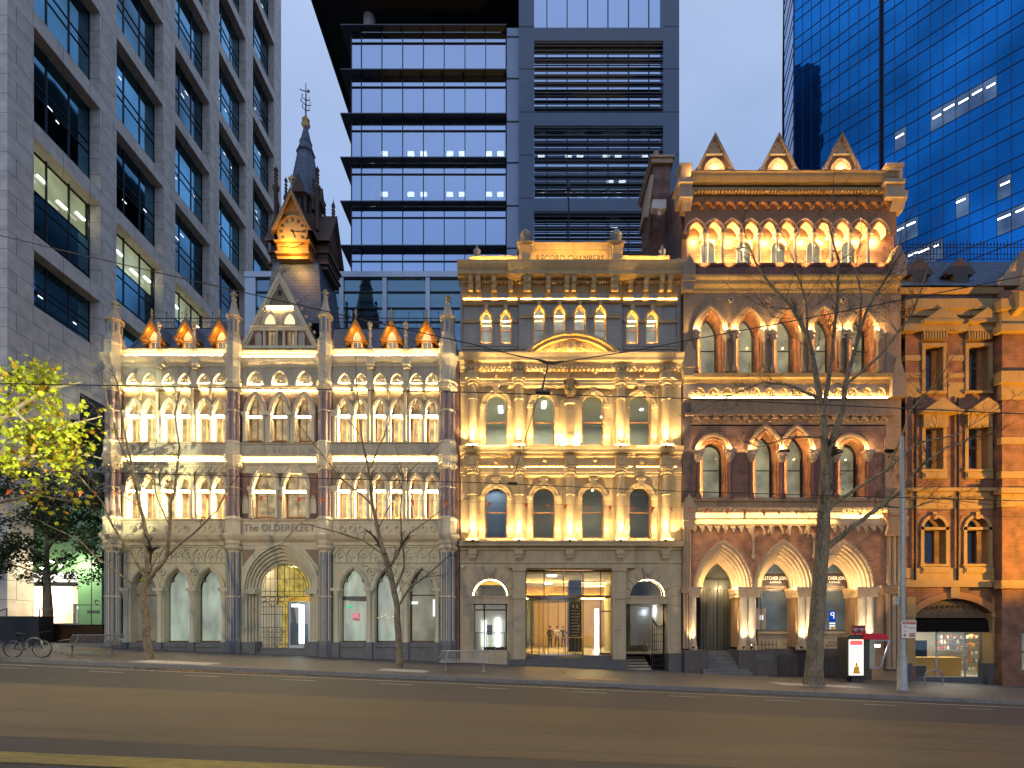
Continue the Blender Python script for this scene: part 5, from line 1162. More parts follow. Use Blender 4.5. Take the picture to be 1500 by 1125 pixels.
# --- attic floor
ya = 0.35
AW = [(712.5, 8, 471, 14.5, 503, 0), (741, 8, 471, 14.5, 503, 0), (789.5, 8, 464, 15, 505, 1), (819.4, 8, 464, 15, 505, 1), (849.5, 8, 464, 15, 505, 1), (879.3, 8, 464, 15, 505, 1), (926, 8, 471, 14.5, 503, 0), (955, 8, 471, 14.5, 503, 0)]
for a, c, yy, idx in ((675, 760, ya, 0), (760, 911, ya - 0.22, 1), (911, 998, ya, 2)):
    ws = [w_ for w_ in AW if a < w_[0] < c]
    k = MB(); k.wall(X(a, yy), X(c, yy), Z(526, yy), Z(436, yy), yy, [(arch_px(w_[0], w_[1], w_[2], w_[3], yy), Z(w_[4], yy)) for w_ in ws], 0.34, 0, 1); k.build('wall', ['sand_grey', 'sandstone'], RC)
    k = MB(); k.pb(a + 4, c - 4, ws[0][4] + 2, ws[0][4] + 4, yy - 0.1, yy); k.pb(a + 2, c - 2, 508, 511, yy - 0.08, yy)
    for w_ in ws:
        for i in range(5): k.lathe(X(w_[0] - 6 + 3 * i, yy), yy - 0.03, [(0.03, Z(525, yy)), (0.06, Z(521, yy)), (0.025, Z(515, yy)), (0.045, Z(511, yy))], 6)
    k.build('sill_course', 'sand_grey', RC)
    for w_ in ws:
        px = w_[0]; r_ = MB()
        ring_of(r_, px, w_[1], w_[2], w_[3], 0, 1.6, yy - 0.05, yy + 0.02); ring_of(r_, px, w_[1], w_[2], w_[3], 1.6, 4.0, yy - 0.12, yy + 0.02)
        zt = w_[2] - w_[3]; r_.prism([(X(px - 3, yy), Z(zt - 7, yy)), (X(px + 3, yy), Z(zt - 7, yy)), (X(px + 2, yy), Z(zt + 1, yy)), (X(px - 2, yy), Z(zt + 1, yy))], yy - 0.18, yy)
        r_.pb(px - w_[1] - 1.6, px - w_[1], w_[2], w_[4], yy - 0.05, yy + 0.02); r_.pb(px + w_[1], px + w_[1] + 1.6, w_[2], w_[4], yy - 0.05, yy + 0.02)
        r_.build('arch', 'sandstone', RC)
        wy = yy + 0.2; window(RC, arch_px(px + (762 - px) * 0.2 / D, w_[1] - 0.3, w_[2], w_[3] - 0.3, wy), Z(w_[4], wy), wy, 0.04, 0.06, 'timber', 'glass_attic', 0, (Z(484, wy),))
        lamp('POINT', (X(px, yy), yy + 0.10, Z(w_[4] - 2, yy)), 16, WARMW, RC, None, 0.03)
        led(RC, px - 6, px + 6, w_[2] - 1, yy + 0.02, 'led_gold', 0.012, zy=yy)
    k = MB(); k.pb(a, c, ws[0][2] - 3, ws[0][2] + 1.5, yy - 0.07, yy)
    o = MB()
    prev = a + 2
    for w_ in ws + [None]:
        nx = (w_[0] - w_[1] - 4.2) if w_ else c - 2
        if nx > prev: o.pb(prev, nx, ws[0][2] - 2.5, ws[0][2] + 1.2, yy - 0.09, yy); o.pb(prev - 0.5, nx + 0.5, ws[0][2] - 3.4, ws[0][2] - 2.5, yy - 0.12, yy)
        prev = (w_[0] + w_[1] + 4.2) if w_ else 0
    o.build('string_course', 'sandstone', RC)
# frieze, paired brackets and main cornice
for a, c, yy in ((676, 760, 0.3), (760, 911, 0.08), (911, 997, 0.3)):
    k = MB(); k.box(X(a, yy), X(c, yy), yy, yy + 0.4, Z(441, yy), Z(410, yy)); k.mould(X(a, yy), X(c, yy), yy, [(0, Z(443)), (0.06, Z(442)), (0.09, Z(439.5)), (0, Z(438.5))]); k.build('frieze', 'stone_ochre', RC)
    brs = {676: [690, 701, 724, 748], 760: [770, 774.5, 803, 830, 840, 869, 897, 901.5], 911: [923, 945, 968, 980]}[a]
    for px in brs:
        k = MB(); k.prism_x([(yy, Z(428, yy)), (yy - 0.16, Z(428, yy)), (yy - 0.22, Z(424, yy)), (yy - 0.2, Z(420, yy)), (yy - 0.34, Z(416, yy)), (yy - 0.36, Z(409, yy)), (yy, Z(409, yy))], X(px - 3.1, yy), X(px + 3.1, yy)); k.build('bracket', 'sandstone', RC)
    for p, q in zip(brs[:-1], brs[1:]):
        if q - p > 10: k = MB(); k.pb(p + 4.5, q - 4.5, 430, 438, yy - 0.03, yy); k.build('frieze_panel', 'sand_grey', RC)
    k = MB(); n = int((c - a) / 3.6)
    for i in range(n): px = a + (c - a) * (i + 0.5) / n; k.pb(px - 1, px + 1, 411, 413.5, yy - 0.2, yy)
    k.build('dentils', 'sandstone', RC)
    led(RC, a + 3, c - 3, 438.1, yy - 0.03, 'led_dim', 0.014, 0.02, zy=yy)
for a, c, yy in ((671.7, 745, 0.3), (744.7, 929.5, 0.06), (929.5, 1000.6, 0.3)):
    k = MB(); k.mould(X(a, yy), X(c, yy), yy, [(0.16, Z(411, yy)), (0.42, Z(409, yy)), (0.44, Z(404, yy)), (0.50, Z(402, yy)), (0.62, Z(396, yy)), (0.64, Z(393, yy)), (0.0, Z(391, yy))], back=0.8); k.build('main_cornice', 'sandstone', RC)
# roof parapet: name panel between pedestals, balustrades, urns
yy = 0.25
k = MB(); k.pb(779, 892, 364, 391, yy, yy + 0.4); k.mould(X(776, yy), X(896, yy), yy, [(0, Z(367, yy)), (0.06, Z(366, yy)), (0.12, Z(360, yy)), (0.16, Z(358, yy)), (0, Z(357, yy))], back=yy + 0.45); k.build('name_panel', 'sandstone', RC)
k = MB()
for a, c, e, f_ in ((779, 891, 366.5, 368), (779, 891, 387, 388.6), (779, 781, 368, 387), (889, 891, 368, 387)): k.pb(a, c, e, f_, yy - 0.05, yy + 0.01)
k.build('panel_frame', 'sandstone', RC)
mat('cut_letter', (0.075, 0.05, 0.025), 0.85, 0.1)
lettering('RECORD CHAMBERS', 0.50, (X(835, yy), yy - 0.012, Z(379.5, yy)), RC, 'cut_letter', 'name_lettering', 0.012, fit=L(100))
for px in (770, 902.5):
    k = MB(); k.pb(px - 9.5, px + 9.5, 356, 392, yy - 0.16, yy + 0.5); k.pb(px - 11.5, px + 11.5, 353.5, 357, yy - 0.26, yy + 0.55); k.pb(px - 12.5, px + 12.5, 351.5, 353.6, yy - 0.32, yy + 0.6)
    k.prism_x([(yy - 0.16, Z(388, yy)), (yy - 0.34, Z(386, yy)), (yy - 0.22, Z(376, yy)), (yy - 0.36, Z(366, yy)), (yy - 0.16, Z(362, yy))], X(px - 6.5, yy), X(px + 6.5, yy)); k.build('parapet_pedestal', 'sandstone', RC)
    k = MB(); k.lathe(X(px, yy + .2), yy + 0.2, [(0.2, Z(351.6, yy)), (0.12, Z(349.5, yy)), (0.30, Z(345, yy)), (0.34, Z(341, yy)), (0.28, Z(338, yy)), (0.14, Z(335.5, yy)), (0.16, Z(334, yy)), (0.0, Z(331.5, yy))], 12); k.build('urn', 'sand_grey', RC)
for a, c, p0, p1 in ((708, 759, 689, 708), (913, 962, 962, 980)):
    k = MB(); k.pb(min(a, p0), max(c, p1), 374.5, 379, yy - 0.06, yy + 0.3); k.pb(a, c, 388, 393, yy - 0.02, yy + 0.25)
    n = 10
    for i in range(n): k.lathe(X(a + (c - a) * (i + 0.5) / n, yy), yy + 0.1, [(0.07, Z(389, yy)), (0.035, Z(386, yy)), (0.085, Z(383, yy)), (0.04, Z(379, yy))], 6)
    k.build('balustrade', 'sandstone', RC)
    k = MB(); k.pb(p0, p1, 377, 393, yy - 0.1, yy + 0.4); k.pb(p0 - 1.5, p1 + 1.5, 374.5, 377.5, yy - 0.2, yy + 0.45); k.pb(p0 + 4, p1 - 4, 382, 390, yy - 0.14, yy); k.build('parapet_pedestal', 'sandstone', RC)
    k = MB(); pc = (p0 + p1) / 2; k.lathe(X(pc, yy), yy + 0.15, [(0.14, Z(374.6, yy)), (0.08, Z(373, yy)), (0.2, Z(369, yy)), (0.2, Z(364.5, yy)), (0.08, Z(362, yy)), (0.05, Z(358, yy)), (0, Z(355, yy))], 10); k.build('urn', 'sand_grey', RC)
k = MB(); k.pb(674, 684, 380, 393, yy + 0.3, yy + 6); k.pb(990, 998, 378, 393, yy + 0.3, yy + 6); k.build('end_block', 'sand_grey', RC)
for a, c in ((690, 756), (784, 888), (916, 980)): led(RC, a, c, 388.6, yy - 0.32, 'led_gold', 0.025, zy=yy)

# --- ground floor
y = 0.05
zf = Z(953, 1.0)
k = MB()
op = [(pointed(X(718, y), L(25.7), Z(874, y), L(25.6), 10), Z(874, y)), (rect_top(X(834, y), L(64), Z(830, y)), ground(X(834)) - 0.3), (pointed(X(948.5, y), L(25.5), Z(874, y), L(25.4), 10), Z(874, y))]
k.wall(X(674, y), X(742, y), ground(0) + 0.3, Z(826, y), y, [], 0.5) if False else None
k.wall(X(674, y), X(998, y), Z(875, y), Z(826, y), y, [op[0], (rect_top(X(834, y), L(64), Z(831, y)), Z(875, y)), op[2]], 0.6)
for a, c in ((674, 694), (743, 769.8), (898, 916.5), (978, 998)):
    za, zc = ground(X(a)) - 0.3, ground(X(c)) - 0.3; k.box(X(a, y), X(c, y), y, y + 0.6, min(za, zc), Z(875, y))
k.build('wall', 'sand_ground', RC)
k = MB()
for a, c in ((690, 746), (913, 982)): k.pb(a, c, 873.5, 884.5, y - 0.06, y + 0.6); k.pb(a - 1, c + 1, 872.8, 875.5, y - 0.1, y + 0.5)
k.build('door_lintel', 'sand_ground', RC)
k = MB()
for px in (718, 948.5):      # rusticated voussoirs as raised blocks
    for i in range(9):
        if i == 4: continue
        a0, a1 = pi - pi * i / 9 - 0.025, pi - pi * (i + 1) / 9 + 0.025; r0, r1 = L(26.5), L(37)
        cx_, cz_ = X(px, y), Z(874, y); k.prism([(cx_ + r0 * cos(a0), cz_ + r0 * sin(a0)), (cx_ + r1 * cos(a0), cz_ + r1 * sin(a0)), (cx_ + r1 * cos(a1), cz_ + r1 * sin(a1)), (cx_ + r0 * cos(a1), cz_ + r0 * sin(a1))], y - 0.05, y + 0.01)
    k.prism([(X(px - 7.5, y), Z(832, y)), (X(px + 7.5, y), Z(832, y)), (X(px + 4, y), Z(849, y)), (X(px - 4, y), Z(849, y))], y - 0.14, y)
k.build('voussoirs', 'sand_ground', RC)
for px in (718, 948.5):
    k = MB(); k.lathe(X(px, y), y - 0.14, [(0, Z(847, y)), (0.08, Z(845, y)), (0.16, Z(841, y)), (0.12, Z(838, y)), (0, Z(836.5, y))], 8)
    for s in (-1, 1): k.tube([(X(px, y) + s * 0.08, y - 0.16, Z(839, y)), (X(px, y) + s * 0.2, y - 0.14, Z(836.5, y))], [0.04, 0.015], 5)
    k.build('keystone_mask', 'sand_grey', RC)
k = MB()
for a, c in ((674.5, 690), (982, 997.5)):
    for py in range(846, 940, 14): k.pb(a, c, py, py + 12.4, y - 0.025, y)
k.build('rusticated_blocks', 'sand_ground', RC)
for a, c in ((752, 769.5), (898, 917)):
    k = MB(); k.pb(a, c, 832, 874, y - 0.22, y + 0.5); k.pb(a - 1.5, c + 1.5, 832, 836, y - 0.3, y); k.pb(a + 4, c - 4, 842, 868, y - 0.245, y); k.pb(a - 1, c + 1, 871, 877, y - 0.27, y); k.pb(a, c, 877, 966, y - 0.20, y + 0.5)
    k.build('pier', 'sand_ground', RC)
k = MB()
for a, c, t_ in ((743, 769.7, 966), (897.9, 917.2, 966), (978, 998, 957)):
    k.prism([(X(a), ground(X(a)) - 0.2), (X(a), Z(t_)), (X(c), Z(t_)), (X(c), ground(X(c)) - 0.2)], y - 0.24, y + 0.55)
k.build('plinth', 'granite_dark', RC)
mat('cut_number', (0.22, 0.18, 0.13), 0.9, 0.1)
lettering('477', 0.30, (X(761, -0.16), -0.152, Z(925, -0.16)), RC, 'cut_number', 'street_number', 0.004); lettering('477', 0.30, (X(906, -0.16), -0.152, Z(925, -0.16)), RC, 'cut_number', 'street_number', 0.004)
# glowing rim of the arched lights
mat_rim = emit('rim_glow', (1.0, 0.66, 0.26), 60.0)
for px, a0, a1 in ((718, 0.03, 0.97), (948.5, 0.0, 0.62)):
    k = MB(); n = 18; r0 = L(25.3); cx_, cz_ = X(px, y), Z(874, y)
    k.tube([(cx_ + r0 * cos(pi * (a0 + (a1 - a0) * t / n)), y + 0.06, cz_ + r0 * sin(pi * (a0 + (a1 - a0) * t / n))) for t in range(n + 1)], 0.018, 5); k.build('light_strip', 'rim_glow', RC)
for px in (718, 948.5):
    k = MB(); k.prism([(p[0], p[1]) for p in pointed(X(px, 0.3), L(25.6, .3), Z(874, .3), L(25.5, .3), 10)], 0.34, 0.36); k.build('fanlight', 'glass_room', RC)
# lobby
LZ = Z(959.5, 0.8)
k = MB(); x0, x1 = X(771, .6), X(897, .6)
zs0 = ground(X(834))
for i in range(3): k.box(X(769.8), X(898), 0.0 + 0.32 * i - 0.35, 1.4, zs0 - 0.4, LZ - (2 - i) * 0.16 - (0.0 if i == 2 else 0.0))
k.build('entrance_steps', 'granite_dark', RC)
lettering('OLDERFLEET', 0.16, (X(833, 0.29), 0.287, LZ - 0.085), RC, 'gilt', 'step_lettering', 0.004, fit=L(38))
rm = MB(); xl, xr, yb_, zt = X(735, 6) - 3.0, X(905, 6) + 1.5, 17.0, Z(838, 1)
rm.quad((xl, 0.9, LZ), (xr, 0.9, LZ), (xr, yb_, LZ), (xl, yb_, LZ), 0); rm.quad((xl, 0.9, zt), (xr, 0.9, zt), (xr, yb_, zt), (xl, yb_, zt), 1); rm.quad((xl, yb_, LZ), (xr, yb_, LZ), (xr, yb_, zt), (xl, yb_, zt), 2); rm.quad((xl, .9, LZ), (xl, yb_, LZ), (xl, yb_, zt), (xl, .9, zt), 1); rm.quad((xr, .9, LZ), (xr, yb_, LZ), (xr, yb_, zt), (xr, .9, zt), 1)
lob = rm.build('lobby', ['lobby_floor', 'plaster', 'timber_wall'], RC)
k = MB(); k.box(xl, X(846, 3) , 7.0, 7.3, Z(871, 4) , Z(852, 4)); k.box(X(846, 3), X(905, 3), 7.0, 7.3, Z(871, 4), Z(853, 4)); k.build('gold_bulkhead', 'gold_panel', lob)
k = MB(); k.box(xl, X(902, 3), 6.9, 6.98, Z(872, 4) - 0.03, Z(872, 4)); k.build('bulkhead_strip', 'led_gold', lob)
k = MB(); k.box(X(833, 5.5), X(852, 5.5), 5.5, 6.0, LZ, zt); k.box(X(833, 5.5), X(890, 5.5), 6.0, 6.3, Z(852, 5.5), zt); k.build('directory_wall', 'directory', lob)
k = MB()
for i in range(9): k.box(X(837, 5.4), X(846 + (i * 7) % 4, 5.4), 5.46, 5.49, Z(895 + i * 4.5, 5.4), Z(895 + i * 4.5, 5.4) + 0.035)
for s in range(3): k.box(X(839 + 3 * s, 5.4), X(840.5 + 3 * s, 5.4), 5.46, 5.49, Z(891, 5.4), Z(885, 5.4))
k.build('directory_listing', 'sign_white', lob)
k = MB(); k.box(X(872, 9), X(877, 9), 9, 9.3, LZ, Z(892, 9)); k.build('lit_column', 'downlight', lob)
k = MB(); k.ring(pointed(X(874, 10), 1.5, Z(895, 10), 1.5, 8), pointed(X(874, 10), 1.62, Z(895, 10), 1.62, 8), 10, 10.1); k.build('arch_light', 'led_soft', lob)
for i in range(3):
    for j in range(3):
        k = MB(); x_, y_ = xl + 1.5 + i * (xr - xl - 3) / 2, 2.5 + j * 4.5; k.box(x_ - 0.25, x_ + 0.25, y_ - 0.25, y_ + 0.25, zt - 0.06, zt - 0.03); k.build('ceiling_lamp', 'downlight', lob)
k = MB(); yg = 0.95
for px in (770.6, 797, 825.5, 854, 880, 896.5): k.box(X(px - 0.7, yg), X(px + 0.7, yg), yg - 0.04, yg + 0.04, Z(872, yg) if px in (797, 825.5) else LZ, Z(833, yg))
k.box(X(770, yg), X(897, yg), yg - 0.04, yg + 0.04, Z(876, yg), Z(872, yg)); k.box(X(770, yg), X(897, yg), yg - 0.05, yg + 0.05, Z(836, yg), Z(831, yg)); k.box(X(878, yg), X(897, yg), yg - 0.03, yg + 0.03, Z(896.5, yg), Z(894.5, yg)); k.box(X(878, yg), X(897, yg), yg - 0.03, yg + 0.03, LZ, LZ + 0.12)
fr = k.build('entrance_frame', 'brown_frame', RC)
k = MB(); k.box(X(771, yg), X(896, yg), yg - 0.005, yg + 0.005, Z(872, yg), Z(835, yg)); k.box(X(854, yg), X(896, yg), yg - 0.005, yg + 0.005, LZ, Z(876, yg)); k.build('pane', 'glass_clear', fr)
# revolving door: drum, canopy ring, wings, handrail
cxd, cyd, rd = X(812, 1.3), 1.75, 1.5
k = MB(); zc_ = Z(876.5, 0.9)
k.lathe(cxd, cyd, [(rd, zc_ - 0.12), (rd + 0.04, zc_), (rd, zc_ + 0.05)], 28); k.lathe(cxd, cyd, [(rd, LZ), (rd, LZ + 0.06)], 28); k.build('revolving_drum', 'silver', fr)
k = MB()
for a in range(6, 29, 4):
    aa = pi + pi * a / 34; k.box(cxd + rd * cos(aa) - 0.015, cxd + rd * cos(aa) + 0.015, cyd + rd * sin(aa) - 0.015, cyd + rd * sin(aa) + 0.015, LZ, zc_ - 0.1)
for a in (0.4, 1.97, 3.54, 5.11): k.box(cxd + rd * 0.95 * cos(a) - 0.02, cxd + rd * 0.95 * cos(a) + 0.02, cyd + rd * 0.95 * sin(a) - 0.02, cyd + rd * 0.95 * sin(a) + 0.02, LZ, zc_ - 0.1)
k.build('revolving_wing', 'brown_frame', fr)
k = MB(); n = 14
for t in range(n):
    a0, a1 = pi + 0.25 + (pi - 0.5) * t / n, pi + 0.25 + (pi - 0.5) * (t + 1) / n; k.quad((cxd + rd * cos(a0), cyd + rd * sin(a0), LZ + 0.06), (cxd + rd * cos(a1), cyd + rd * sin(a1), LZ + 0.06), (cxd + rd * cos(a1), cyd + rd * sin(a1), zc_ - 0.1), (cxd + rd * cos(a0), cyd + rd * sin(a0), zc_ - 0.1))
k.build('curved_pane', 'glass_clear', fr)
k = MB(); k.tube([(X(771, 0.5), 0.62, LZ + 0.98), (X(855, 0.5), 0.62, LZ + 0.98)], 0.028, 6)
for px in (772, 798, 826, 853): k.tube([(X(px, .5), 0.62, LZ - 0.1), (X(px, .5), 0.62, LZ + 0.98)], 0.016, 5)
k.build('brass_rail', 'gilt', RC)
lamp('AREA', (X(834, 1), 0.85, Z(834, .9)), 30, (1, 0.85, 0.6), RC, (X(834, 1), 1.2, 0), 2.5, sy=0.2)
# left doorway and its small lobby
LZ2 = Z(952, 0.5)
k = MB(); xa, xb = X(694, .6), X(743, .6)
def shell(xa, xb, y0, y1, z0, z1, ms):
    q = MB(); q.quad((xa, y0, z0), (xb, y0, z0), (xb, y1, z0), (xa, y1, z0), 0); q.quad((xa, y0, z1), (xb, y0, z1), (xb, y1, z1), (xa, y1, z1), 1); q.quad((xa, y1, z0), (xb, y1, z0), (xb, y1, z1), (xa, y1, z1), 2); q.quad((xa, y0, z0), (xa, y1, z0), (xa, y1, z1), (xa, y0, z1), 1); q.quad((xb, y0, z0), (xb, y1, z0), (xb, y1, z1), (xb, y0, z1), 1); return q
sh = shell(xa, xb + 0.6, 0.7, 6.0, LZ2, Z(843, .7), 0).build('side_lobby', ['lobby_floor', 'plaster', 'plaster'], RC)
k = MB(); k.box(X(724, 4.5), X(731, 4.5), 5.8, 5.9, LZ2, Z(905, 5)); k.box(X(706, 4.5), X(709, 4.5), 5.8, 5.9, LZ2, Z(908, 5)); k.build('lit_panel', 'cool_tube', sh)
k = MB(); k.box(X(712, 5), X(720, 5), 5.8, 5.85, Z(930, 5), Z(915, 5)); k.build('notice_board', 'granite_dark', sh)
k = MB(); k.box(X(703, 3), X(738, 3), 3, 3.2, Z(857, 3), Z(849, 3)); k.build('bulkhead', 'gold_panel', sh)
k = MB(); k.box(xa + 0.2, xb - 0.2, 2, 2.3, Z(846, .7), Z(845, .7)); k.build('ceiling_lamp', 'white_tube', sh)
k = MB(); yg = 0.62
for px in (694.8, 709.5, 741.5): k.box(X(px - 1, yg), X(px + 1, yg), yg - 0.04, yg + 0.04, LZ2, Z(884, yg))
for py in (885, 893.5): k.box(X(694, yg), X(742, yg), yg - 0.04, yg + 0.04, Z(py + 1, yg), Z(py - 1, yg))
k.box(X(710, yg), X(741, yg), yg - 0.035, yg + 0.035, LZ2, LZ2 + 0.16)
o = k.build('door_frame', 'iron', RC); k = MB(); k.box(X(695, yg), X(741, yg), yg - 0.004, yg + 0.004, LZ2, Z(886, yg)); k.build('pane', 'glass_clear', o)
k = MB(); k.box(X(694), X(743), -0.2, 0.7, ground(X(718)) - 0.4, LZ2); k.build('door_step', 'sand_ground', RC)
k = MB(); k.tube([(X(696, .3), 0.3, LZ2 + 0.95), (X(740, .3), 0.3, LZ2 + 0.95)], 0.025, 6)
for px in (697, 712, 726, 739): k.tube([(X(px, .3), .3, LZ2), (X(px, .3), 0.3, LZ2 + 0.95)], 0.02, 5)
k.build('handrail', 'steel', RC)
# right doorway: steps going up behind an iron gate
sh = shell(X(915, .6), X(979, .6), 0.7, 7.0, Z(956, 2.0), Z(843, .7), 0).build('side_passage', ['lobby_floor', 'room_grey', 'room_grey'], RC)
k = MB(); zg = ground(X(948)) - 0.05
for i in range(5): k.box(X(916.5), X(957), 0.35 + 0.36 * i, 3.0, zg - 0.3, zg + 0.10 + 0.145 * i)
k.build('steps', 'lobby_floor', RC)
k = MB()
for i in range(5): k.box(X(917), X(956.5), 0.345 + 0.36 * i, 0.352 + 0.36 * i, zg - 0.03 + 0.145 * i, zg + 0.06 + 0.145 * i)
k.build('step_risers', 'dark_timber', RC)
k = MB()
for i in range(26): k.box(X(926, 3), X(979, 3), 3.5, 3.53, Z(945 - i * 2.4, 3), Z(944 - i * 2.4, 3))
k.build('screen_slats', 'silver', RC)
lamp('POINT', (X(955, 2.5), 2.6, Z(895, 2.5)), 25, (0.85, 0.95, 1.0), RC, None, 0.1); lamp('AREA', (X(945, .8), 0.9, Z(888, .8)), 14, WARMW, RC, (X(945, .8), 1.0, 0), 0.9, sy=0.1)
k = MB(); yg = 0.55; xa, xb = X(956, yg), X(977, yg)
for i in range(8): x_ = xa + (xb - xa) * i / 7; k.tube([(x_, yg, zg), (x_, yg, Z(912 - 5 * abs(i - 3.5) / 3.5, yg))], 0.014, 4)
for py in (975, 966, 952, 940, 930, 922): k.box(xa, xb, yg - 0.012, yg + 0.012, Z(py, yg), Z(py, yg) + 0.025)
for r0 in (0.0, 0.09): k.tube([(xa + (xb - xa) * t / 10, yg, Z(912, yg) - r0 - 0.42 * sin(pi * t / 10) + 0.2) for t in range(11)], 0.022, 5)
k.box(xa - 0.02, xa + 0.02, yg - 0.02, yg + 0.02, zg, Z(905, yg)); k.box(xb - 0.02, xb + 0.02, yg - 0.02, yg + 0.02, zg, Z(905, yg)); k.build('iron_gate', 'iron', RC)
k = MB(); k.tube([(X(953, .6), 0.6, zg), (X(953, .6), 0.6, zg + 1.0), (X(945, 1.8), 2.0, zg + 1.65), (X(945, 1.8), 2.0, zg + 0.7)], 0.028, 6); k.build('handrail', 'steel', RC)
for px in (677.5,): k = MB(); k.lathe(X(px, -.05), -0.05, [(0, Z(833)), (0.07, Z(832)), (0.07, Z(829)), (0, Z(828))], 8); k.build('security_camera', 'white_paint', RC)
# ------------------------------------------------------------------ tall red brick gothic building (right of the middle)
gx = X(1160, 0)
BG = thing('brick_gothic_building', 'tall red brick gothic building with floodlit pointed arcades and three gablets on its parapet', 'building', (gx, 0.5, ground(gx)))
b = MB(); b.pb(1001, 1318, 395, 980, 7.0, 16); b.build('rear_wall', 'dark_brick', BG)
mat('gablet_stone', (0.17, 0.135, 0.12), 0.85, 0.2, 2, bump=0.2)
brick('gablet_brick', (0.12, 0.05, 0.04), (0.09, 0.04, 0.03), (0.10, 0.08, 0.07), 0.25, 0.1)
mat('stucco_red', (0.35, 0.22, 0.125), 0.85, 0.2, 1.4, bump=0.3, grime=0.35)
Y3 = 0.0
def bled(px0, px1, py, y, m='led', h=0.03): return led(BG, px0, px1, py, y, m, h)
# left flank seen above the lower neighbour, with its chimney
k = MB(); yb = 4.5
k.add([(X(1000, 0), 0.3, Z(420)), (X(1000, 0), 0.3, Z(262)), (X(1000, 0), 3.0, Z(245, 1.0)), (X(1000, 0), yb, Z(300, 3)), (X(1000, 0), 9, Z(300, 3)), (X(1000, 0), 9, Z(420))], [(0, 1, 2, 3, 4, 5)]); k.box(X(1001.5, 0), X(1010, 0), 0.35, 8.9, Z(420), Z(300, 3) - 0.5); k.build('flank_wall', 'dark_brick', BG)
k = MB(); yc = 3.6; xc = X(975, yc) ; k.box(X(953, yc), X(978, yc), yc - 0.5, yc + 2.2, Z(392, yc), Z(254, yc)); k.build('chimney', 'red_brick', BG)
k = MB(); k.box(X(950, yc), X(981, yc), yc - 0.7, yc + 2.4, Z(254, yc), Z(243, yc)); k.box(X(948, yc), X(983, yc), yc - 0.8, yc + 2.5, Z(248, yc), Z(245, yc)); k.lathe(X(961, yc), yc, [(0.22, Z(243, yc)), (0.16, Z(232, yc)), (0.2, Z(230, yc)), (0.17, Z(224, yc))], 10); k.build('chimney_cap', 'stone_tan', BG)
k = MB(); k.prism([(X(943, 2.2), Z(318, 2.2)), (X(953, 2.2), Z(256, 2.2)), (X(958, 2.2), Z(256, 2.2)), (X(950, 2.2), Z(318, 2.2))], 2.2, 3.4); k.build('coping', 'stone_tan', BG)
k = MB(); k.box(X(956, 1.5), X(976, 1.5), 1.5, 1.9, Z(305, 1.5), Z(292, 1.5)); k.box(X(965, 1.5), X(969, 1.5), 1.6, 1.8, Z(312, 1.5), Z(303, 1.5)); k.build('floodlight', 'white_paint', BG)
# --- attic arcade (recessed wall with windows behind a row of eleven arches)
k = MB(); ws = [1037, 1089.5, 1140, 1192, 1243]
k.wall(X(1004, .45), X(1310, .45), Z(390, .45), Z(300, .45), 0.45, [(arch_px(px, 11, 365, 13, .45), Z(388, .45)) for px in ws], 0.2); k.build('wall', 'orange_brick', BG)
for px in ws:
    window(BG, arch_px(px, 11, 365, 13, .55), Z(388, .55), 0.56, 0.05, 0.06, 'white_paint', 'glass_greenish', 1, ())
    r_ = MB(); ring_of(r_, px, 11, 365, 13, 0, 2.5, 0.38, 0.47); r_.build('arch', 'stone_tan', BG)
AC = [1019.6 + 26.75 * i for i in range(11)]
k = MB(); k.wall(X(1003), X(1313), Z(344), Z(290), 0.0, [(arch_px(px, 10.6, 341, 16, 0), Z(344)) for px in AC], 0.4, 0, 1, False); k.build('arcade_wall', ['terracotta', 'stone_tan'], BG)
for i, px in enumerate(AC):
    r_ = MB(); ring_of(r_, px, 10.6, 341, 16, 0, 2.4, 0.02, 0.1); ring_of(r_, px, 10.6, 341, 16, -1.6, 0, 0.12, 0.2); r_ .build('arch', 'stone_tan', BG)
    r_ = MB(); ring_of(r_, px, 10.6, 341, 16, 2.4, 4.6, -0.05, 0.02); ring_of(r_, px, 10.6, 341, 16, 4.6, 6.4, -0.08, 0.0, 1); r_.build('arch', ['porphyry', 'stone_tan'], BG)
    px2 = px + 13.4
    if i < 10:
        k = MB(); x = X(px2); k.lathe(x, 0.12, [(0.11, Z(388)), (0.075, Z(385)), (0.07, Z(352))], 8, 0); k.lathe(x, 0.12, [(0.08, Z(352)), (0.10, Z(349)), (0.17, Z(345)), (0.16, Z(343.5))], 8, 1); k.box(x - 0.18, x + 0.18, -0.06, 0.4, Z(343.5), Z(340.5), 1); k.build('colonnette', ['grey_shaft', 'stone_tan'], BG)
        lamp('POINT', (x, 0.26, Z(386)), 200, WARM, BG, None, 0.04)
    lamp('POINT', (X(px), 0.26, Z(346)), 75, WARM, BG, None, 0.03)
k = MB()
for i in range(18):      # corbel table of small interlaced arches
    px = 1013 + 291 * (i + 0.5) / 18; ring_of(k, px, 6.6, 303, 8, 0, 1.6, -0.16, 0.0, 0, 4); k.prism([(X(px - 9.0), Z(297)), (X(px - 7.9), Z(307)), (X(px - 6.8), Z(297))], -0.18, 0.0)
k.pb(1010, 1308, 288, 296, -0.10, 0.02); k.build('corbel_table', 'terracotta', BG)
for i in range(8): lamp('SPOT', (X(1030 + 37 * i), -0.40, Z(404)), 420, (1.0, 0.56, 0.16), BG, (X(1030 + 37 * i), -0.12, Z(262)), 0.05, 75, 0.9)
k = MB()
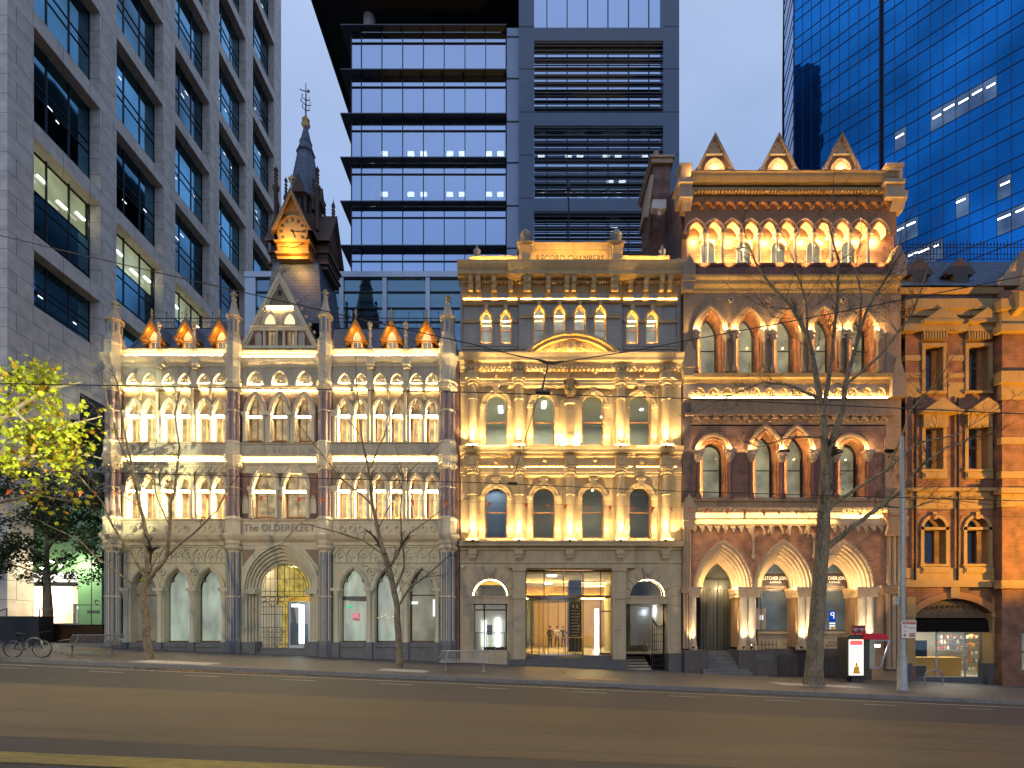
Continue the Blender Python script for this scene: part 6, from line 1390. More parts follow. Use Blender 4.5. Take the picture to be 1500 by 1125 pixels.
for pa, pb_, m_, prof in ((1010, 1308, 0, [(0.0, 290), (0.14, 288), (0.16, 283), (0.2, 282), (0.2, 279)]), (1010, 1308, 0, [(0.2, 276), (0.34, 274), (0.42, 268), (0.44, 264), (0.48, 263), (0.48, 261.5), (0.0, 261)])): k.mould(X(pa), X(pb_), 0.0, [(d_, Z(p_)) for d_, p_ in prof], m_, back=0.4)
for i in range(60): px = 1013 + 292 * (i + 0.5) / 60; k.pb(px - 1.4, px + 1.4, 275.5, 279.5, -0.32, 0.0)
k.build('main_cornice', 'stone_ochre', BG)
k = MB(); k.pb(1014, 1300, 250, 262, -0.05, 0.4); k.pb(1013, 1301, 249, 251.2, -0.12, 0.45)
for i in range(26): px = 1017 + 281 * (i + 0.5) / 26; ring_of(k, px, 4.2, 259.5, 6, 0, 1.0, -0.09, 0.0, 0, 4)
k.build('parapet', 'stone_ochre', BG)
bled(1016, 1298, 260.4, -0.42, 'led_gold', 0.03); pass
for px, dx in ((1005, 9), (1312, 13)):
    k = MB(); k.pb(px - dx, px + dx, 262, 288, -0.42, 0.5); k.pb(px - dx * 1.2, px + dx * 1.2, 261, 266, -0.55, 0.5); k.prism_x([(0.3, Z(310)), (-0.05, Z(310)), (-0.2, Z(302)), (-0.38, Z(296)), (-0.4, Z(288)), (0.3, Z(288))], X(px - dx * 0.75), X(px + dx * 0.75)); k.pb(px - dx * 0.8, px + dx * 0.8, 238, 262, -0.1, 0.5); k.pb(px - dx, px + dx, 238, 243, -0.16, 0.55); k.build('end_pier', 'stone_tan', BG)
for px in (1046.8, 1140, 1232.4):   # gablets on the parapet
    yg = 0.5; k = MB(); x, hw = X(px, yg), L(27, yg); g_ = lambda d, py: (x + L(d, yg), Z(py, yg))
    k.prism([g_(-25, 252), g_(0, 202), g_(25, 252)], yg, yg + 0.5); gb = k.build('gablet', 'gablet_brick', BG)
    k = MB(); [k.prism([g_(s * 28.5, 252), g_(0, 196), g_(0, 202.5), g_(s * 24.5, 252)], yg - 0.12, yg + 0.55) for s in (-1, 1)]; k.pb(px - 27, px - 20, 245, 251, yg - 0.14, yg + 0.2); k.pb(px + 20, px + 27, 245, 251, yg - 0.14, yg + 0.2); k.build('coping', 'gablet_stone', gb)
    k = MB(); ck = MB()
    for r_ in range(9):
        for c_ in range(-6, 7):
            py = 205 + r_ * 2.1; wdt = (py - 202) * 0.47
            if abs(c_ * 1.9) < wdt: (k if (r_ + c_) % 2 else ck).pb(px + c_ * 1.9 - 0.95, px + c_ * 1.9 + 0.95, py, py + 2.1, yg - 0.03, yg + 0.01)
    k.pb(px - 12, px + 12, 224, 226, yg - 0.08, yg); k.build('chequer_light', 'sand_grey', gb); ck.build('chequer_dark', 'black', gb)
    k = MB(); ring_of(k, px, 11, 249, 14.5, 0, 2, yg - 0.05, yg); ring_of(k, px, 11, 249, 14.5, 2, 4, yg - 0.1, yg); k.build('arch', 'stone_tan', gb)
    k = MB(); k.prism(arch_px(px, 11, 249, 14.5, yg), yg - 0.02, yg + 0.02); k.build('arch_panel', 'stone_tan', gb)
    lamp('POINT', (x, yg - 0.22, Z(247.5, yg)), 22, WARMW, BG, None, 0.04)
# --- frieze and cornice under the arcade
k = MB(); k.pb(1001, 1314, 388, 409, -0.06, 0.5); k.mould(X(1001), X(1314), -0.06, [(0, Z(392)), (0.06, Z(391)), (0.1, Z(388)), (0, Z(387.5))]); k.build('frieze', 'porphyry', BG)
k = MB()
for i in range(13):
    px = 1022 + 24 * i; [k.lathe(X(px) + 0.05 * cos(a), -0.07, [(0, Z(399) + 0.05 * sin(a) - 0.05), (0.05, Z(399) + 0.05 * sin(a)), (0, Z(399) + 0.05 * sin(a) + 0.05)], 5) for a in (0, pi / 2, pi, 3 * pi / 2)]
k.build('rosette', 'terracotta', BG)
k = MB(); k.mould(X(1000), X(1314), 0.0, [(d_, Z(p_)) for d_, p_ in [(0, 429), (0.06, 428), (0.08, 424), (0.22, 420), (0.24, 415), (0.34, 412), (0.36, 409), (0, 408)]], back=0.4); k.build('cornice', 'stone_ochre', BG)
# --- fourth floor: five pointed windows
WC4 = [1041, 1097, 1152.5, 1207.5, 1262.5]
def gothic_row(cs, hw, ys, rise, sill, top, x0, x1, mw, mp_, rail, y=0.0):
    k = MB(); k.wall(X(x0, y), X(x1, y), Z(sill + 1, y), Z(top, y), y, [(arch_px(px, hw, ys, rise, y), Z(sill, y)) for px in cs], 0.78, 0, 1); k.build('wall', [mw, 'orange_brick'], BG)
    for i, px in enumerate(cs):
        for j, (t0, t1, ya, m_) in enumerate(((0, 2.2, 0.02, 'stone_tan'), (2.2, 4.6, -0.05, 'stone_tan'), (4.6, 7.6, -0.11, 'stucco_red'))):
            r_ = MB(); ring_of(r_, px, hw, ys, rise, t0, t1, y + ya, y + 0.1); r_.build('arch', m_, BG)
        r_ = MB(); ring_of(r_, px, hw, ys, rise, -2.0, 0, y + 0.12, y + 0.3); r_.build('arch', 'stone_tan', BG); r_ = MB(); ring_of(r_, px, hw, ys, rise, -4.2, -1.9, y + 0.26, y + 0.76); r_.pb(px - hw, px - hw + 4.2, ys, sill, y + 0.18, y + 0.76); r_.pb(px + hw - 4.2, px + hw, ys, sill, y + 0.18, y + 0.76); r_.build('arch', 'orange_brick', BG)
        wy = y + 0.68; window(BG, arch_px(px, hw - 4.2, ys, 28, 0), Z(sill), wy, 0.05, 0.06, 'black', mp_[i], 0, (Z(rail - 8),))
        k = MB(); k.box(X(px - hw + 0.1), X(px - hw + 0.6), y + 0.12, y + 0.15, Z(sill), Z(ys - 6)); k.build('light_strip', 'led_reveal', BG)
        for s in (-1, 1): lamp('POINT', (X(px + s * (hw + 0.5)), y - 0.24, Z(ys - 3)), 85, WARM, BG, None, 0.04)
        k = MB(); k.pb(px - hw - 7, px + hw + 7, sill, sill + 3, y - 0.12, y + 0.5); k.build('sill', 'stone_red', BG)
        for s in (-1, 1):
            q = px + s * (hw + 3.8); k = MB(); x = X(q, y)
            k.lathe(x, y - 0.06, [(0.16, Z(sill, y)), (0.16, Z(sill - 7, y)), (0.11, Z(sill - 9, y)), (0.085, Z(sill - 12, y)), (0.085, Z(ys + 15, y))], 10, 0)
            k.lathe(x, y - 0.06, [(0.10, Z(ys + 15, y)), (0.12, Z(ys + 13, y)), (0.2, Z(ys + 5, y)), (0.24, Z(ys, y)), (0.2, Z(ys - 1.5, y))], 10, 1)
            for t in range(7):
                a = pi + pi * t / 6
                for zz, rr in ((ys + 10, 0.15), (ys + 5, 0.2), (ys + 1.5, 0.23)): k.lathe(x + cos(a + zz) * rr, y - 0.06 + sin(a) * rr, [(0, Z(zz + 2, y)), (0.055, Z(zz, y)), (0, Z(zz - 2, y))], 5, 1)
            k.build('colonnette', ['stucco_red', 'stone_tan'], BG)
gothic_row(WC4, 18.5, 487, 33, 547, 428, 1001, 1316, 'stucco_red', ['glass_brick_win'] * 5, 512)
for i in range(4):
    k = MB(); px = 1071 + 55 * i; k.ring(circ(px, 438, 2.0, -0.1), circ(px, 438, 4.2, -0.1), -0.09, 0.01, ends=False); k.lathe(X(px), -0.02, [(0, Z(439.5)), (0.07, Z(438)), (0, Z(436.5))], 6); k.build('roundel', 'stone_tan', BG)
k = MB(); k.mould(X(1001), X(1316), 0.0, [(d_, Z(p_)) for d_, p_ in [(0.0, 563), (0.05, 562), (0.1, 557), (0.2, 555), (0.24, 549.5), (0.0, 548.5)]], back=0.4); k.build('cornice', 'stone_ochre', BG)
# lit blind arcade and LED line
k = MB(); n = 14; px0, px1 = 1015, 1300
k.wall(X(1001), X(1316), Z(582), Z(562), 0.0, [(arch_px(px0 + (px1 - px0) * (i + 0.5) / n, 7.2, 576, 8.5, 0), Z(581)) for i in range(n)], 0.12, 0); k.pb(1001, 1316, 562, 583, 0.12, 0.3); k.build('blind_arcade', 'stone_tan', BG)
k = MB()
for i in range(n): px = px0 + (px1 - px0) * (i + 0.5) / n; ring_of(k, px, 7.2, 576, 8.5, 0, 1.2, -0.06, 0.0, 0, 5); [k.ring(circ(px + dx, 575 + dz, 0.8, 0, 6), circ(px + dx, 575 + dz, 1.8, 0, 6), 0.07, 0.12, ends=False) for dx, dz in ((0, -3), (-2.6, 0.5), (2.6, 0.5))]
k.build('tracery', 'stone_tan', BG)
k = MB(); k.pb(1001, 1316, 584, 606, -0.02, 0.3); k.mould(X(1001), X(1316), -0.02, [(0, Z(587)), (0.06, Z(586)), (0.12, Z(584.5)), (0, Z(584))]); k.build('plain_band', 'stucco_red', BG)
bled(1013, 1301, 583.2, -0.10, 'led_soft', 0.02)
k = MB(); k.pb(1001, 1316, 604, 624, 0.0, 0.3)
for i in range(20): px = 1013 + 290 * (i + 0.5) / 20; k.pb(px - 3.4, px + 3.4, 608, 612, -0.14, 0.0); ring_of(k, px, 5.4, 617, 6, 0, 1.6, -0.10, 0.0, 0, 3)
k.pb(1004, 1312, 604.5, 608, -0.17, 0.0); k.build('corbel_table', 'stucco_red', BG)
# --- third floor
k = MB(); cs3 = [(1045.5, 20, 664, 22, 730), (1122, 19, 664, 34, 730), (1168, 19, 664, 34, 730), (1247, 20, 664, 22, 730)]
k.wall(X(1001), X(1316), Z(732), Z(622), 0.0, [((pointed(X(c[0]), L(c[1]), Z(c[2]), L(c[3]), 8)), Z(c[4])) for c in cs3], 0.72, 0, 1); k.build('wall', ['red_brick', 'orange_brick'], BG)
for px, hw, ys, rise, sill in cs3:
    for t0, t1, ya, m_ in ((0, 2.6, 0.02, 'stone_tan'), (2.6, 5.2, -0.05, 'stone_tan'), (5.2, 8.2, -0.11, 'stucco_red')):
        r_ = MB(); ring_of(r_, px, hw, ys, rise, t0, t1, ya, 0.1); r_.build('arch', m_, BG)
    wy = 0.62; window(BG, arch_px(px, hw - 4, ys, rise - 5, 0), Z(sill), wy, 0.05, 0.06, 'black', 'glass_brick_win', 0, (Z(684),))
    r_ = MB(); ring_of(r_, px, hw, ys, rise, -4.2, 0, 0.2, 0.7); r_.pb(px - hw, px - hw + 4.2, ys, sill, 0.2, 0.7); r_.pb(px + hw - 4.2, px + hw, ys, sill, 0.2, 0.7); r_.build('arch', 'orange_brick', BG)
    k = MB(); k.box(X(px - hw + 0.1), X(px - hw + 0.6), 0.12, 0.15, Z(sill), Z(ys - 4)); k.build('light_strip', 'led_reveal', BG)
    for s in (-1, 1): lamp('POINT', (X(px + s * (hw + 0.5)), -0.26, Z(ys - 5)), 80, WARM, BG, None, 0.04)
    for s in (-1, 1):
        q = px + s * (hw + 3.4); k = MB(); x = X(q); k.lathe(x, -0.06, [(0.16, Z(sill + 1)), (0.16, Z(sill - 4)), (0.095, Z(sill - 8)), (0.09, Z(ys + 14))], 10, 0); k.lathe(x, -0.06, [(0.1, Z(ys + 14)), (0.2, Z(ys + 6)), (0.26, Z(ys + 1)), (0.2, Z(ys))], 10, 1)
        for t in range(6):
            a = pi + pi * t / 5
            for zz, rr in ((ys + 9, 0.16), (ys + 4, 0.22)): k.lathe(x + cos(a) * rr, -0.06 + sin(a) * rr, [(0, Z(zz + 2)), (0.055, Z(zz)), (0, Z(zz - 2))], 5, 1)
        k.box(x - 0.28, x + 0.28, -0.3, 0.05, Z(ys + 0.5), Z(ys - 3), 1); k.build('colonnette', ['porphyry', 'stone_tan'], BG)
k = MB(); [k.pb(a, c, 658, 664, -0.05, 0.02) for a, c in ((1004, 1018), (1074, 1096), (1196, 1220), (1274, 1312))]; k.pb(1003, 1312, 728.5, 734, -0.12, 0.4); k.pb(1003, 1312, 734, 745, -0.03, 0.3); k.build('string_course', 'stucco_red', BG)
# lit cornice over the ground floor arches
k = MB(); k.pb(1006, 1308, 759.5, 768, -0.16, 0.3); k.mould(X(1006), X(1308), 0.0, [(d_, Z(p_)) for d_, p_ in [(0.0, 750), (0.26, 748.5), (0.32, 745.5), (0, 744.5)]]); k.pb(1010, 1306, 748, 760, -0.04, 0.2)
for i in range(40): px = 1012 + 292 * (i + 0.5) / 40; k.pb(px - 0.7, px + 0.7, 746.5, 749.5, -0.36, 0)
k.build('cornice', 'stone_tan', BG)
for a, c in ((1014, 1089), (1093, 1232)): k = MB(); k.pb(a, c, 751, 758.6, -0.10, -0.03); k.build('light_strip', 'fascia_glow', BG)  # glowing fascia box: the band of light is put into its material
lamp('AREA', (X(1120), -0.30, Z(762)), 120, WARM, BG, (X(1120), -0.1, Z(790)), 7.5, sy=0.1)
bled(1233, 1292, 757.5, -0.17, 'led_soft', 0.012)
k = MB()
for i in range(26):
    px = 1011 + 296 * (i + 0.5) / 26
    if 1098 < px < 1200: continue
    k.pb(px - 3.6, px + 3.6, 768, 773, -0.12, 0); k.prism([(X(px - 3.6), Z(773)), (X(px + 3.6), Z(773)), (X(px), Z(781))], -0.1, 0.0)
for i in range(4):
    px = 1106 + 27 * i; 
    if i < 4: ring_of(k, px + 4, 9.5, 782, 15, 0, 2, -0.14, 0.0, 0, 6); k.prism([(X(px - 8), Z(770)), (X(px - 7.5 + 2), Z(785)), (X(px - 3), Z(770))], -0.2, 0)
k.pb(1006, 1308, 766, 770, -0.13, 0.05); k.build('corbel_table', 'stone_tan', BG)
# --- ground floor: three deep pointed arches
GA = [1059, 1147, 1235.6]
k = MB(); k.wall(X(1003), X(1310), Z(862), Z(766), 0.0, [(arch_px(px, 41, 862, 68, 0), Z(862)) for px in GA], 0.06, 0); k.build('wall', 'orange_brick', BG)
for px in GA:
    for i in range(6):
        h0, y0 = 41 - 3.1 * i, -0.02 + 0.15 * i
        r_ = MB(); a = pointed(X(px), L(h0 - 3.1), Z(862), L(68 - 4.6 * (i + 1)), 10); c = pointed(X(px), L(h0), Z(862), L(68 - 4.6 * i), 10); r_.ring(a, c, y0, y0 + 0.16); r_.build('arch', 'stone_tan', BG)
    r_ = MB(); outr = pointed(X(px), L(41), Z(862), L(68), 16, L(3.2)); inn = pointed(X(px), L(41), Z(862), L(68), 16, L(0.3)); r_.ring(inn, outr, -0.06, 0.02)
    for p, q in zip(inn, outr): r_.box((p[0] + q[0]) / 2 - 0.05, (p[0] + q[0]) / 2 + 0.05, -0.13, 0, (p[1] + q[1]) / 2 - 0.05, (p[1] + q[1]) / 2 + 0.05)
    r_.build('hood_mould', 'stone_tan', BG)
    lamp('POINT', (X(px) - 0.55, 0.0 - 0.1, Z(858)), 130, WARM, BG, None, 0.05); lamp('POINT', (X(px) + 0.55, 0.0 - 0.1, Z(858)), 130, WARMW, BG, None, 0.05)
PIER3 = [(1011, 1019.6), (1083, 1107), (1168.5, 1190), (1256, 1279)]
for a, c in PIER3:
    w0, w1 = X(a - 3), X(c + 3); k = MB(); k.box(w0 + 0.05, w1 - 0.05, 0.1, 0.95, Z(948), Z(862)); k.build('pier', 'stucco_red', BG)
    n = 1 if c - a < 12 else 2
    for j in range(n):
        r = L((c - a) / n / 2) * 0.96; x = X(a + (c - a) * (j + 0.5) / n)
        for yy in (0.0, 0.55):
            k = MB(); k.lathe(x, yy, [(r * 1.0, Z(938)), (r * 0.98, Z(875))], 14); k.build('column', 'column_stone', BG)
        k = MB(); k.lathe(x, 0, [(r * 1.5, Z(952)), (r * 1.5, Z(947)), (r * 1.15, Z(944)), (r * 1.25, Z(941)), (r * 1.02, Z(938))], 14); k.build('column_base', 'stone_tan', BG)
        flood(BG, a + (c - a) * (j + 0.5) / n, 946, -r - 0.30, 420, WARMW, (x, 0.1, Z(870)), 60)
    k = MB(); k.box(w0 - 0.02, w1 + 0.02, -0.22, 0.95, Z(875), Z(869)); k.box(w0 - 0.1, w1 + 0.1, -0.3, 0.95, Z(864.5), Z(860.5)); k.box(w0 - 0.06, w1 + 0.06, -0.26, 0.95, Z(869), Z(864.5)); k.build('column_capital', 'stone_tan', BG)
for px in (1103, 1191):
    k = MB(); k.lathe(X(px), -0.06, [(0.0, Z(823)), (0.14, Z(816)), (0.16, Z(813)), (0.07, Z(811)), (0.07, Z(790)), (0.1, Z(788)), (0.2, Z(784)), (0.2, Z(782))], 10); k.build('engaged_shaft', 'stone_red', BG)
# doors and showroom windows inside the arches
k = MB(); k.prism(arch_px(1052, 24, 862, 46, 1.0), 0.98, 1.0); k.pb(1026, 1078, 848, 954, 1.0, 1.06); d0 = k.build('panelled_door', 'door_green', BG)
k = MB(); [k.pb(a, a + 0.6, 853, 953, 0.985, 1.0) for a in range(1030, 1076, 5)]; k.pb(1026, 1078, 846, 850, 0.92, 1.0); k.pb(1051.6, 1052.4, 850, 953, 0.97, 1.0); k.build('door_boards', 'black', d0)
for px, tx in ((1140, 1), (1226.5, 2)):
    k = MB(); k.prism([(X(px - 29, 1.0), Z(925, 1.0)), (X(px - 29, 1.0), Z(861, 1))] + arch_px(px, 24, 862, 46, 1.0) + [(X(px + 29, 1), Z(861, 1)), (X(px + 29, 1), Z(925, 1))], 1.04, 1.06); wn = k.build('showroom_window', 'glass_show', BG)
    k = MB(); [k.pb(px + s - 0.8, px + s + 0.8, 820 if abs(s) < 20 else 850, 924, 0.98, 1.04) for s in (-25, 17)]; k.pb(px - 25, px + 25, 922.5, 925, 0.95, 1.05); k.pb(px - 22, px + 22, 838, 840, 0.98, 1.05); k.build('window_frame', 'granite_dark', wn)
    k = MB(); k.pb(px - 25, px + 18, 840, 866.5, 0.94, 0.98); sg = k.build('shop_sign', 'fascia_brown', BG)
    sc = L(1, .94); cx_ = X(px - 4 , .94)
    lettering('FLETCHER JONES', 0.27, (cx_, .936, Z(847.2, .94)), sg, 'letter_white', 'sign_lettering', 0.004, fit=L(42, .94))
    lettering('AUSTRALIA', 0.13, (cx_, .936, Z(853.2, .94)), sg, 'letter_white', 'sign_lettering', 0.004, fit=L(17, .94)); lettering('SHOWROOM', 0.22, (cx_, .936, Z(861, .94)), sg, 'letter_tan', 'sign_lettering', 0.004, fit=L(29, .94))
    k = MB(); k.pb(px - 30, px + 30, 925, 928.5, 0.84, 1.2); k.pb(px - 30, px + 30, 928, 990, 0.95, 1.2); k.build('stall_riser', 'sand_ground', BG)
    if tx == 1:
        k = MB(); k.pb(1106, 1122, 891, 922, 1.0, 1.035); k.build('display_board', 'sand_grey', BG); k = MB(); k.pb(1113, 1118, 901, 908, 0.994, 1.0); k.build('lit_panel', 'sign_glow', BG)
    else:
        k = MB(); k.pb(1215, 1224, 895, 911, 1.0, 1.035); pk = k.build('lit_sign', 'sign_blue', BG); lettering('P', 0.52, (X(1219.5, 1), 0.996, Z(902, 1)), pk, 'sign_glow', 'sign_lettering', 0.002, rot=(R(90), 0, R(180)))
        k = MB(); [k.pb(1215.5, 1223.5, 912 + 3.6 * i, 914 + 3.6 * i, 1.0, 1.03) for i in range(3)]; k.build('sign_line', 'sign_glow', BG); k = MB(); k.pb(1217, 1223, 918, 922, 0.99, 1.03); k.build('display_item', 'poster_gold', BG)
lettering('BUILDING', 0.14, (X(1221, .9), 0.944, Z(941, .9)), BG, 'ink', 'cut_lettering', 0.003, fit=L(14)); lettering('INCORPORATED', 0.14, (X(1221, .9), 0.944, Z(945.5, .9)), BG, 'ink', 'cut_lettering', 0.003, fit=L(22))
# podium, door steps and pedestals
k = MB(); zt = Z(952)
for a, c in ((999, 1033), (1077, 1132)): k.prism([(X(a), ground(X(a)) - 0.3), (X(a), zt), (X(c), zt), (X(c), ground(X(c)) - 0.3)], -0.45, 1.2)
k.prism([(X(1132), ground(X(1132)) - 0.3), (X(1132), Z(951)), (X(1314), Z(951)), (X(1314), ground(X(1314)) - 0.3)], 0.4, 1.2)
k.build('podium', 'podium_stone', BG)
k = MB(); n = 7; zg = ground(X(1055)) - 0.1; h = (Z(953, 1) - zg) / n
for i in range(n): k.box(X(1027 - (n - i) * 0.6), X(1077 + (n - 1 - i) * 2.4), -0.9 + 0.27 * i, 1.0, zg - 0.3, zg + h * (i + 1))
k.build('door_steps', 'bluestone', BG)
k = MB(); k.box(X(1100), X(1132), -0.47, -0.44, Z(967), Z(958)); k.build('name_plate', 'granite_dark', BG)
# right pilaster group with its own caps
for (z0, z1, w_) in ((980, 870, 12), (858, 785, 10)):
    for j in range(3):
        k = MB(); k.lathe(X(1300 + j * 7.5), -0.05, [(0.16, Z(z0)), (0.12, Z(z0 - 6)), (0.12, Z(z1))], 10); k.build('engaged_shaft', 'stone_red', BG)
k = MB(); k.pb(1294, 1322, 862, 870, -0.28, 0.3); k.pb(1292, 1324, 858, 862.5, -0.34, 0.3); k.prism([(X(1292), Z(786)), (X(1296), Z(770)), (X(1290), Z(758)), (X(1326), Z(758)), (X(1322), Z(770)), (X(1326), Z(786))], -0.3, 0.4); k.pb(1296, 1322, 640, 758, -0.05, 0.4); k.pb(1298, 1320, 430, 640, -0.03, 0.4); k.pb(1277, 1326, 866, 1004, 0.10, 0.5); k.build('corner_pier', 'stucco_red', BG)
k = MB(); k.prism([(X(1296), Z(757)), (X(1296), Z(735)), (X(1309), Z(716)), (X(1323), Z(735)), (X(1323), Z(757))], -0.3, 0.3); k.prism([(X(1302), Z(584)), (X(1302), Z(556)), (X(1312), Z(524)), (X(1322), Z(556)), (X(1322), Z(584))], -0.25, 0.3); k.prism([(X(1300), Z(408)), (X(1300), Z(385)), (X(1312), Z(362)), (X(1323), Z(385)), (X(1323), Z(408))], -0.25, 0.3); k.build('corner_gablet', 'stone_red', BG)
k = MB(); k.pb(1001, 1012, 735, 862, -0.14, 0.3, 0); k.pb(1001, 1012, 590, 735, -0.06, 0.3, 1); k.pb(999, 1013, 862, 868, -0.28, 0.3); [k.lathe(X(1001 + 4 * j), -0.12, [(0.075, Z(950)), (0.06, Z(780))], 8) for j in range(3)]; k.build('corner_pier', ['stone_red', 'dark_brick'], BG)
for py in (395, 520, 742):      # little gabled caps on the left corner
    k = MB(); k.prism([(X(998), Z(py + 22)), (X(998), Z(py)), (X(1007), Z(py - 17)), (X(1016), Z(py)), (X(1016), Z(py + 22))], -0.32, 0.2); k.prism([(X(1000), Z(py + 34)), (X(998), Z(py + 22)), (X(1016), Z(py + 22)), (X(1013), Z(py + 34))], -0.26, 0.2); k.build('corner_gablet', 'stone_red', BG)
# railings over the basement area
k = MB(); x0, x1 = X(1140, -0.75), X(1262, -0.75); n = 34
for i in range(n + 1):
    x = x0 + (x1 - x0) * i / n; zb = ground(x); k.tube([(x, -0.75, zb), (x, -0.75, zb + 1.15)], 0.014, 4); k.lathe(x, -0.75, [(0.03, zb + 1.15), (0, zb + 1.27)], 4)
for h in (0.12, 1.02): k.tube([(x0, -0.75, ground(x0) + h), (x1, -0.75, ground(x1) + h)], 0.02, 4)
o = k.build('iron_railing', 'iron'); tag(o, 'black spiked iron railing below the showroom windows of the brick building', 'railing')
k = MB(); x0, x1 = X(1088), X(1130)
for i in range(9): x = x0 + (x1 - x0) * i / 8; k.tube([(x, -0.5, Z(952)), (x, -0.5, Z(941))], 0.014, 4); k.lathe(x, -0.5, [(0.03, Z(941)), (0, Z(938))], 4)
k.tube([(x0, -0.5, Z(944)), (x1, -0.5, Z(944))], 0.016, 4); o = k.build('iron_railing', 'iron'); tag(o, 'short black iron railing on the podium beside the door steps', 'railing')

# ------------------------------------------------------------------ amber lit banded brick building (far right)
gx = X(1420, 0)
AB = thing('banded_brick_building', 'banded brick and stone building bathed in amber street light, with a slate roof', 'building', (gx, 0.5, ground(gx)))
brick('amber_brick', (0.26, 0.095, 0.045), (0.20, 0.075, 0.04), (0.26, 0.18, 0.11), 0.25, 0.1)
mat('awning', (0.012, 0.010, 0.009), 0.95, 0.1, 2, spec=0.0)
mat('amber_stone', (0.35, 0.23, 0.095), 0.85, 0.16, 1.6, bump=0.2, grime=0.2)
YA = 0.35; x9 = 1640
def am(px0, px1, py0, py1, yf, yb=0.9, mm='amber_stone', nm='stone_band'): k = MB(); k.pb(px0, px1, py0, py1, yf, yb); return k.build(nm, mm, AB)
b = MB(); b.pb(1326, x9, 424, 1000, 6.7, 16); b.build('rear_wall', 'dark_brick', AB)
wins = [(1369, 14.5, 507, 572), (1434.5, 16, 507, 572)]
def arow(ops, z0, z1): k = MB(); k.wall(X(1326, YA), X(1466, YA), Z(z0, YA), Z(z1, YA), YA, ops, 0.45, 0, 1); k.build('wall', ['amber_brick', 'amber_stone'], AB)
R_ = lambda px, hw, top: rect_top(X(px, YA), L(hw, YA), Z(top, YA))
arow([(R_(1369, 13, 507), Z(572, YA)), (R_(1434.5, 15, 507), Z(572, YA))], 584, 480)
arow([(R_(1369, 13, 625), Z(687, YA)), (R_(1434, 15, 625), Z(687, YA))], 693, 584)
arow([(pointed(X(1370, YA), L(16, YA), Z(772, YA), L(14, YA), 8), Z(826, YA)), (pointed(X(1433, YA), L(16, YA), Z(772, YA), L(14, YA), 8), Z(826, YA))], 848, 693)
for px, hw, t, s_ in ((1369, 13, 507, 572), (1434.5, 15, 507, 572), (1369, 13, 625, 687), (1434, 15, 625, 687), (1370, 16, 772, 826), (1433, 16, 772, 826)):
    wy = YA + 0.36; top = R_(px - 9, hw, t) if t != 772 else pointed(X(px - 9, YA), L(hw, YA), Z(772, YA), L(14, YA), 6)
    window(AB, top, Z(s_, wy), wy, 0.06, 0.06, 'brown_frame', 'glass_night', 0, (Z((t + s_) / 2 if t < 700 else 774, wy),))
    k = MB(); k.pb(px - hw - 5, px - hw, t, s_, YA - 0.07, YA + 0.05); k.pb(px + hw, px + hw + 5, t, s_, YA - 0.07, YA + 0.05); k.pb(px - hw - 6, px + hw + 6, s_, s_ + 3.5, YA - 0.14, YA + 0.1)
    if t < 700: k.pb(px - hw - 5, px + hw + 5, t - 5, t, YA - 0.09, YA + 0.05)
    else: ring_of(k, px, hw, 772, 14, 0, 4.5, YA - 0.08, YA + 0.02); k.pb(px - hw - 6, px + hw + 6, 772, 776, YA - 0.07, YA + 0.3); k.pb(px - 3, px + 3, 750, 760, YA - 0.14, YA)
    k.build('window_surround', 'amber_stone', AB)
    if t < 700:
        pt = {507: 457, 625: 587}[t]; k = MB(); cx_ = X(px + 3, YA); g_ = lambda d, py: (cx_ + L(d, YA), Z(py, YA)); bs = pt + 18
        k.prism([g_(-27, bs), g_(0, pt), g_(27, bs)], YA - 0.42, YA); k.prism([g_(-29, bs + 4), g_(-29, bs), g_(29, bs), g_(29, bs + 4)], YA - 0.46, YA)
        if t == 625: k.pb(px - 16, px + 20, 605, 625, YA - 0.2, YA)
        else: k.pb(px - 14, px + 18, 484, 496, YA - 0.18, YA); [k.pb(px - 15 + 4 * i, px - 13 + 4 * i, 484, 496, YA - 0.24, YA) for i in range(9)]
        k.build('window_pediment', 'amber_stone', AB)
    if t >= 625: k = MB(); k.pb(px - hw - 4, px + hw + 6, s_ + 4, s_ + 14, YA - 0.10, YA); k.pb(px - hw - 1, px + hw + 2, s_ + 6, s_ + 12, YA - 0.14, YA); k.build('apron_panel', 'amber_stone', AB)
for a, c in ((520, 528), (546, 553), (560, 582)):
    for p, q in ((1326, 1350), (1389, 1414), (1455, 1466)): am(p, q, a, c, YA - 0.03)
am(1326, 1470, 437, 452, YA - 0.30, nm='cornice'); am(1326, 1470, 452, 462, YA - 0.2, nm='cornice'); am(1326, 1470, 462, 475, YA - 0.06, nm='cornice'); am(1324, 1472, 474, 484, YA - 0.26, nm='cornice')
am(1326, 1500, 425, 437, YA, mm='dark_brick', nm='parapet'); k = MB(); k.mould(X(1322), X(1475), YA, [(0.0, Z(426)), (0.1, Z(425)), (0.2, Z(418)), (0, Z(417))], back=0.9); k.build('coping', 'stone_ochre', AB)
for a, c, pr in ((714, 719, 0.25), (719, 732, 0.1), (732, 745, 0.05), (832, 850, 0.06), (850, 860, 0.22)): am(1326, 1470, a, c, YA - pr, nm='string_course')
k = MB(); [k.pb(1330 + 2.6 * i, 1331.4 + 2.6 * i, 727, 731, YA - 0.16, YA) for i in range(53)]; k.build('dentils', 'amber_stone', AB)
for px in (1346, 1409): k = MB(); k.tube([(X(px), YA - 0.12, Z(580)), (X(px), YA - 0.12, Z(852))], 0.06, 8); k.build('downpipe', 'iron', AB)
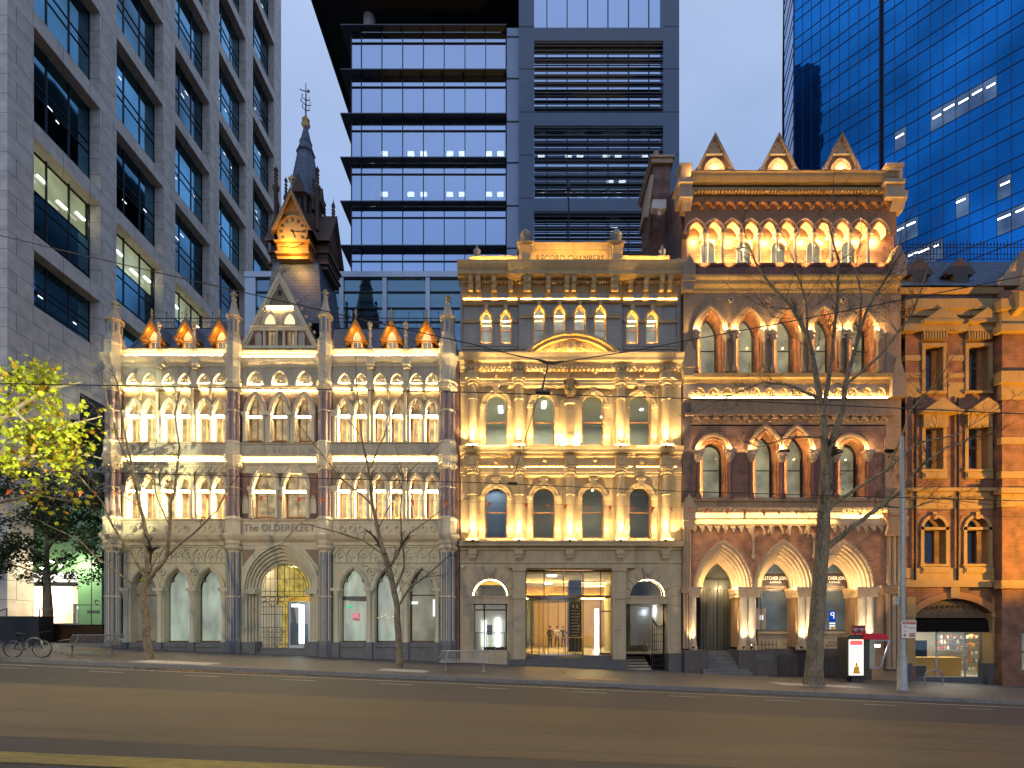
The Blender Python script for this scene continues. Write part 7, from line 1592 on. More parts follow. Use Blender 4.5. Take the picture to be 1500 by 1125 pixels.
# right bay standing proud
YB = YA - 0.5
for zl, zh, px, hw, t, s_ in ((640, 425, 1530, 20, 530, 610), (850, 640, 1530, 20, 700, 830), (1010, 850, 1545, 48, 925, 985)):
    k = MB(); k.wall(X(1468, YB), X(x9, YB), Z(zl, YB), Z(zh, YB), YB, [(rect_top(X(px, YB), L(hw), Z(t, YB)), Z(s_, YB))], 0.4, 0, 1); k.box(X(1468, YB), X(1470, YB), YB + 0.002, YA, Z(zl, YB), Z(zh, YB)); k.build('wall', ['amber_brick', 'amber_stone'], AB)
    window(AB, rect_top(X(px, YB), L(hw), Z(t, YB)), Z(s_, YB), YB + 0.3, 0.08, 0.07, 'brown_frame', 'glass_night' if t < 900 else 'glass_greenish', 1, (Z((t + s_) / 2, YB),))
for a, c, pr in ((437, 452, 0.3), (452, 478, 0.12), (474, 484, 0.28), (556, 585, 0.06), (543, 560, 0.25), (640, 650, 0.06), (714, 722, 0.25), (722, 742, 0.06), (850, 862, 0.22), (690, 700, 0.06)): k = MB(); k.pb(1467, x9, a, c, YB - pr, YB + 0.2); k.build('stone_band', 'amber_stone', AB)
k = MB(); k.prism_x([(YB, Z(470)), (YB - 0.5, Z(462)), (YB - 0.55, Z(440)), (YB, Z(436))], X(1474), X(1484)); k.build('bracket', 'amber_stone', AB)
k = MB(); k.lathe(X(1512, 1.5), 1.5, [(1.5, Z(425)), (1.5, Z(400)), (1.35, Z(380)), (1.0, Z(362)), (0.9, Z(355)), (1.0, Z(352)), (0.6, Z(335)), (0.0, Z(325))], 12); k.build('turret', 'stone_red', AB)
k = MB(); k.prism([(X(1466, 0.9), Z(418, .9)), (X(1470, .9), Z(404, .9)), (X(1480, .9), Z(398, .9)), (X(1492, .9), Z(378, .9)), (X(1510, .9), Z(372, .9)), (X(1510, .9), Z(418, .9))], 0.9, 1.3); k.build('shaped_gable', 'stone_red', AB)
# roof, cresting, dark dormers
k = MB(); k.add([(X(1322, 1), 1, Z(418, 1)), (X(x9, 1), 1, Z(418, 1)), (X(x9, 3.4), 3.4, Z(383, 3.4)), (X(1330, 3.4), 3.4, Z(383, 3.4)), (X(1322, 1), 12, Z(418, 1)), (X(1330, 3.4), 11, Z(383, 3.4)), (X(x9, 3.4), 11, Z(383, 3.4))], [(0, 1, 2, 3), (4, 0, 3, 5), (3, 2, 6, 5)]); k.build('slate_roof', 'slate', AB)
k = MB(); yr = 3.4; x0, x1, zr = X(1318, yr), X(1545, yr), Z(381, yr); n = 46
for i in range(n + 1): x = x0 + (x1 - x0) * i / n; k.tube([(x, yr, zr), (x, yr, zr + (1.25 if i % 4 == 0 else 0.95))], 0.018, 4); k.lathe(x, yr, [(0, zr + .85), (0.06, zr + 0.95), (0, zr + 1.12)], 4)
for h in (0.05, 0.35, 0.75): k.box(x0, x1, yr - 0.015, yr + 0.015, zr + h, zr + h + 0.03)
k.build('roof_cresting', 'iron', AB)
for px in (1347, 1408):
    k = MB(); yd = 1.2; g_ = lambda d, py: (X(px, yd) + L(d, yd), Z(py, yd)); k.prism([g_(-22, 399), g_(-1, 376), g_(22, 399), g_(18, 402), g_(10, 402), g_(10, 418), g_(-10, 418), g_(-10, 402), g_(-18, 402)], yd, 3.0); o = k.build('roof_dormer', 'dark_timber', AB)
# shopfront under a low arch
k = MB(); sa = pointed(X(1397, YA), L(56, YA), Z(899, YA), L(22, YA), 10); k.wall(X(1326, YA), X(1468, YA), Z(1010, YA), Z(846, YA), YA, [(sa, Z(1010, YA))], 0.5, 0); k.build('wall', 'amber_brick', AB)
k = MB(); k.ring(pointed(X(1397, YA), L(56, YA), Z(899, YA), L(22, YA), 10), pointed(X(1397, YA), L(56, YA), Z(899, YA), L(22, YA), 10, L(10)), YA - 0.06, YA + 0.02); k.build('arch', 'terracotta', AB)
for a, c in ((1328, 1341), (1454, 1468)): k = MB(); k.pb(a, c, 874, 975, YA - 0.08, YA + 0.5); k.pb(a - 1, c + 1, 898, 904, YA - 0.14, YA); k.build('pier', 'amber_stone', AB); k = MB(); k.prism([(X(a), ground(X(a)) - .2), (X(a), Z(972)), (X(c), Z(972)), (X(c), ground(X(c)) - .2)], YA - 0.12, YA + 0.5); k.build('plinth', 'granite_dark', AB)
k = MB(); k.pb(1393, 1406, 858, 876, YA - 0.16, YA); k.build('keystone', 'amber_stone', AB)
mat('carved_dark', (0.13, 0.085, 0.05), 0.7, 0.4, 7, bump=1.0)
k = MB(); k.prism([(X(1340, .75), Z(902, .75))] + pointed(X(1397, .75), L(56, .75), Z(898, .75), L(21, .75), 8) + [(X(1454, .75), Z(902, .75))], 0.75, 0.8); k.pb(1339, 1456, 901, 905, 0.6, 0.9)
for i in range(13): px = 1350 + 7.8 * i; k.tube([(X(px, .73) + 0.11 * (1 - t / 12) * cos(t * 0.8), 0.73, Z(893 - 4 * sin(pi * i / 12), .73) + 0.11 * (1 - t / 12) * sin(t * 0.8)) for t in range(11)], 0.03, 4)
k.build('carved_fascia', 'carved_dark', AB)
k = MB(); k.prism_x([(0.8, Z(905, .8)), (0.55, Z(908, .8)), (0.45, Z(925, .8)), (0.5, Z(926, .8)), (0.8, Z(910, .8))], X(1340, .6), X(1456, .6)); k.build('shop_awning', 'awning', AB)
SZ = Z(993, 0.9); sh = shell(X(1330, 1.0), X(1455, 6.5), 1.0, 6.5, SZ, Z(908, 1), 0).build('shop_room', ['lobby_floor', 'plaster', 'plaster'], AB)
k = MB(); [k.pb(a, c, 925, 994, 0.92, 1.0) for a, c in ((1338, 1340), (1372, 1373.2), (1414, 1415.2), (1438, 1442))]; k.pb(1338, 1442, 991, 994, 0.92, 1.0); fr = k.build('shop_frame', 'silver', AB); k = MB(); k.pb(1340, 1440, 924, 992, 0.96, 0.97); k.build('pane', 'glass_clear', fr)
k = MB(); k.pb(1442, 1456, 904, 998, 0.75, 1.1); k.pb(1330, 1338, 904, 998, 0.75, 1.1); k.pb(1330, 1456, 992, 1012, 0.5, 1.0); k.build('shop_surround', 'granite_dark', AB)
for px in (1362, 1433): k = MB(); k.box(X(px, 1.5) - 0.12, X(px, 1.5) + 0.12, 1.4, 1.6, Z(925, 1.5), Z(921, 1.5)); k.build('ceiling_lamp', 'downlight', AB)
lamp('AREA', (X(1390, 3), 3.0, Z(910, 1)), 380, (1.0, 0.9, 0.72), AB, (X(1390, 3), 3.01, -5), 3.0, sy=2.0)
k = MB(); k.box(X(1342, 2), X(1408, 2), 2.0, 2.8, SZ, Z(963, 2)); tag(k.build('shop_counter', 'counter_ochre'), 'ochre counter inside the lit shop', 'counter')
cn = {'white_paint': 'small white', 'sign_red': 'small red', 'panel_blue': 'small blue grey', 'timber': 'small brown', 'cream': 'small cream', 'ochre_paint': 'small orange', 'shirt_pale': 'small pale grey', 'granite_dark': 'small dark'}
sn = ['top back shelf', 'middle back shelf', 'bottom back shelf', 'top side shelf', 'second side shelf', 'third side shelf', 'fourth side shelf', 'lowest side shelf']
gc = ['white_paint', 'sign_red', 'panel_blue', 'timber', 'cream', 'ochre_paint', 'shirt_pale', 'granite_dark']
for s_, (a, c, py, yy) in enumerate(((1374, 1412, 935, 4.8), (1374, 1412, 943, 4.8), (1374, 1412, 951, 4.8), (1417, 1437, 935, 3.0), (1417, 1437, 947, 3.0), (1417, 1437, 959, 3.0), (1417, 1437, 971, 3.0), (1417, 1437, 983, 3.0))):
    k = MB(); k.box(X(a, yy), X(c, yy), yy, yy + 0.4, Z(py, yy) - 0.03, Z(py, yy)); sf = k.build('wall_shelf', 'silver', AB)
    for i in range(8 if a < 1400 else 6):
        x = X(a + 2 + (c - a - 4) * i / (7.0 if a < 1400 else 5.0), yy); h = rng.uniform(0.16, 0.30); k = MB(); k.lathe(x, yy + 0.1, [(0.07, Z(py, yy)), (0.075, Z(py, yy) + h * 0.7), (0.045, Z(py, yy) + h * 0.85), (0.045, Z(py, yy) + h)], 7)
        mm = rng.choice(gc); tag(k.build('shop_jar', mm), '%s jar on the %s of the lit shop' % (cn[mm], sn[s_]), 'jar', 'jars on the shop shelves')
k = MB(); k.pb(1338, 1358, 938, 962, 1.05, 1.09); sg = tag(k.build('window_poster', 'directory'), 'dark green square poster hanging inside the shop window', 'poster')
k = MB(); k.pb(1338, 1357, 975, 992, 1.1, 1.6); tag(k.build('display_crate', 'granite_dark'), 'dark grey crate low in the corner of the shop window', 'crate')
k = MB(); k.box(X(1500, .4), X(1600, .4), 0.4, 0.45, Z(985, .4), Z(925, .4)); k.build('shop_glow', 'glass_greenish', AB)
# ------------------------------------------------------------------ left office tower of pale concrete
brick('concrete_panel', (0.80, 0.66, 0.54), (0.76, 0.62, 0.51), (0.26, 0.22, 0.19), 2.3, 1.33, 0.8, 0.02, 0.15, 0.18)
XT = -35.0
LT = thing('concrete_office_tower', 'pale concrete office tower with deep set windows along its receding side', 'tower', (-42, 20, ground(-40)))
Ys0, B = 8.6, 7.13; OPN = 5.5; FL = 8.0; Zs = [25.25, 30.5] + [38.6 + FL * i for i in range(9)]; YEND = 44.6
k = MB(); k.box(XT - 16, XT - 1.3, 7.5, YEND - 0.5, 12, 112); k.build('core_wall', 'black', LT)
pier_edges = [(6.8, Ys0)] + [(Ys0 + OPN + B * i, Ys0 + B * (i + 1)) for i in range(4)] + [(Ys0 + OPN + 4 * B, YEND)]
for a, c in pier_edges: k = MB(); k.box(XT - 1.0, XT, a, c, Zs[0] if a > 7 else 4, 112); k.build('pier', 'concrete_panel', LT)
k = MB(); k.box(XT - 20, XT - 1.0, 6.8, 7.4, 4, 112); k.box(XT - 1.0, XT, 6.8, Ys0 - 0.0, -2, 4); k.build('front_wall', 'concrete_panel', LT)
k = MB(); k.box(XT - 1.0, XT + 0.02, Ys0, YEND, 12, Zs[0]); k.build('base_wall', 'concrete_panel', LT)
k = MB(); k.box(XT - 0.9, XT + 0.03, 12.2, 18.0, 15.6, 20.8); k.build('plant_opening', 'black', LT)
for zi, z in enumerate(Zs[1:]):
    k = MB(); k.box(XT - 1.0, XT - 0.02, Ys0, YEND, z - 1.2, z); k.build('spandrel', 'concrete_panel', LT)
lit_cells = {(1, 0): 'glass_office', (1, 1): 'glass_office', (1, 2): 'glass_office', (1, 3): 'glass_office'}
for c in range(5):
    for r in range(len(Zs) - 1):
        z0, z1 = Zs[r], Zs[r + 1] - 1.2; y0, y1 = Ys0 + B * c, Ys0 + B * c + OPN; xg = XT - 0.92
        k = MB(); n = 3
        for i in range(n + 1): yy = y0 + OPN * i / n; k.box(xg - 0.05, xg + 0.06, max(yy - 0.05, y0), min(yy + 0.05, y1), z0, z1)
        tr = [z0 + 0.9, z0 + (z1 - z0) * 0.44, z0 + (z1 - z0) * 0.56]
        for t in tr: k.box(xg - 0.05, xg + 0.07, y0, y1, t - 0.03, t + 0.03)
        w_ = k.build('window', 'mullion_dark', LT)
        lit = lit_cells.get((r, c)); zt = tr[2]
        k = MB(); k.quad((xg, y0, z0), (xg, y1, z0), (xg, y1, zt), (xg, y0, zt)); k.build('pane', 'glass_grey_tower', w_)
        k = MB(); k.quad((xg, y0, zt), (xg, y1, zt), (xg, y1, z1), (xg, y0, z1)); k.build('pane', 'glass_tower_room' if lit else 'glass_grey_tower', w_)
        if r == 2 and c < 2: k = MB(); k.quad((xg + 0.012, y0 + 1.9, z0 + 0.02), (xg + 0.012, y1 - 0.1, z0 + 0.02), (xg + 0.012, y1 - 0.1, tr[0] - .03), (xg + 0.012, y0 + 1.9, tr[0] - .03)); k.build('lit_pane', lit or 'glass_office', w_)
        if lit:
            k = MB(); k.quad((xg - 0.35, y0, zt), (xg - 0.35, y1, zt), (xg - 0.35, y1, z1 - 0.0), (xg - 0.35, y0, z1 - 0.0)); k.build('office_wall', lit, w_)
            for j in range(3): k = MB(); yy = y0 + 0.9 + 1.6 * j + (0.5 if r % 2 else 0); k.box(xg - 0.30, xg - 0.2, yy, yy + 0.75, z1 - 1.5 - 0.5 * (j % 2), z1 - 1.36 - 0.5 * (j % 2)); k.build('ceiling_lamp', 'office_lamp', w_)
        elif (r * 3 + c * 5) % 4 != 1:
            for j in range(2): k = MB(); yy = y0 + rng.uniform(0.3, 4.2); zz = z0 + (z1 - z0) * rng.uniform(0.25, 0.8); k.box(xg + 0.005, xg + 0.012, yy, yy + rng.uniform(0.25, 0.5), zz, zz + 0.11); k.build('ceiling_lamp', 'office_glint', w_)
# green tiled entrance below the tower
LB = thing('office_lobby', 'green tiled office entrance with lit glass doors under spotlights', 'building', (-30, 12, ground(-30)))
yl = 9.0; q_ = lambda px: X(px, yl); zq = lambda py: Z(py, yl)
k = MB(); k.box(q_(-60), q_(23), yl, yl + 0.4, 0, zq(790)); k.box(q_(114), q_(149), yl, yl + 0.4, 0, zq(790)); k.box(q_(-60), q_(149), yl + 0.1, yl + 0.6, zq(838), zq(740)); k.build('tiled_wall', 'tile_green', LB)
k = MB(); [k.box(q_(p) - 0.03, q_(p) + 0.03, yl - 0.02, yl, 0, zq(800)) for p in (6, 12, 134)]; [k.box(q_(-60 if a < 20 else 114), q_(23 if a < 20 else 149), yl - 0.012, yl, zq(p) - 0.02, zq(p) + 0.02) for p in (852, 886) for a in (0, 120)]; k.build('tile_joint', 'granite_dark', LB)
sh = shell(q_(23), q_(114), yl + 0.4, yl + 7, zq(917), zq(836), 0).build('lobby_room', ['lobby_floor', 'plaster', 'plaster'], LB)
k = MB(); k.box(q_(25), q_(112), yl + 0.5, yl + 0.56, zq(853), zq(838)); k.build('lit_fascia', 'poster_glow', LB)
k = MB(); k.box(q_(24), q_(113), yl + 0.3, yl + 0.5, zq(858), zq(852)); k.box(q_(56), q_(64), yl + 0.3, yl + 0.5, zq(918), zq(855)); k.box(q_(23), q_(25), yl + 0.3, yl + 0.5, zq(918), zq(838)); k.box(q_(112), q_(114), yl + 0.3, yl + 0.5, zq(918), zq(838)); fr = k.build('entrance_frame', 'mullion_dark', LB)
for a, c in ((40, 57), (85, 107)): k = MB(); k.ring([(q_(a + 3), zq(917)), (q_(a + 3), zq(884)), (q_(c - 3), zq(884)), (q_(c - 3), zq(917))], [(q_(a), zq(917)), (q_(a), zq(880)), (q_(c), zq(880)), (q_(c), zq(917))], yl + 3.6, yl + 3.8); k.build('lift_door', 'mullion_dark', LB); k = MB(); k.box(q_(a + 3), q_(c - 3), yl + 3.78, yl + 3.82, zq(917), zq(884)); k.build('lit_panel', 'poster_glow', LB)
lamp('AREA', (q_(68), yl + 2.5, zq(840)), 900, (1.0, 0.82, 0.58), LB, (q_(68), yl + 2.51, 0), 3.5, sy=2.0)
for px, py in ((28, 827), (50, 826), (100, 826), (111, 832), (85, 836), (70, 829)):
    k = MB(); k.lathe(q_(px), yl - 1.2, [(0.06, zq(py) - 0.06), (0.13, zq(py)), (0.10, zq(py) + 0.06), (0, zq(py) + 0.08)], 10); o = k.build('spotlight', 'spot_glow', LB)
k = MB(); [k.tube([(q_(px), yl - 1.2, zq(827) + 0.05), (q_(px), yl + 0.1, zq(815))], 0.03, 5) for px in (28, 50, 100, 111)]; k.build('spotlight_arm', 'iron', LB)
lamp('AREA', (q_(25), yl - 1.6, zq(820)), 230, (0.93, 1.0, 0.72), LB, (q_(25), yl, zq(895)), 0.6); lamp('AREA', (q_(118), yl - 1.6, zq(820)), 230, (0.93, 1.0, 0.72), LB, (q_(125), yl, zq(895)), 0.6)
k = MB(); k.box(q_(128), q_(146), yl - 0.02, yl, zq(898), zq(894)); k.ring([(q_(142) + 0.13 * cos(t * pi / 6), zq(882) + 0.13 * sin(t * pi / 6)) for t in range(11)], [(q_(142) + 0.17 * cos(t * pi / 6), zq(882) + 0.17 * sin(t * pi / 6)) for t in range(11)], yl - 0.03, yl); k.build('wall_emblem', 'granite_dark', LB)
for a, c, t, yy, m_, nm, lb in ((-60, 56.5, 904, 1.5, 'planter', 'planter_wall', 'tall black granite planter wall behind the parked bicycle'), (57, 150, 916, 3.2, 'hedge_soil', 'planter_wall', 'low brown planter wall in front of the green entrance')):
    k = MB(); k.box(X(a, yy), X(c, yy), yy, yy + 0.9, 0, Z(t, yy)); k.box(X(a, yy), X(c, yy), yy - 0.03, yy + 0.93, Z(t, yy), Z(t, yy) + 0.05); tag(k.build(nm, m_), lb, 'planter')
k = MB(); yy = 2.6; [k.tube([(X(p, yy), yy, Z(916, yy)), (X(p, yy), yy, Z(892, yy))], 0.03, 5) for p in (58, 114)]; k.tube([(X(58, yy), yy, Z(892, yy)), (X(80, yy), yy, Z(893, yy))], 0.03, 5); k.box(X(58, yy), X(114, yy), yy - 0.01, yy + 0.01, Z(915, yy), Z(913, yy)); tag(k.build('glass_balustrade_rail', 'steel'), 'thin steel handrail on the brown planter by the entrance doors', 'handrail')
k = MB(); k.tube([(X(-5, 1.2), 1.2, Z(897, 1.2)), (X(5, 1.2), 1.2, Z(893, 1.2)), (X(10, 1.2), 1.2, Z(891, 1.2)), (X(10, 1.2), 1.2, Z(905, 1.2))], 0.03, 6); tag(k.build('handrail', 'iron'), 'bent black handrail rising above the black planter wall', 'handrail')

# ------------------------------------------------------------------ glass office tower behind
yC = 17.8
CT = thing('glass_office_tower', 'glass office tower with dark sunshades and a louvred blue core behind the heritage row', 'tower', (X(700, yC), yC + 12, 0))
cx = lambda px, y=yC: X(px, y); cz = lambda py, y=yC: Z(py, y)
FINS = [45.6, 110, 174, 237.5, 301, 365, 428]
mat('shade_dark', (0.085, 0.10, 0.12), 0.45, 0.2, 3, metal=0.2)
mat('office_dim', (0.34, 0.40, 0.50), 0.8, 0.2, 0.6)
k = MB(); k.box(cx(515) + 0.2, cx(742) - 0.05, yC + 6.0, yC + 20, 0, cz(44)); k.build('core_wall', 'office_dim', CT)
xs_ = [515, 529.5] + [559.5 + 30.4 * i for i in range(7)]
for i, py in enumerate(FINS[:-1]):
    zt, zb = cz(py), cz(FINS[i + 1])
    k = MB(); k.box(cx(515) - 0.85, cx(742), yC - 0.52, yC - 0.01, zt - 0.09, zt); k.box(cx(515) - 0.85, cx(515) - 0.01, yC - 0.01, yC + 12, zt - 0.09, zt); k.build('sunshade', 'shade_dark', CT)
    k = MB(); k.box(cx(515) + 0.1, cx(741), yC + 0.05, yC + 6, zt - 0.4, zt - 0.1); k.build('floor_slab', 'office_dim', CT)
    k = MB()
    for px in xs_ + [741]: k.box(cx(px) - 0.035, cx(px) + 0.035, yC - 0.07, yC + 0.05, zb, zt - 0.12)
    k.box(cx(515), cx(741), yC - 0.06, yC + 0.05, zb + 0.30, zb + 0.36); k.box(cx(515), cx(741), yC - 0.08, yC, zt - 1.17, zt - 1.10)
    for px in xs_[1:]: k.prism_x([(yC - 0.5, zt - 0.12), (yC, zt - 0.12), (yC, zt - 0.6)], cx(px) - 0.02, cx(px) + 0.02)
    cw = k.build('curtain_wall', 'mullion_dark', CT)
    k = MB(); k.quad((cx(515), yC, zb), (cx(741), yC, zb), (cx(741), yC, zt - 0.12), (cx(515), yC, zt - 0.12)); k.quad((cx(515), yC, zb), (cx(515), yC + 12, zb), (cx(515), yC + 12, zt), (cx(515), yC, zt)); k.build('pane', 'glass_tower', cw)
    if i in (2, 3):
        for px in (563, 602, 620.5, 659, 677, 716, 733): k = MB(); k.box(cx(px, yC + 1.4) - 0.3, cx(px, yC + 1.4) + 0.3, yC + 1.3, yC + 1.5, cz(225 + 59.5 * (i - 2), yC + 1.4) - 0.16, cz(225 + 59.5 * (i - 2), yC + 1.4) + 0.14); k.build('ceiling_lamp', 'tower_lamp', cw)
k = MB(); k.box(cx(525), cx(733), yC + 0.6, yC + 0.66, cz(42), cz(26)); k.build('roof_screen', 'silver', CT)
k = MB(); k.box(X(462, 18.8), X(762, 18.8), 16.5, 46, 60.4, 63); k.box(X(462, 18.8) - 0.3, X(462, 18.8), 16.4, 46, 60.2, 63.2); k.build('soffit', 'soffit_black', CT)
k = MB(); k.lathe(cx(541, 20), 20, [(0.55, 40), (0.55, 60.4)], 16); k.build('round_column', 'white_paint', CT)
k = MB(); k.box(cx(742.5), cx(760), yC - 0.1, yC + 6, 0, cz(43)); st = k.build('stair_wall', 'panel_pale', CT)
k = MB(); [k.box(cx(742), cx(760), yC - 0.13, yC, cz(p) - 0.06, cz(p) + 0.06) for p in (56, 117, 180, 240, 303, 365)]; k.build('joint', 'mullion_dark', st)
y2 = 16.8
k = MB()
for a, c in ((760, 782.5), (971.5, 995)): k.box(X(a, y2), X(c, y2), y2, y2 + 14, 0, 96)
for a, c in ((40, 58), (164.5, 182.5), (290, 308)): k.box(X(782, y2), X(972, y2), y2 + 0.02, y2 + 4, Z(c, y2), Z(a, y2))
k.build('blue_cladding', 'panel_blue', CT)
k = MB()
for p in (39, 101, 164, 227, 290, 353): k.box(X(760, y2), X(782.5, y2), y2 - 0.012, y2, Z(p, y2) - 0.03, Z(p, y2) + 0.03); k.box(X(971.5, y2), X(995, y2), y2 - 0.012, y2, Z(p, y2) - 0.03, Z(p, y2) + 0.03)
k.build('cladding_joint', 'mullion_dark', CT)
k = MB(); k.box(X(783, y2), X(971, y2), y2 + 4, y2 + 4.2, 0, 96); k.build('rear_wall', 'office_dim', CT)
mul = [801.5, 831.5, 862, 892, 922.5, 952.5]
for (a, c) in ((-40, 40), (58, 164.5), (182.5, 290), (308, 430)):
    k = MB(); k.quad((X(782, y2), y2 + 0.5, Z(c, y2)), (X(972, y2), y2 + 0.5, Z(c, y2)), (X(972, y2), y2 + 0.5, Z(a, y2)), (X(782, y2), y2 + 0.5, Z(a, y2))); gp = k.build('core_glazing', 'glass_tower', CT)
    k = MB(); [k.box(X(p, y2) - 0.04, X(p, y2) + 0.04, y2 + 0.4, y2 + 0.52, Z(c, y2), Z(a, y2)) for p in mul]; k.build('mullion', 'mullion_dark', gp)
    if a > 0:
        k = MB(); p = a + 3
        while p < c - 2:
            k.box(X(783, y2), X(971, y2), y2 + 0.05, y2 + 0.32, Z(p, y2) - 0.035, Z(p, y2) + 0.035); k.box(X(783, y2), X(971, y2), y2 + 0.02, y2 + 0.1, Z(p + 5.4, y2) - 0.02, Z(p + 5.4, y2) + 0.02); p += 11.4 if int(p) % 3 else 14.0
        k.box(X(783, y2), X(971, y2), y2 + 0.02, y2 + 0.5, Z(a + 1.5, y2), Z(a, y2)); k.build('louvre', 'shade_dark', gp)
for px, py in ((793, 225), (833, 225), (850, 225), (888, 225), (906, 225), (946, 225), (793, 284), (833, 284), (850, 284), (888, 284), (906, 284), (894, 263), (912, 263), (900, 335)):
    k = MB(); yy = y2 + 1.6; k.box(X(px, yy) - 0.3, X(px, yy) + 0.3, yy, yy + 0.2, Z(py, yy) - 0.16, Z(py, yy) + 0.14); k.build('ceiling_lamp', 'tower_lamp', CT)
k = MB(); yy = 9.0; k.lathe(X(833, yy), yy, [(0.07, Z(420, yy)), (0.05, Z(280, yy)), (0.14, Z(278, yy)), (0.18, Z(272, yy)), (0.1, Z(267, yy)), (0, Z(265, yy))], 8); tag(k.build('flue_pole', 'iron'), 'thin dark pole with a rounded tip standing behind the name panel', 'pole')

# ------------------------------------------------------------------ low glass link building behind the gothic roofs
yA = 10.5
AT = thing('glass_link_building', 'low pale framed glass building behind the slate roofs of the gothic facade', 'building', (X(520, yA), yA + 3, 0))
k = MB(); k.box(X(360, yA), X(690, yA), yA - 0.2, yA + 7, Z(408, yA), Z(400, yA)); [k.box(X(p, yA) - w_, X(p, yA) + w_, yA - 0.15, yA + 0.1, 5, Z(408, yA)) for p, w_ in ((368, 0.4), (501, 0.16), (564, 0.16), (627, 0.16), (689, 0.2))]; k.build('frame', 'silver', AT)
k = MB(); [k.box(X(372, yA), X(690, yA), yA - 0.08, yA, Z(p, yA) - 0.05, Z(p, yA) + 0.05) for p in (428.5, 452, 472)]; k.box(X(400, yA), X(401, yA), yA - 0.1, yA, 5, Z(428, yA)); k.build('transom', 'mullion_dark', AT)
k = MB(); k.quad((X(372, yA), yA, 5), (X(690, yA), yA, 5), (X(690, yA), yA, Z(408, yA)), (X(372, yA), yA, Z(408, yA))); k.build('pane', 'glass_atrium', AT)
k = MB(); k.box(X(365, yA), X(690, yA), yA + 4.0, yA + 4.2, 5, Z(400, yA)); k.build('rear_wall', 'glass_greenish', AT)  # backdrop wall; the lit interior is put into its glowing material
k = MB(); [k.box(X(372, yA), X(690, yA), yA + 1.0, yA + 3, Z(p, yA) - 0.16, Z(p, yA) + 0.16) for p in (425, 436, 447, 463, 480)]; [k.box(X(380 + 37 * i, yA), X(381.5 + 37 * i, yA), yA + 2, yA + 2.1, 5, Z(410, yA)) for i in range(8)]; k.build('floor_edge', 'office_dim', AT)

# ------------------------------------------------------------------ blue mirror glass tower (right)
BT = thing('blue_glass_tower', 'tall faceted blue mirror glass tower with a few lit offices', 'tower', (55, 40, -2))
def pt(px, Zd): return Vector(((px - VX) * Zd / FPX, Zd - D))
dirv = Vector((1.044, -1.0)).normalized()
P0 = pt(1163, 60.0); Pm = pt(1149, 64.5)
chain = [pt(1146, 85), Pm, P0]; p = P0
for ln, rot in ((8.6, 0), (0.22, 40), (0.22, -40), (11.0, 0), (0.6, 35), (3.6, -16), (2.5, 12), (14, -6)):
    d2 = Vector((dirv.x * cos(R(rot)) - dirv.y * sin(R(rot)), dirv.x * sin(R(rot)) + dirv.y * cos(R(rot)))); p = p + d2 * ln; chain.append(p.copy())
ZB, ZTOP, FH = -2.0, 100.0, 3.45
k = MB(); mu = MB(); r2 = random.Random(5)
lit_list = [(3, 1), (3, 5), (3, 7), (5, 6), (6, 6), (7, 5)]
def facet_pts(a, b_): n = max(1, int((b_ - a).length / 1.0 + 0.5)); return [a + (b_ - a) * i / n for i in range(n + 1)]
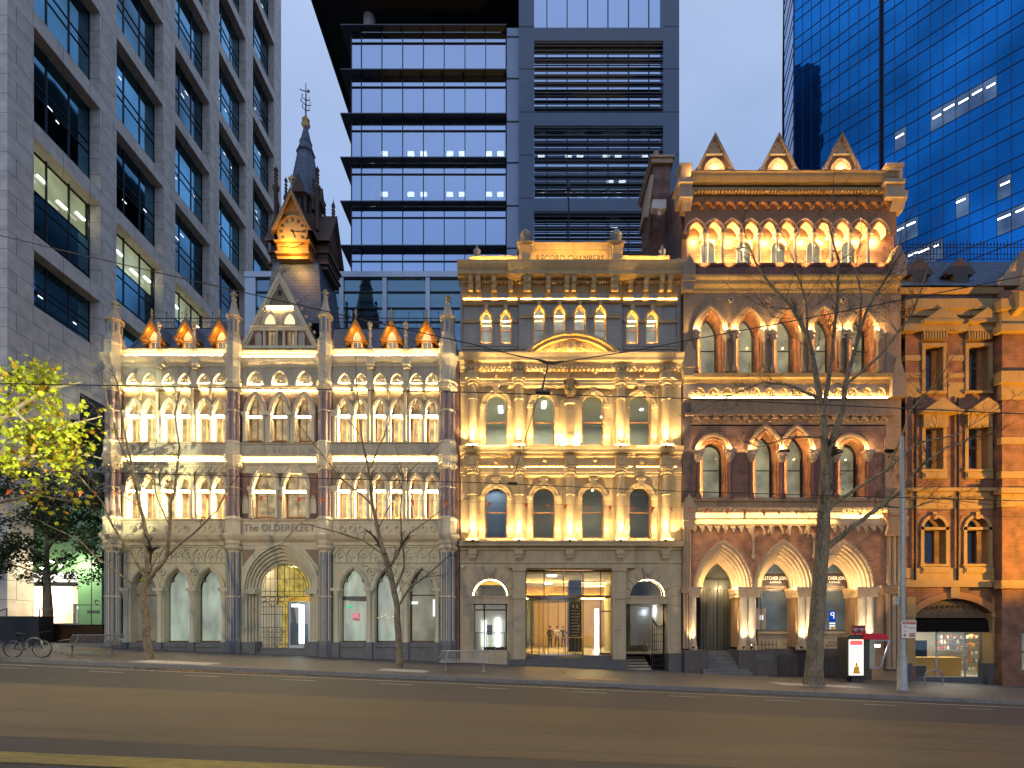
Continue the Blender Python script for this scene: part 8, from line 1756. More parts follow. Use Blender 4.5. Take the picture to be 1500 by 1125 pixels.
for fi, (a, b_) in enumerate(zip(chain[:-1], chain[1:])):
    nrm = Vector(((b_ - a).y, -(b_ - a).x)).normalized(); ps = facet_pts(a, b_); nf = int((ZTOP - ZB) / FH)
    k.quad((a.x, a.y, ZB), (b_.x, b_.y, ZB), (b_.x, b_.y, ZTOP), (a.x, a.y, ZTOP), 1 if (b_ - a).length < 0.8 else 0)
    for i, q in enumerate(ps if fi > 1 else []):
        w_ = 0.026 if i not in (0, len(ps) - 1) else 0.07; t = (b_ - a).normalized() * w_; o_ = nrm * 0.06
        mu.add([(q.x - t.x, q.y - t.y, ZB), (q.x + t.x, q.y + t.y, ZB), (q.x + t.x, q.y + t.y, ZTOP), (q.x - t.x, q.y - t.y, ZTOP), (q.x - t.x + o_.x, q.y - t.y + o_.y, ZB), (q.x + t.x + o_.x, q.y + t.y + o_.y, ZB), (q.x + t.x + o_.x, q.y + t.y + o_.y, ZTOP), (q.x - t.x + o_.x, q.y - t.y + o_.y, ZTOP)], [(4, 5, 6, 7), (0, 4, 7, 3), (5, 1, 2, 6)])
    for f in range(nf):
        for dz, h in ((0, 0.026), (1.25, 0.02)):
            z = ZB + FH * f + dz; o_ = nrm * 0.05; mu.add([(a.x, a.y, z - h), (b_.x, b_.y, z - h), (b_.x + o_.x, b_.y + o_.y, z - h), (a.x + o_.x, a.y + o_.y, z - h), (a.x, a.y, z + h), (b_.x, b_.y, z + h), (b_.x + o_.x, b_.y + o_.y, z + h), (a.x + o_.x, a.y + o_.y, z + h)], [(3, 2, 6, 7), (0, 1, 2, 3), (4, 5, 6, 7)])
    if (b_ - a).length > 2:
        for f in range(6, nf):
            for i in range(len(ps) - 1):
                pr = 0.0
                u = i / max(1, len(ps) - 1)
                hot = {2: (8, 9), 5: (9, 10, 12, 13, 16, 21), 3: (8,), 7: (10, 11, 22), 9: (8, 12)}.get(fi, ())
                if f in hot and r2.random() < 0.55:
                    A, Bq = ps[i], ps[i + 1]; o_ = nrm * 0.012; z0, z1 = ZB + FH * f + 1.3, ZB + FH * (f + 1) - 0.06
                    lw = MB(); lw.quad((A.x + o_.x, A.y + o_.y, z0), (Bq.x + o_.x, Bq.y + o_.y, z0), (Bq.x + o_.x, Bq.y + o_.y, z1), (A.x + o_.x, A.y + o_.y, z1)); lo = lw.build('lit_window', 'blue_lit_pane', BT)
                    lw = MB(); o_ = nrm * 0.02; zz = z1 - r2.uniform(0.3, 0.9); A2, B2 = A + (Bq - A) * r2.uniform(0, 0.3), A + (Bq - A) * r2.uniform(0.6, 1.0); lw.quad((A2.x + o_.x, A2.y + o_.y, zz), (B2.x + o_.x, B2.y + o_.y, zz), (B2.x + o_.x, B2.y + o_.y, zz + 0.15), (A2.x + o_.x, A2.y + o_.y, zz + 0.15)); lw.build('ceiling_lamp', 'office_lamp', lo)
k.build('curtain_wall', ['glass_blue', 'glass_blue_deep'], BT); mu.build('mullion', 'mullion_blue', BT)
k = MB(); bk = chain[-1]; k.add([(chain[0].x, chain[0].y, ZTOP), (bk.x, bk.y, ZTOP), (bk.x + 30, bk.y + 60, ZTOP), (chain[0].x + 20, chain[0].y + 30, ZTOP)], [(0, 1, 2, 3)]); k.quad((bk.x, bk.y, ZB), (bk.x + 30, bk.y + 60, ZB), (bk.x + 30, bk.y + 60, ZTOP), (bk.x, bk.y, ZTOP)); k.build('roof', 'mullion_dark', BT)
# ------------------------------------------------------------------ street trees
def twigs(mb, start, dirn, ln, r, depth, rr, spread=0.75, up=0.25, tips=None):
    n = 3; pts = [start]; d_ = dirn.normalized()
    for i in range(n):
        d_ = (d_ + Vector((rr.gauss(0, 0.16), rr.gauss(0, 0.16), rr.gauss(0.03, 0.14)))).normalized(); pts.append(pts[-1] + d_ * ln / n)
    mb.tube(pts, [r, r * 0.8, r * 0.6, r * 0.4], 3 if r < 0.012 else 4, 0, False)
    if tips is not None and depth <= 1: tips.append((pts[-1], d_)); tips.append((pts[-2], d_))
    if depth > 0:
        for k_ in range(rr.choice((2, 3, 3, 4))):
            t = rr.uniform(0.25, 1.0); i = min(int(t * n), n - 1); s_ = pts[i].lerp(pts[i + 1], t * n - i if t < 1 else 1.0)
            nd = (d_ + Vector((rr.gauss(0, spread), rr.gauss(0, spread), rr.gauss(up, spread * 0.7)))).normalized(); twigs(mb, s_, nd, ln * rr.uniform(0.5, 0.75), r * 0.62, depth - 1, rr, spread, up, tips)
def bare_tree(label, limbs, Y, seed, ntw, ln=1.1, mt='bark', name='bare_tree', depth=2, up=0.3, frm=0.3):
    rr = random.Random(seed); base = limbs[0][0][0]; x0 = X(base[0], Y); t = thing(name, label, 'tree', (x0, Y, ground(x0)), 'bare street trees along the footpath')
    tr = MB(); tw = MB(); tips = []; paths = []
    for li, (pp, r0, r1, dy) in enumerate(limbs):
        n = len(pp); pts = []
        for i, (px, py) in enumerate(pp):
            yy = Y + dy * i / (n - 1); p = P(px, py, yy)
            if li == 0 and i == 0: p.z = ground(p.x) - 0.05
            pts.append(p)
        # finer wobbling path
        fine = []
        for i in range(n - 1):
            for s_ in range(3): fine.append(pts[i].lerp(pts[i + 1], s_ / 3) + (Vector((rr.gauss(0, 0.012), rr.gauss(0, 0.03), rr.gauss(0, 0.012))) if s_ else Vector()))
        fine.append(pts[-1]); m = len(fine); rad = [L(0.76 * (r0 + (r1 - r0) * (i / (m - 1)) ** 0.8), Y) for i in range(m)]
        if li == 0: rad[0] *= 1.14; rad[1] *= 1.04
        tr.tube(fine, rad, 10 if r0 > 4 else 6, 0, True); paths.append((fine, rad, li))
    tot = sum(len(p[0]) for p in paths)
    for fine, rad, li in paths:
        m = len(fine); k_n = max(2, int(ntw * m / tot))
        for j in range(k_n):
            i = rr.randint(int(m * (frm if li else 0.62)), m - 2); d_ = (fine[i + 1] - fine[i]).normalized(); nd = d_ * 0.7 + Vector((rr.gauss(0, 0.7), rr.gauss(0, 0.6), rr.gauss(up, 0.5)))
            twigs(tw, fine[i], nd, ln * rr.uniform(0.6, 1.25), max(0.006, min(0.016, rad[i] * 0.45)), depth, rr, tips=tips)
        d_ = (fine[-1] - fine[-2]).normalized(); twigs(tw, fine[-1], d_, ln, max(rad[-1], 0.008), depth, rr, tips=tips)
    tr.build('trunk', mt, t); tw.build('twigs', 'twig', t)
    return t, tips
def leaf(mb, p, size, rr, m=0, droop=0.4):
    a = rr.uniform(0, 2 * pi); n = Vector((rr.gauss(0, 0.7), rr.gauss(-0.3, 0.7), rr.gauss(0.6, 0.5))).normalized(); u = n.cross(Vector((cos(a), sin(a), 0.2))).normalized(); v = n.cross(u)
    pts = [(0, -0.5), (0.18, -0.3), (0.5, -0.22), (0.34, 0.02), (0.46, 0.3), (0.17, 0.2), (0, 0.56), (-0.17, 0.2), (-0.46, 0.3), (-0.34, 0.02), (-0.5, -0.22), (-0.18, -0.3)]
    vs = [p + (u * x + v * y + n * (-0.25 * abs(x))) * size for x, y in pts]; mb.add(vs, [(0, 1, 2, 3), (3, 4, 5, 0), (5, 6, 7, 0), (0, 7, 8, 9), (9, 10, 11, 0)], m)
T1 = [([(218, 965), (214, 930), (213, 895), (211, 868), (217, 842), (218, 826)], 7.8, 5.2, 0.1),
      ([(218, 838), (216, 790), (205, 742), (197, 702), (188, 660), (179, 612), (172, 560)], 4.4, 0.9, 0.5), ([(220, 848), (243, 818), (249, 770), (255, 722), (263, 655), (256, 605), (268, 560)], 4.2, 0.8, -0.4),
      ([(246, 814), (284, 781), (318, 748), (336, 712)], 2.8, 0.9, -0.8), ([(214, 846), (196, 816), (166, 772), (150, 736), (121, 702)], 3.2, 0.8, 0.6), ([(212, 872), (182, 846), (141, 816), (114, 790), (60, 764)], 2.6, 0.7, -0.7),
      ([(197, 702), (172, 640), (158, 590), (150, 560)], 1.8, 0.6, 0.7), ([(249, 770), (232, 735), (224, 690), (228, 650)], 1.8, 0.5, 0.6), ([(205, 742), (170, 720), (130, 700)], 1.5, 0.5, 0.2)]
tree1, tips = bare_tree('slim bare forked tree in front of the left windows of the cream facade', T1, -5.9, 3, 46, 0.75)
k = MB(); rr = random.Random(4)
for p, d_ in rr.sample(tips, 26): leaf(k, p, rr.uniform(0.12, 0.2), rr, rr.choice((0, 0, 1)))
k.build('leaves', ['leaf_yellow', 'leaf_gold'], tree1)
T2 = [([(585, 978), (584, 940), (582, 895), (580, 878), (573, 846), (563, 811)], 7.2, 5.0, 0.1),
      ([(563, 811), (553, 776), (546, 740), (540, 692), (530, 640), (524, 580), (520, 528)], 4.6, 0.7, 0.4), ([(562, 812), (531, 791), (481, 776), (440, 766), (418, 790)], 2.2, 0.6, -0.5), ([(581, 892), (600, 861), (622, 845), (641, 829)], 2.9, 1.4, -0.7),
      ([(576, 870), (592, 831), (590, 802), (600, 781), (640, 752), (668, 735)], 2.8, 0.6, 0.7), ([(590, 802), (586, 745), (590, 700), (584, 668)], 1.8, 0.5, 0.4), ([(546, 740), (500, 701), (461, 652), (432, 612)], 2.3, 0.6, -0.5), ([(540, 692), (561, 642), (577, 600), (598, 560)], 1.9, 0.5, 0.6), ([(570, 830), (585, 806)], 2.6, 2.0, -0.3), ([(553, 776), (575, 735), (600, 690), (640, 655)], 1.7, 0.5, -0.4), ([(530, 640), (500, 600), (480, 560)], 1.4, 0.5, 0.3)]
bare_tree('slim bare leaning tree in front of the right windows of the cream facade', T2, -4.6, 8, 50, 0.8)
T3 = [([(1192, 1003), (1194, 960), (1198, 890), (1204, 810), (1207, 750), (1211, 690)], 17.0, 10.0, 0.1),
      ([(1209, 730), (1208, 650), (1203, 595), (1194, 545), (1183, 492), (1161, 452), (1132, 421), (1108, 388), (1094, 350)], 8.0, 1.1, 0.6), ([(1211, 695), (1219, 648), (1234, 600), (1239, 560), (1255, 503), (1271, 452), (1300, 402), (1318, 352)], 7.5, 1.0, -0.6),
      ([(1208, 805), (1249, 771), (1291, 741), (1322, 718), (1342, 688), (1385, 655), (1432, 640)], 6.0, 1.0, -0.9), ([(1213, 745), (1260, 712), (1301, 688), (1341, 650), (1401, 637), (1460, 600)], 4.2, 0.7, 0.9), ([(1205, 610), (1219, 521), (1226, 450), (1229, 382), (1214, 330), (1220, 285)], 4.5, 0.7, 0.3),
      ([(1198, 582), (1152, 563), (1119, 560), (1071, 579), (1040, 594)], 3.2, 0.6, -0.6), ([(1238, 565), (1290, 520), (1330, 470), (1352, 420), (1362, 360)], 3.2, 0.6, 0.5), ([(1183, 492), (1180, 440), (1166, 390), (1150, 350)], 2.8, 0.6, -0.5), ([(1255, 503), (1262, 440), (1254, 390), (1262, 330)], 2.6, 0.6, 0.4),
      ([(1204, 640), (1160, 640), (1110, 655), (1075, 640)], 2.4, 0.5, 0.8), ([(1291, 741), (1330, 745), (1380, 730), (1440, 738)], 2.2, 0.6, 0.5), ([(1161, 452), (1120, 450), (1080, 430)], 1.8, 0.5, 0.4), ([(1301, 688), (1335, 600), (1372, 560), (1410, 500)], 2.2, 0.6, -0.5)]
tree3, tips3 = bare_tree('tallest bare tree with a thick mottled trunk in front of the brick arches', T3, -4.9, 12, 190, 1.0, 'bark', depth=3, up=0.2)
k = MB(); rr = random.Random(6)
for p, d_ in rr.sample(tips3, min(len(tips3), 420)): leaf(k, p, rr.uniform(0.04, 0.09), rr, 0)
k.build('leaves', 'twig', tree3)
# leafy autumn tree reaching in from the left
YL = -5.6
x0 = X(-95, YL); AU = thing('autumn_tree', 'leafy yellow green autumn tree glowing under a street lamp at the left edge', 'tree', (x0, YL, ground(x0)))
rr = random.Random(21); tr = MB(); tw = MB(); lf = MB(); tips = []
for pp, r0, r1 in (([(-95, 985), (-92, 880), (-85, 780), (-70, 700)], 12, 7), ([(-70, 700), (-30, 640), (20, 600), (70, 570), (120, 560)], 5, 1), ([(-75, 720), (-20, 690), (40, 670), (100, 660), (150, 672)], 4.5, 1), ([(-70, 700), (-50, 620), (-10, 560), (30, 540)], 5, 1), ([(-80, 760), (-20, 740), (50, 725), (110, 735)], 3.5, 0.8), ([(20, 600), (60, 640), (110, 620), (150, 610)], 2.5, 0.7), ([(-85, 700), (-110, 600), (-100, 540)], 6, 1)):
    pts = [P(a, c, YL + rr.uniform(-0.6, 0.6)) for a, c in pp]
    if r0 == 12: pts[0].z = ground(pts[0].x) - 0.05
    fine = [pts[i].lerp(pts[i + 1], s_ / 3) for i in range(len(pts) - 1) for s_ in range(3)] + [pts[-1]]; m = len(fine)
    tr.tube(fine, [L(r0 + (r1 - r0) * i / (m - 1), YL) for i in range(m)], 8)
    if r0 < 12:
        for j in range(13): i = rr.randint(2, m - 2); twigs(tw, fine[i], (fine[i + 1] - fine[i]).normalized() * 0.6 + Vector((rr.gauss(0, .6), rr.gauss(0, .6), rr.gauss(0, .6))), rr.uniform(0.7, 1.2), 0.016, 1, rr, 0.7, 0.0, tips)
for p, d_ in tips:
    px = VX + p.x * FPX / (D + p.y); py = VY - (p.z - CAMZ) * FPX / (D + p.y)
    if px > 158 or py > 790: continue
    for j in range(rr.choice((5, 6, 6, 7)) if py < 700 and px < 125 else rr.choice((0, 1, 1, 2))): leaf(lf, p + Vector((rr.gauss(0, 0.2), rr.gauss(0, 0.2), rr.gauss(-0.05, 0.2))), rr.uniform(0.14, 0.26), rr, rr.choice((0, 0, 0, 0, 0, 1)))
tr.build('trunk', 'bark', AU); tw.build('twigs', 'twig', AU); lf.build('leaves', ['leaf_yellow', 'leaf_gold'], AU)
# dense dark evergreen behind it
YD = 3.0; x0 = X(70, YD); EV = thing('evergreen_tree', 'dense dark green tree behind the yellow autumn leaves beside the cream facade', 'tree', (x0, YD, ground(x0)))
tr = MB(); tr.tube([(x0, YD, ground(x0)), (x0 + 0.1, YD, 3), (x0 - 0.1, YD, 6), (x0, YD, 9)], [0.22, 0.18, 0.14, 0.06], 8); lf = MB(); rr = random.Random(33)
for c_ in range(185):
    px, py = rr.uniform(-30, 150), rr.uniform(618, 848)
    if py < 690 and px < 95: continue
    cc = P(px, py, YD + rr.uniform(-1.4, 1.4)); rad = rr.uniform(0.35, 0.75)
    if c_ % 4 == 0: tr.tube([(x0, YD, max(3.0, cc.z - 1.0)), (cc.x * 0.5 + x0 * 0.5, (cc.y + YD) / 2, cc.z - 0.4), cc], [0.06, 0.04, 0.02], 4)
    for j in range(92):
        v = Vector((rr.gauss(0, 1), rr.gauss(0, 1), rr.gauss(0, 0.8))); v = v.normalized() * rad * rr.uniform(0.35, 1.05); leaf(lf, cc + v, rr.uniform(0.09, 0.19), rr, 0)
tr.build('trunk', 'bark', EV); lf.build('crown', 'leaf_dark', EV)
lf = MB(); rr = random.Random(9)
for i in range(420):
    u = rr.random()
    if u < 0.5: x = X(rr.gauss(310, 60), -8); y = KERB_Y - 0.3 - abs(rr.gauss(0, 0.25)); dz = -0.138
    else: x = rr.uniform(-22, 22); y = rr.uniform(-7.5, -0.6); dz = 0.012
    a = rr.uniform(0, 6.28); s_ = rr.uniform(0.04, 0.08); p = Vector((x, y, ground(x) + dz)); u_, v_ = Vector((cos(a), sin(a), 0.1)), Vector((-sin(a), cos(a), 0.15)); lf.add([p - u_ * s_, p + v_ * s_ * 0.7, p + u_ * s_, p - v_ * s_ * 0.7], [(0, 1, 2, 3)], 0)
o = lf.build('fallen_leaves', 'leaf_dead'); tag(o, 'dry brown leaves scattered along the gutter and footpath', 'leaves', kind='stuff')

# ------------------------------------------------------------------ overhead wires and bunting
def wire(name, pts, r, label, cat='wire', sag=0.0):
    k = MB(); full = []
    for a, c in zip(pts[:-1], pts[1:]):
        for i in range(10): t = i / 10; p = Vector(a).lerp(Vector(c), t); p.z -= sag * 4 * t * (1 - t); full.append(p)
    full.append(Vector(pts[-1])); k.tube(full, r, 5); return tag(k.build(name, 'wire'), label, cat)
def ext(px0, py0, px1, py1, Y, e0=-400, e1=1900): s_ = (py1 - py0) / (px1 - px0); return [P(e0, py0 + s_ * (e0 - px0), Y), P(e1, py0 + s_ * (e1 - px0), Y)]
wire('tram_wire', [P(-300, 556, -17.6), P(700, 575, -17.6), P(1000, 583.5, -17.6), P(1800, 620, -17.6)], 0.009, 'upper of the two straight contact wires crossing above the window floors')
wire('tram_wire', [P(-300, 680, -13.4), P(700, 707, -13.4), P(1000, 720, -13.4), P(1800, 742, -13.4)], 0.011, 'lower of the two straight contact wires crossing the lower window floor')
wire('span_wire', [P(-300, 277, -14), P(0, 345, -14), P(700, 506, -15), P(788, 527, -15.2)], 0.012, 'long sagging wire descending from the left tower to the dark insulator', sag=0.02)
wire('span_wire', [P(822, 530, -15.2), P(1000, 500, -15), P(1500, 404, -14), P(1800, 330, -14)], 0.012, 'long wire rising from the dark insulator towards the right edge', sag=0.02)
k = MB(); k.tube([P(786, 526, -15.2), P(800, 531, -15.2), P(812, 532, -15.2), P(826, 529, -15.2)], [0.02, 0.035, 0.035, 0.02], 6); k.tube([P(803, 532, -15.2), P(802, 540, -15.3), P(796, 562, -16.4), P(794, 573, -17.4)], 0.022, 5); k.tube([P(784, 573.5, -17.5), P(806, 574.5, -17.5)], 0.035, 5); k.tube([P(790, 575, -17.4), P(752, 700, -13.6)], 0.008, 4); k.tube([P(744, 708, -13.4), P(758, 708.5, -13.4)], 0.04, 5)
tag(k.build('wire_hanger', 'wire'), 'dark insulator and hanger joining the wires before the sandstone columns', 'insulator')
YBN = -3.2; bl = lambda px: 716 + 0.0275 * px + (5 if 600 < px < 960 else 0) * -1.6
b_pts = [P(px, 716 + 0.0272 * px, YBN) for px in (-300, 0, 300, 660, 1000, 1325, 1800)]
BN = wire('bunting', b_pts, 0.006, 'string of small orange triangular flags hung across the facades', 'bunting', 0.03); rr = random.Random(2)
for px in (15, 33, 52, 92, 118, 140, 168, 191, 220, 248, 274, 303, 330, 383, 411, 440, 470, 603, 653, 717, 770, 802, 829, 861, 894, 927, 957, 982, 1010, 1036, 1067, 1091, 1118, 1140, 1165, 1260, 1302, 1326, 1346, 1366, 1408):
    p = P(px, 716 + 0.0272 * px + 0.6, YBN); w_, h = rr.uniform(0.08, 0.12), rr.uniform(0.24, 0.32); sw = rr.uniform(-0.12, 0.12); fy = rr.uniform(-0.1, 0.1); k = MB(); k.add([(p.x - w_, p.y + fy * 0.5, p.z), (p.x + w_, p.y - fy * 0.5, p.z), (p.x + sw, p.y + fy, p.z - h), (p.x - w_, p.y + fy * 0.5 + 0.006, p.z), (p.x + w_, p.y - fy * 0.5 + 0.006, p.z), (p.x + sw, p.y + fy + 0.006, p.z - h)], [(0, 2, 1), (3, 4, 5), (0, 1, 4, 3), (1, 2, 5, 4), (2, 0, 3, 5)]); k.build('flag', 'flag_orange', BN)
# ------------------------------------------------------------------ street furniture
def spot(px, py):
    """where on the footpath the photo's point (px, py) lies"""
    y = -5.0
    for _ in range(30): x = X(px, y); y = (CAMZ - ground(x)) * FPX / (py - VY) - D
    return X(px, y), y
def bench(loc, label, mt, ln=2.25):
    t = thing('street_bench', label, 'bench', loc, 'slatted street benches'); x, y, z = loc
    def fr(nm, fn): k = MB(); fn(k); return k.build(nm, mt, t)
    def back(k):
        n = 30
        for i in range(n + 1):
            u = x - ln / 2 + ln * i / n; k.tube([(u, y + 0.12, z + 0.46), (u, y + 0.20, z + 0.62), (u, y + 0.30, z + 0.86)], 0.009, 4)
        k.tube([(x - ln / 2, y + 0.30, z + 0.87), (x + ln / 2, y + 0.30, z + 0.87)], 0.028, 6); k.tube([(x - ln / 2, y + 0.14, z + 0.5), (x + ln / 2, y + 0.14, z + 0.5)], 0.016, 5)
    def seat(k):
        for i in range(9): k.box(x - ln / 2, x + ln / 2, y - 0.34 + 0.05 * i, y - 0.305 + 0.05 * i, z + 0.43 - 0.012 * abs(i - 2) * 0.5, z + 0.45)
    fr('backrest', back); fr('seat', seat)
    for s in (-1, 1):
        u = x + s * ln * 0.38
        def leg(k): k.tube([(u, y, z), (u, y, z + 0.42)], 0.035, 6); k.box(u - 0.06, u + 0.06, y - 0.25, y + 0.25, z, z + 0.03); k.tube([(u, y - 0.32, z + 0.42), (u, y + 0.1, z + 0.42), (u, y + 0.3, z + 0.86)], 0.02, 5)
        fr('leg', leg)
        def arm(k): v = x + s * ln / 2; k.tube([(v, y - 0.32, z + 0.43), (v, y - 0.34, z + 0.62), (v, y - 0.1, z + 0.66), (v, y + 0.24, z + 0.68)], 0.018, 5)
        fr('armrest', arm)
    return t
x, y = spot(135, 960); bench((x, y, ground(x)), 'dark metal bench beside the slim tree and the green entrance', 'bench_metal')
x, y = spot(681, 984); bench((x, y, ground(x)), 'pale metal bench standing in front of the sandstone side door', 'bench_pale', 2.1)
# bicycle locked to a hoop
x, y = spot(41, 963); z = ground(x); BK = thing('bicycle', 'black bicycle leaning on a hoop by the dark planter wall', 'bicycle', (x, y, z)); r = 0.335; ang = 0.10
def bp(u, v, h): return (x + u * cos(ang) - v * sin(ang), y + u * sin(ang) + v * cos(ang), z + h)
for u in (-0.52, 0.50):
    k = MB(); k.tube([bp(u + r * cos(t * pi / 14), 0, r + r * sin(t * pi / 14)) for t in range(29)], 0.020, 6, 0, False); wh = k.build('wheel', 'black', BK)
    k = MB(); k.tube([bp(u + (r - 0.03) * cos(t * pi / 14), 0, r + (r - 0.03) * sin(t * pi / 14)) for t in range(29)], 0.010, 5, 0, False)
    for t in range(10): k.tube([bp(u, 0, r), bp(u + r * 0.92 * cos(t * pi / 5), 0, r + r * 0.92 * sin(t * pi / 5))], 0.003, 3)
    k.build('rim', 'steel', wh)
k = MB()
for a, c in (((-0.52, r), (-0.08, 0.30)), ((-0.08, 0.30), (0.38, 0.72)), ((-0.08, 0.30), (-0.22, 0.84)), ((-0.2, 0.76), (0.36, 0.80)), ((-0.52, r), (-0.2, 0.76)), ((0.50, r), (0.34, 0.96))): k.tube([bp(a[0], 0, a[1]), bp(c[0], 0, c[1])], 0.018, 6)
k.build('frame', 'black', BK); k = MB(); k.tube([bp(0.34, -0.02, 0.96), bp(0.42, -0.26, 1.0), bp(0.50, -0.28, 0.97)], 0.014, 5); k.tube([bp(0.34, 0.02, 0.96), bp(0.42, 0.26, 1.0), bp(0.62, 0.28, 1.02)], 0.014, 5); k.build('handlebar', 'black', BK)
k = MB(); k.tube([bp(-0.38, 0, 0.90), bp(-0.26, 0, 0.91), bp(-0.08, 0, 0.88)], [0.075, 0.06, 0.025], 8); k.build('saddle', 'black', BK)
k = MB(); k.tube([bp(-0.16, 0.0, 0.26), bp(-0.06, 0, 0.30), bp(0.04, 0.0, 0.34)], 0.012, 4); k.tube([bp(-0.08 + 0.09 * cos(t * pi / 6), -0.03, 0.30 + 0.09 * sin(t * pi / 6)) for t in range(13)], 0.008, 4); k.build('crank', 'steel', BK)
def hoop(px, py, label, wd=0.75):
    x, y = spot(px, py); z = ground(x); k = MB(); k.tube([(x - wd / 2, y, z)] + [(x - wd / 2 * cos(pi * t / 8), y, z + 0.52 + 0.22 * sin(pi * t / 8)) for t in range(9)] + [(x + wd / 2, y, z)], 0.03, 8); tag(k.build('bike_hoop', 'steel'), label, 'bike rack', 'steel bicycle hoops')
hoop(50, 962, 'steel hoop that the black bicycle leans on', 0.6); hoop(1368, 1003, 'curved steel hoop on the footpath in front of the lit shop', 0.9)
k = MB(); x, y = spot(1366, 985); z = ground(x); k.tube([(x - .1, y, z), (x - .1, y, z + 0.9), (x + 0.6, y - 0.2, z + 0.75), (x + 0.6, y - 0.2, z)], 0.025, 6); tag(k.build('handrail', 'steel'), 'short steel handrail at the step of the lit shop', 'handrail')
# telephone booth with a lit poster
x, y = spot(1262, 1000); z = ground(x); PB = thing('phone_booth', 'phone booth with a glowing poster, red canopy and wifi sign', 'phone booth', (x, y, z)); s1 = FPX / (D + y); e = lambda px: (px - VX) / s1; h = lambda py: CAMZ + (VY - py) / s1
k = MB(); k.box(e(1241), e(1275), y, y + 0.75, h(991), h(933)); k.prism([(e(1241), h(933)), (e(1246), h(929.5)), (e(1270), h(929.5)), (e(1275), h(933))], y, y + 0.75); k.build('cabinet', 'booth_dark', PB)
k = MB(); k.box(e(1252), e(1268), y + 0.2, y + 0.6, z, h(991)); k.build('plinth', 'booth_dark', PB)
k = MB(); k.box(e(1243.5), e(1264), y - 0.03, y + 0.01, h(989), h(937)); pn = k.build('poster_panel', 'poster_glow', PB)
k = MB(); k.box(e(1244.5), e(1263), y - 0.036, y - 0.03, h(945), h(938)); k.build('poster_heading', 'poster_red', pn)
k = MB(); cx_ = e(1254); k.prism([(cx_ + a * 0.01, h(987) + c * 0.01) for a, c in ((-18, 0), (-17, 10), (-13, 22), (-15, 30), (-9, 36), (-5, 38), (-6, 44), (-5, 54), (0, 58), (5, 54), (6, 44), (5, 38), (9, 36), (15, 30), (13, 22), (17, 10), (18, 0))], y - 0.037, y - 0.03); k.build('poster_figure', 'poster_gold', pn)
k = MB(); n = 10
for a0, a1, zt, hh in ((1263, 1300, 0, 9),): k.prism([(e(1263), h(936.5)), (e(1265), h(930)), (e(1268), h(928)), (e(1292), h(928)), (e(1297), h(930)), (e(1301), h(937))], y - 0.1, y + 0.9)
k.build('canopy', 'booth_red', PB)
k = MB(); k.box(e(1274), e(1304), y - 0.02, y + 0.02, h(939), h(937)); k.prism([(e(1304), h(939)), (e(1302), h(939)), (e(1288), h(979)), (e(1290), h(979))], y - 0.02, y + 0.02); k.box(e(1280), e(1290), y - 0.02, y + 0.02, h(979), h(977)); k.build('side_frame', 'silver', PB)
k = MB(); k.box(e(1273.5), e(1281), y - 0.02, y + 0.7, h(979.5), h(939)); k.build('side_panel', 'booth_grey', PB)
k = MB(); k.box(e(1281), e(1296), y + 0.3, y + 0.5, h(948), h(944.5)); k.build('booth_light', 'downlight', PB)
k = MB(); k.box(e(1283), e(1288), y + 0.45, y + 0.6, h(972), h(952)); k.build('handset', 'iron', PB)
k = MB(); k.box(e(1253), e(1272), y + 0.2, y + 0.26, h(928), h(916)); k.tube([(e(1258), y + 0.24, h(930)), (e(1258), y + 0.24, h(926))], 0.03, 5); sg = k.build('wifi_sign', 'booth_maroon', PB)
k = MB()
for c_ in (1257.5, 1267):
    for rr_ in (0.06, 0.12, 0.18): k.tube([(e(c_) + rr_ * cos(pi * (0.22 + 0.56 * t / 6)), y + 0.195, h(925.5) + rr_ * sin(pi * (0.22 + 0.56 * t / 6))) for t in range(7)], 0.013, 4)
    k.lathe(e(c_), y + 0.195, [(0, h(925.5) - 0.02), (0.02, h(925.5)), (0, h(925.5) + 0.02)], 6)
k.build('wifi_symbol', 'letter_white', sg)
# lamp post with parking sign
x, y = spot(1321.5, 1011); z = ground(x); s1 = FPX / (D + y); e = lambda px: (px - VX) / s1; h = lambda py: CAMZ + (VY - py) / s1
PO = thing('sign_post', 'tall grey metal post carrying a red and white parking sign', 'post', (x, y, z))
k = MB(); k.lathe(x, y, [(0.21, z), (0.21, z + 0.05), (0.185, z + 0.06), (0.175, h(962)), (0.14, h(958)), (0.13, h(900)), (0.10, h(740)), (0.075, h(640)), (0.0, h(637))], 14); k.build('post', 'galv', PO)
k = MB(); k.box(e(1310), e(1315), y - 0.1, y + 0.1, h(886), h(874)); k.box(e(1317), e(1320), y - 0.22, y - 0.1, h(908), h(900)); k.build('junction_box', 'galv', PO)
k = MB(); k.box(e(1314.6), e(1335.5), y - 0.24, y - 0.22, h(934.5), h(909)); sg = k.build('parking_sign', 'sign_white', PO)
k = MB(); [k.box(e(a), e(c), y - 0.247, y - 0.24, h(f_), h(g2)) for a, c, g2, f_ in ((1316, 1324.6, 910.5, 914.5), (1325.4, 1334.5, 910.5, 914.5), (1325.5, 1333.5, 927.5, 932.5), (1317, 1320.5, 929, 932))]; k.build('sign_panel', 'sign_red', sg)
for px, py, tx, mm, sz in ((1320.3, 912.6, 'NO', 'sign_white', 0.10), (1330, 912.6, 'STOPPING', 'sign_white', 0.07), (1319.5, 918.5, '2P', 'sign_red', 0.12), (1329.5, 920, 'MON-FRI', 'sign_red', 0.075), (1319.6, 925, 'SAT', 'sign_red', 0.075), (1329.5, 930, 'TOW', 'sign_white', 0.10)): lettering(tx, sz, (e(px), y - 0.249, h(py)), sg, mm, 'sign_lettering', 0.001)
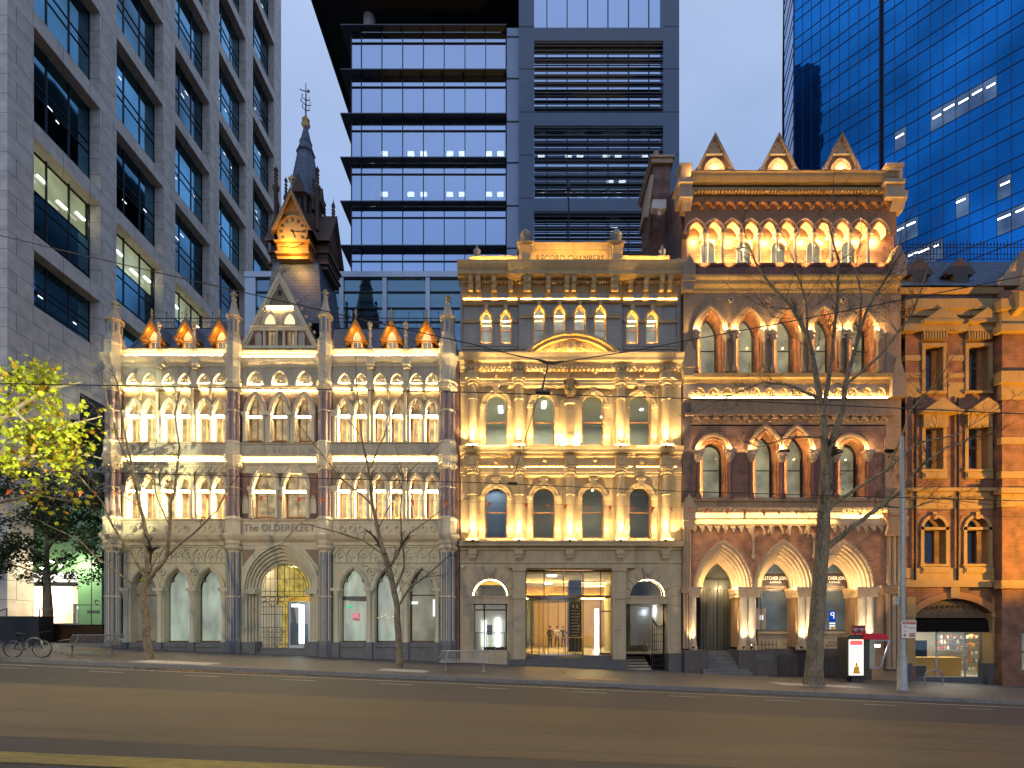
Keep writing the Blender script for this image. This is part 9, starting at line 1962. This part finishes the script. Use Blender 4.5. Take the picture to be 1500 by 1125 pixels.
k = MB(); [k.tube([(e(1318.5), y, h(a)), (e(1343), y + 0.3, h(a - 2))], 0.02, 5) for a in (848, 790)]; k.build('bracket', 'iron', PO)
# gutter grate
x, y = X(885, -8.2), -8.2; k = MB(); [k.box(x - 0.55 + 0.1 * i, x - 0.5 + 0.1 * i, y - 0.12, y + 0.0, ground(x) - 0.142, ground(x) - 0.12) for i in range(11)]; tag(k.build('drain_grate', 'iron'), 'black iron grate set in the gutter before the sandstone steps', 'drain')

# ------------------------------------------------------------------ people in the lobby
def person(px, Y, zf, label, joints, mats, cut):
    """one skinned body; clothing colours follow the height of each face"""
    x = X(px, Y); me = bpy.data.meshes.new('person'); names = list(joints); vs = [(x + joints[n_][0][0], Y + joints[n_][0][1], zf + joints[n_][0][2]) for n_ in names]
    ed = [(names.index(a), names.index(c)) for a, c in (('hip', 'waist'), ('waist', 'chest'), ('chest', 'neck'), ('neck', 'chin'), ('chin', 'crown'), ('chest', 'ls'), ('ls', 'le'), ('le', 'lh'), ('lh', 'lf'), ('chest', 'rs'), ('rs', 're'), ('re', 'rh'), ('rh', 'rf'), ('hip', 'lk0'), ('lk0', 'lk'), ('lk', 'la'), ('la', 'lt'), ('hip', 'rk0'), ('rk0', 'rk'), ('rk', 'ra'), ('ra', 'rt'))]
    me.from_pydata(vs, ed, []); o = bpy.data.objects.new('tmp', me); C.objects.link(o); m_ = o.modifiers.new('s', 'SKIN'); m_.use_smooth_shade = True; o.modifiers.new('u', 'SUBSURF').levels = 1
    for i, n_ in enumerate(names): v = me.skin_vertices[0].data[i]; v.radius = joints[n_][1]; v.use_root = n_ == 'hip'
    bpy.context.view_layer.update(); nm = bpy.data.meshes.new_from_object(o.evaluated_get(bpy.context.evaluated_depsgraph_get())); bpy.data.objects.remove(o)
    nm.materials.clear(); [nm.materials.append(MATS[q]) for q in mats]
    hands = [Vector(vs[names.index(q)]) for q in ('lh', 'rh', 'lf', 'rf')]
    for p in nm.polygons: c_ = p.center; hh = c_.z - zf; p.material_index = 3 if hh < 0.09 else (2 if hh < cut else (0 if hh > 1.47 or min((c_ - q).length for q in hands) < 0.09 else 1))
    o = bpy.data.objects.new('person', nm); C.objects.link(o); tag(o, label, 'person', 'people in the lit lobby')
    k = MB(); c = Vector(vs[names.index('crown')]); k.lathe(c.x, c.y + 0.02, [(0.09, c.z - 0.05), (0.10, c.z + 0.0), (0.075, c.z + 0.07), (0, c.z + 0.10)], 10); k.build('hair', 'hair', o)
    k = MB(); [k.lathe(c.x + s * 0.032, c.y - 0.09, [(0, c.z - 0.085), (0.012, c.z - 0.075), (0, c.z - 0.065)], 6) for s in (-1, 1)]; k.lathe(c.x, c.y - 0.10, [(0, c.z - 0.13), (0.016, c.z - 0.12), (0, c.z - 0.09)], 6); k.build('face', 'hair', o)
    return o
def pose(arm_l, arm_r, lean=0.0, st=0.1):
    J = {'hip': ((0, 0, 0.93), (0.145, 0.10)), 'waist': ((lean * 0.3, 0, 1.08), (0.135, 0.09)), 'chest': ((lean, 0, 1.34), (0.165, 0.10)), 'neck': ((lean, 0, 1.47), (0.055, 0.055)), 'chin': ((lean, -0.015, 1.55), (0.072, 0.085)), 'crown': ((lean, 0, 1.68), (0.078, 0.09))}
    for s, nm, A in ((-1, 'l', arm_l), (1, 'r', arm_r)):
        J[nm + 's'] = ((lean + s * 0.19, 0, 1.40), (0.062, 0.062)); J[nm + 'e'] = (A[0], (0.045, 0.045)); J[nm + 'h'] = (A[1], (0.035, 0.03)); J[nm + 'f'] = (tuple(a + (a - b_) * 0.4 for a, b_ in zip(A[1], A[0])), (0.03, 0.018))
        J[nm + 'k0'] = ((s * 0.09, 0, 0.82), (0.09, 0.09)); J[nm + 'k'] = ((s * st, -0.02, 0.48), (0.062, 0.062)); J[nm + 'a'] = ((s * (st + 0.02), 0.02, 0.08), (0.042, 0.05)); J[nm + 't'] = ((s * (st + 0.03), -0.13, 0.04), (0.038, 0.03))
    return J
yP = 13.5
person(806, yP, LZ, 'person in a long dark coat standing at the left of the lobby group', pose(((-0.27, 0, 1.12), (-0.2, -0.16, 0.98)), ((0.27, 0, 1.12), (0.22, -0.14, 0.95)), 0, 0.08), ['skin', 'cloth_dark', 'cloth_dark', 'black'], 0.6)
person(816, yP + 0.3, LZ, 'person in a dark vest with pale sleeves in the middle of the lobby group', pose(((-0.30, -0.05, 1.14), (-0.12, -0.28, 1.1)), ((0.30, -0.05, 1.14), (0.42, -0.2, 1.2)), 0.02, 0.13), ['skin', 'shirt_pale', 'cloth_dark', 'black'], 0.95)
person(825.5, yP, LZ, 'person in dark clothes reaching out at the right of the lobby group', pose(((-0.32, -0.1, 1.2), (-0.5, -0.22, 1.22)), ((0.28, 0, 1.13), (0.24, -0.16, 0.98)), -0.03, 0.12), ['skin', 'cloth_dark', 'cloth_dark', 'black'], 0.9)

# ------------------------------------------------------------------ street lamps standing outside the view
def street_lamp(x, y, hgt, reach, power, col, label, dx=0.0, globe=False, aim=(27.0, 0.3, 13.5), cone=74, spill_blocker=False, group='street lamps along the road'):
    z = ground(x); t = thing('street_lamp', label, 'street lamp', (x, y, z), group); k = MB(); k.lathe(x, y, [(0.16, z), (0.10, z + 1.2), (0.07, z + hgt)], 10); k.tube([(x, y, z + hgt - 0.3), (x + dx * 0.5, y + reach * 0.5, z + hgt + 0.25), (x + dx, y + reach, z + hgt + 0.2)], 0.05, 6); k.build('pole', 'galv', t)
    k = MB(); k.box(x + dx - 0.18, x + dx + 0.18, y + reach - 0.35, y + reach + 0.35, z + hgt + 0.12, z + hgt + 0.28); k.build('lantern', 'galv', t)
    if globe: k = MB(); k.lathe(x + dx, y + reach, [(0.0, z + hgt - 0.3), (0.16, z + hgt - 0.22), (0.2, z + hgt - 0.05), (0.14, z + hgt + 0.11)], 12); k.build('globe', 'spot_glow', t); lamp('SPOT', (x + dx, y + reach - 0.3, z + hgt - 0.45), power, col, t, aim, 0.07, cone, 0.35)
    if spill_blocker: k = MB(); lx, ly, lz = x + dx, y + reach - 0.3, z + hgt - 0.45; k.add([(lx - 1.10, ly + 0.545, lz - 1.1), (lx - 1.22, ly - 0.5, lz - 1.1), (lx - 1.22, ly - 0.5, lz + 2.6), (lx - 1.10, ly + 0.545, lz + 2.6)], [(0, 1, 2, 3)]); k.box(lx - 1.14, lx, ly - 0.5, ly - 0.46, lz + 0.9, lz + 1.0); k.build('spill_blocker', 'iron', t)  # added unseen plate that keeps amber light off the brick gothic front
    if globe: return t
    lamp('SPOT', (x + dx, y + reach, z + hgt + 0.05), power, col, t, (x + dx, -5.5, z + 1.0), 0.18, 150, 0.7); return t
STREET = (1.0, 0.78, 0.44)
street_lamp(-17, -23.5, 9.0, 2.5, 7600, STREET, 'street lamp on the near footpath towards the left')
street_lamp(4, -27.5, 9.0, 2.5, 4000, STREET, 'street lamp on the near footpath behind the camera')
street_lamp(22, -23.5, 9.0, 2.5, 3200, STREET, 'street lamp on the near footpath towards the right')
street_lamp(-19.6, -8.3, 8.8, -4.4, 11500, (0.98, 1.0, 0.60), 'street lamp beside the yellow autumn tree', 1.8, True, (-20.4, -5.5, 10.6), 46)
street_lamp(40, -7.0, 7.0, -1.8, 47000, (1.0, 0.46, 0.018), 'amber street lamp beyond the banded brick building', -1.0, True, spill_blocker=True)
dup(tree3, (31.5, -5.4, ground(31.5)), 'bare street tree standing beyond the banded brick building')
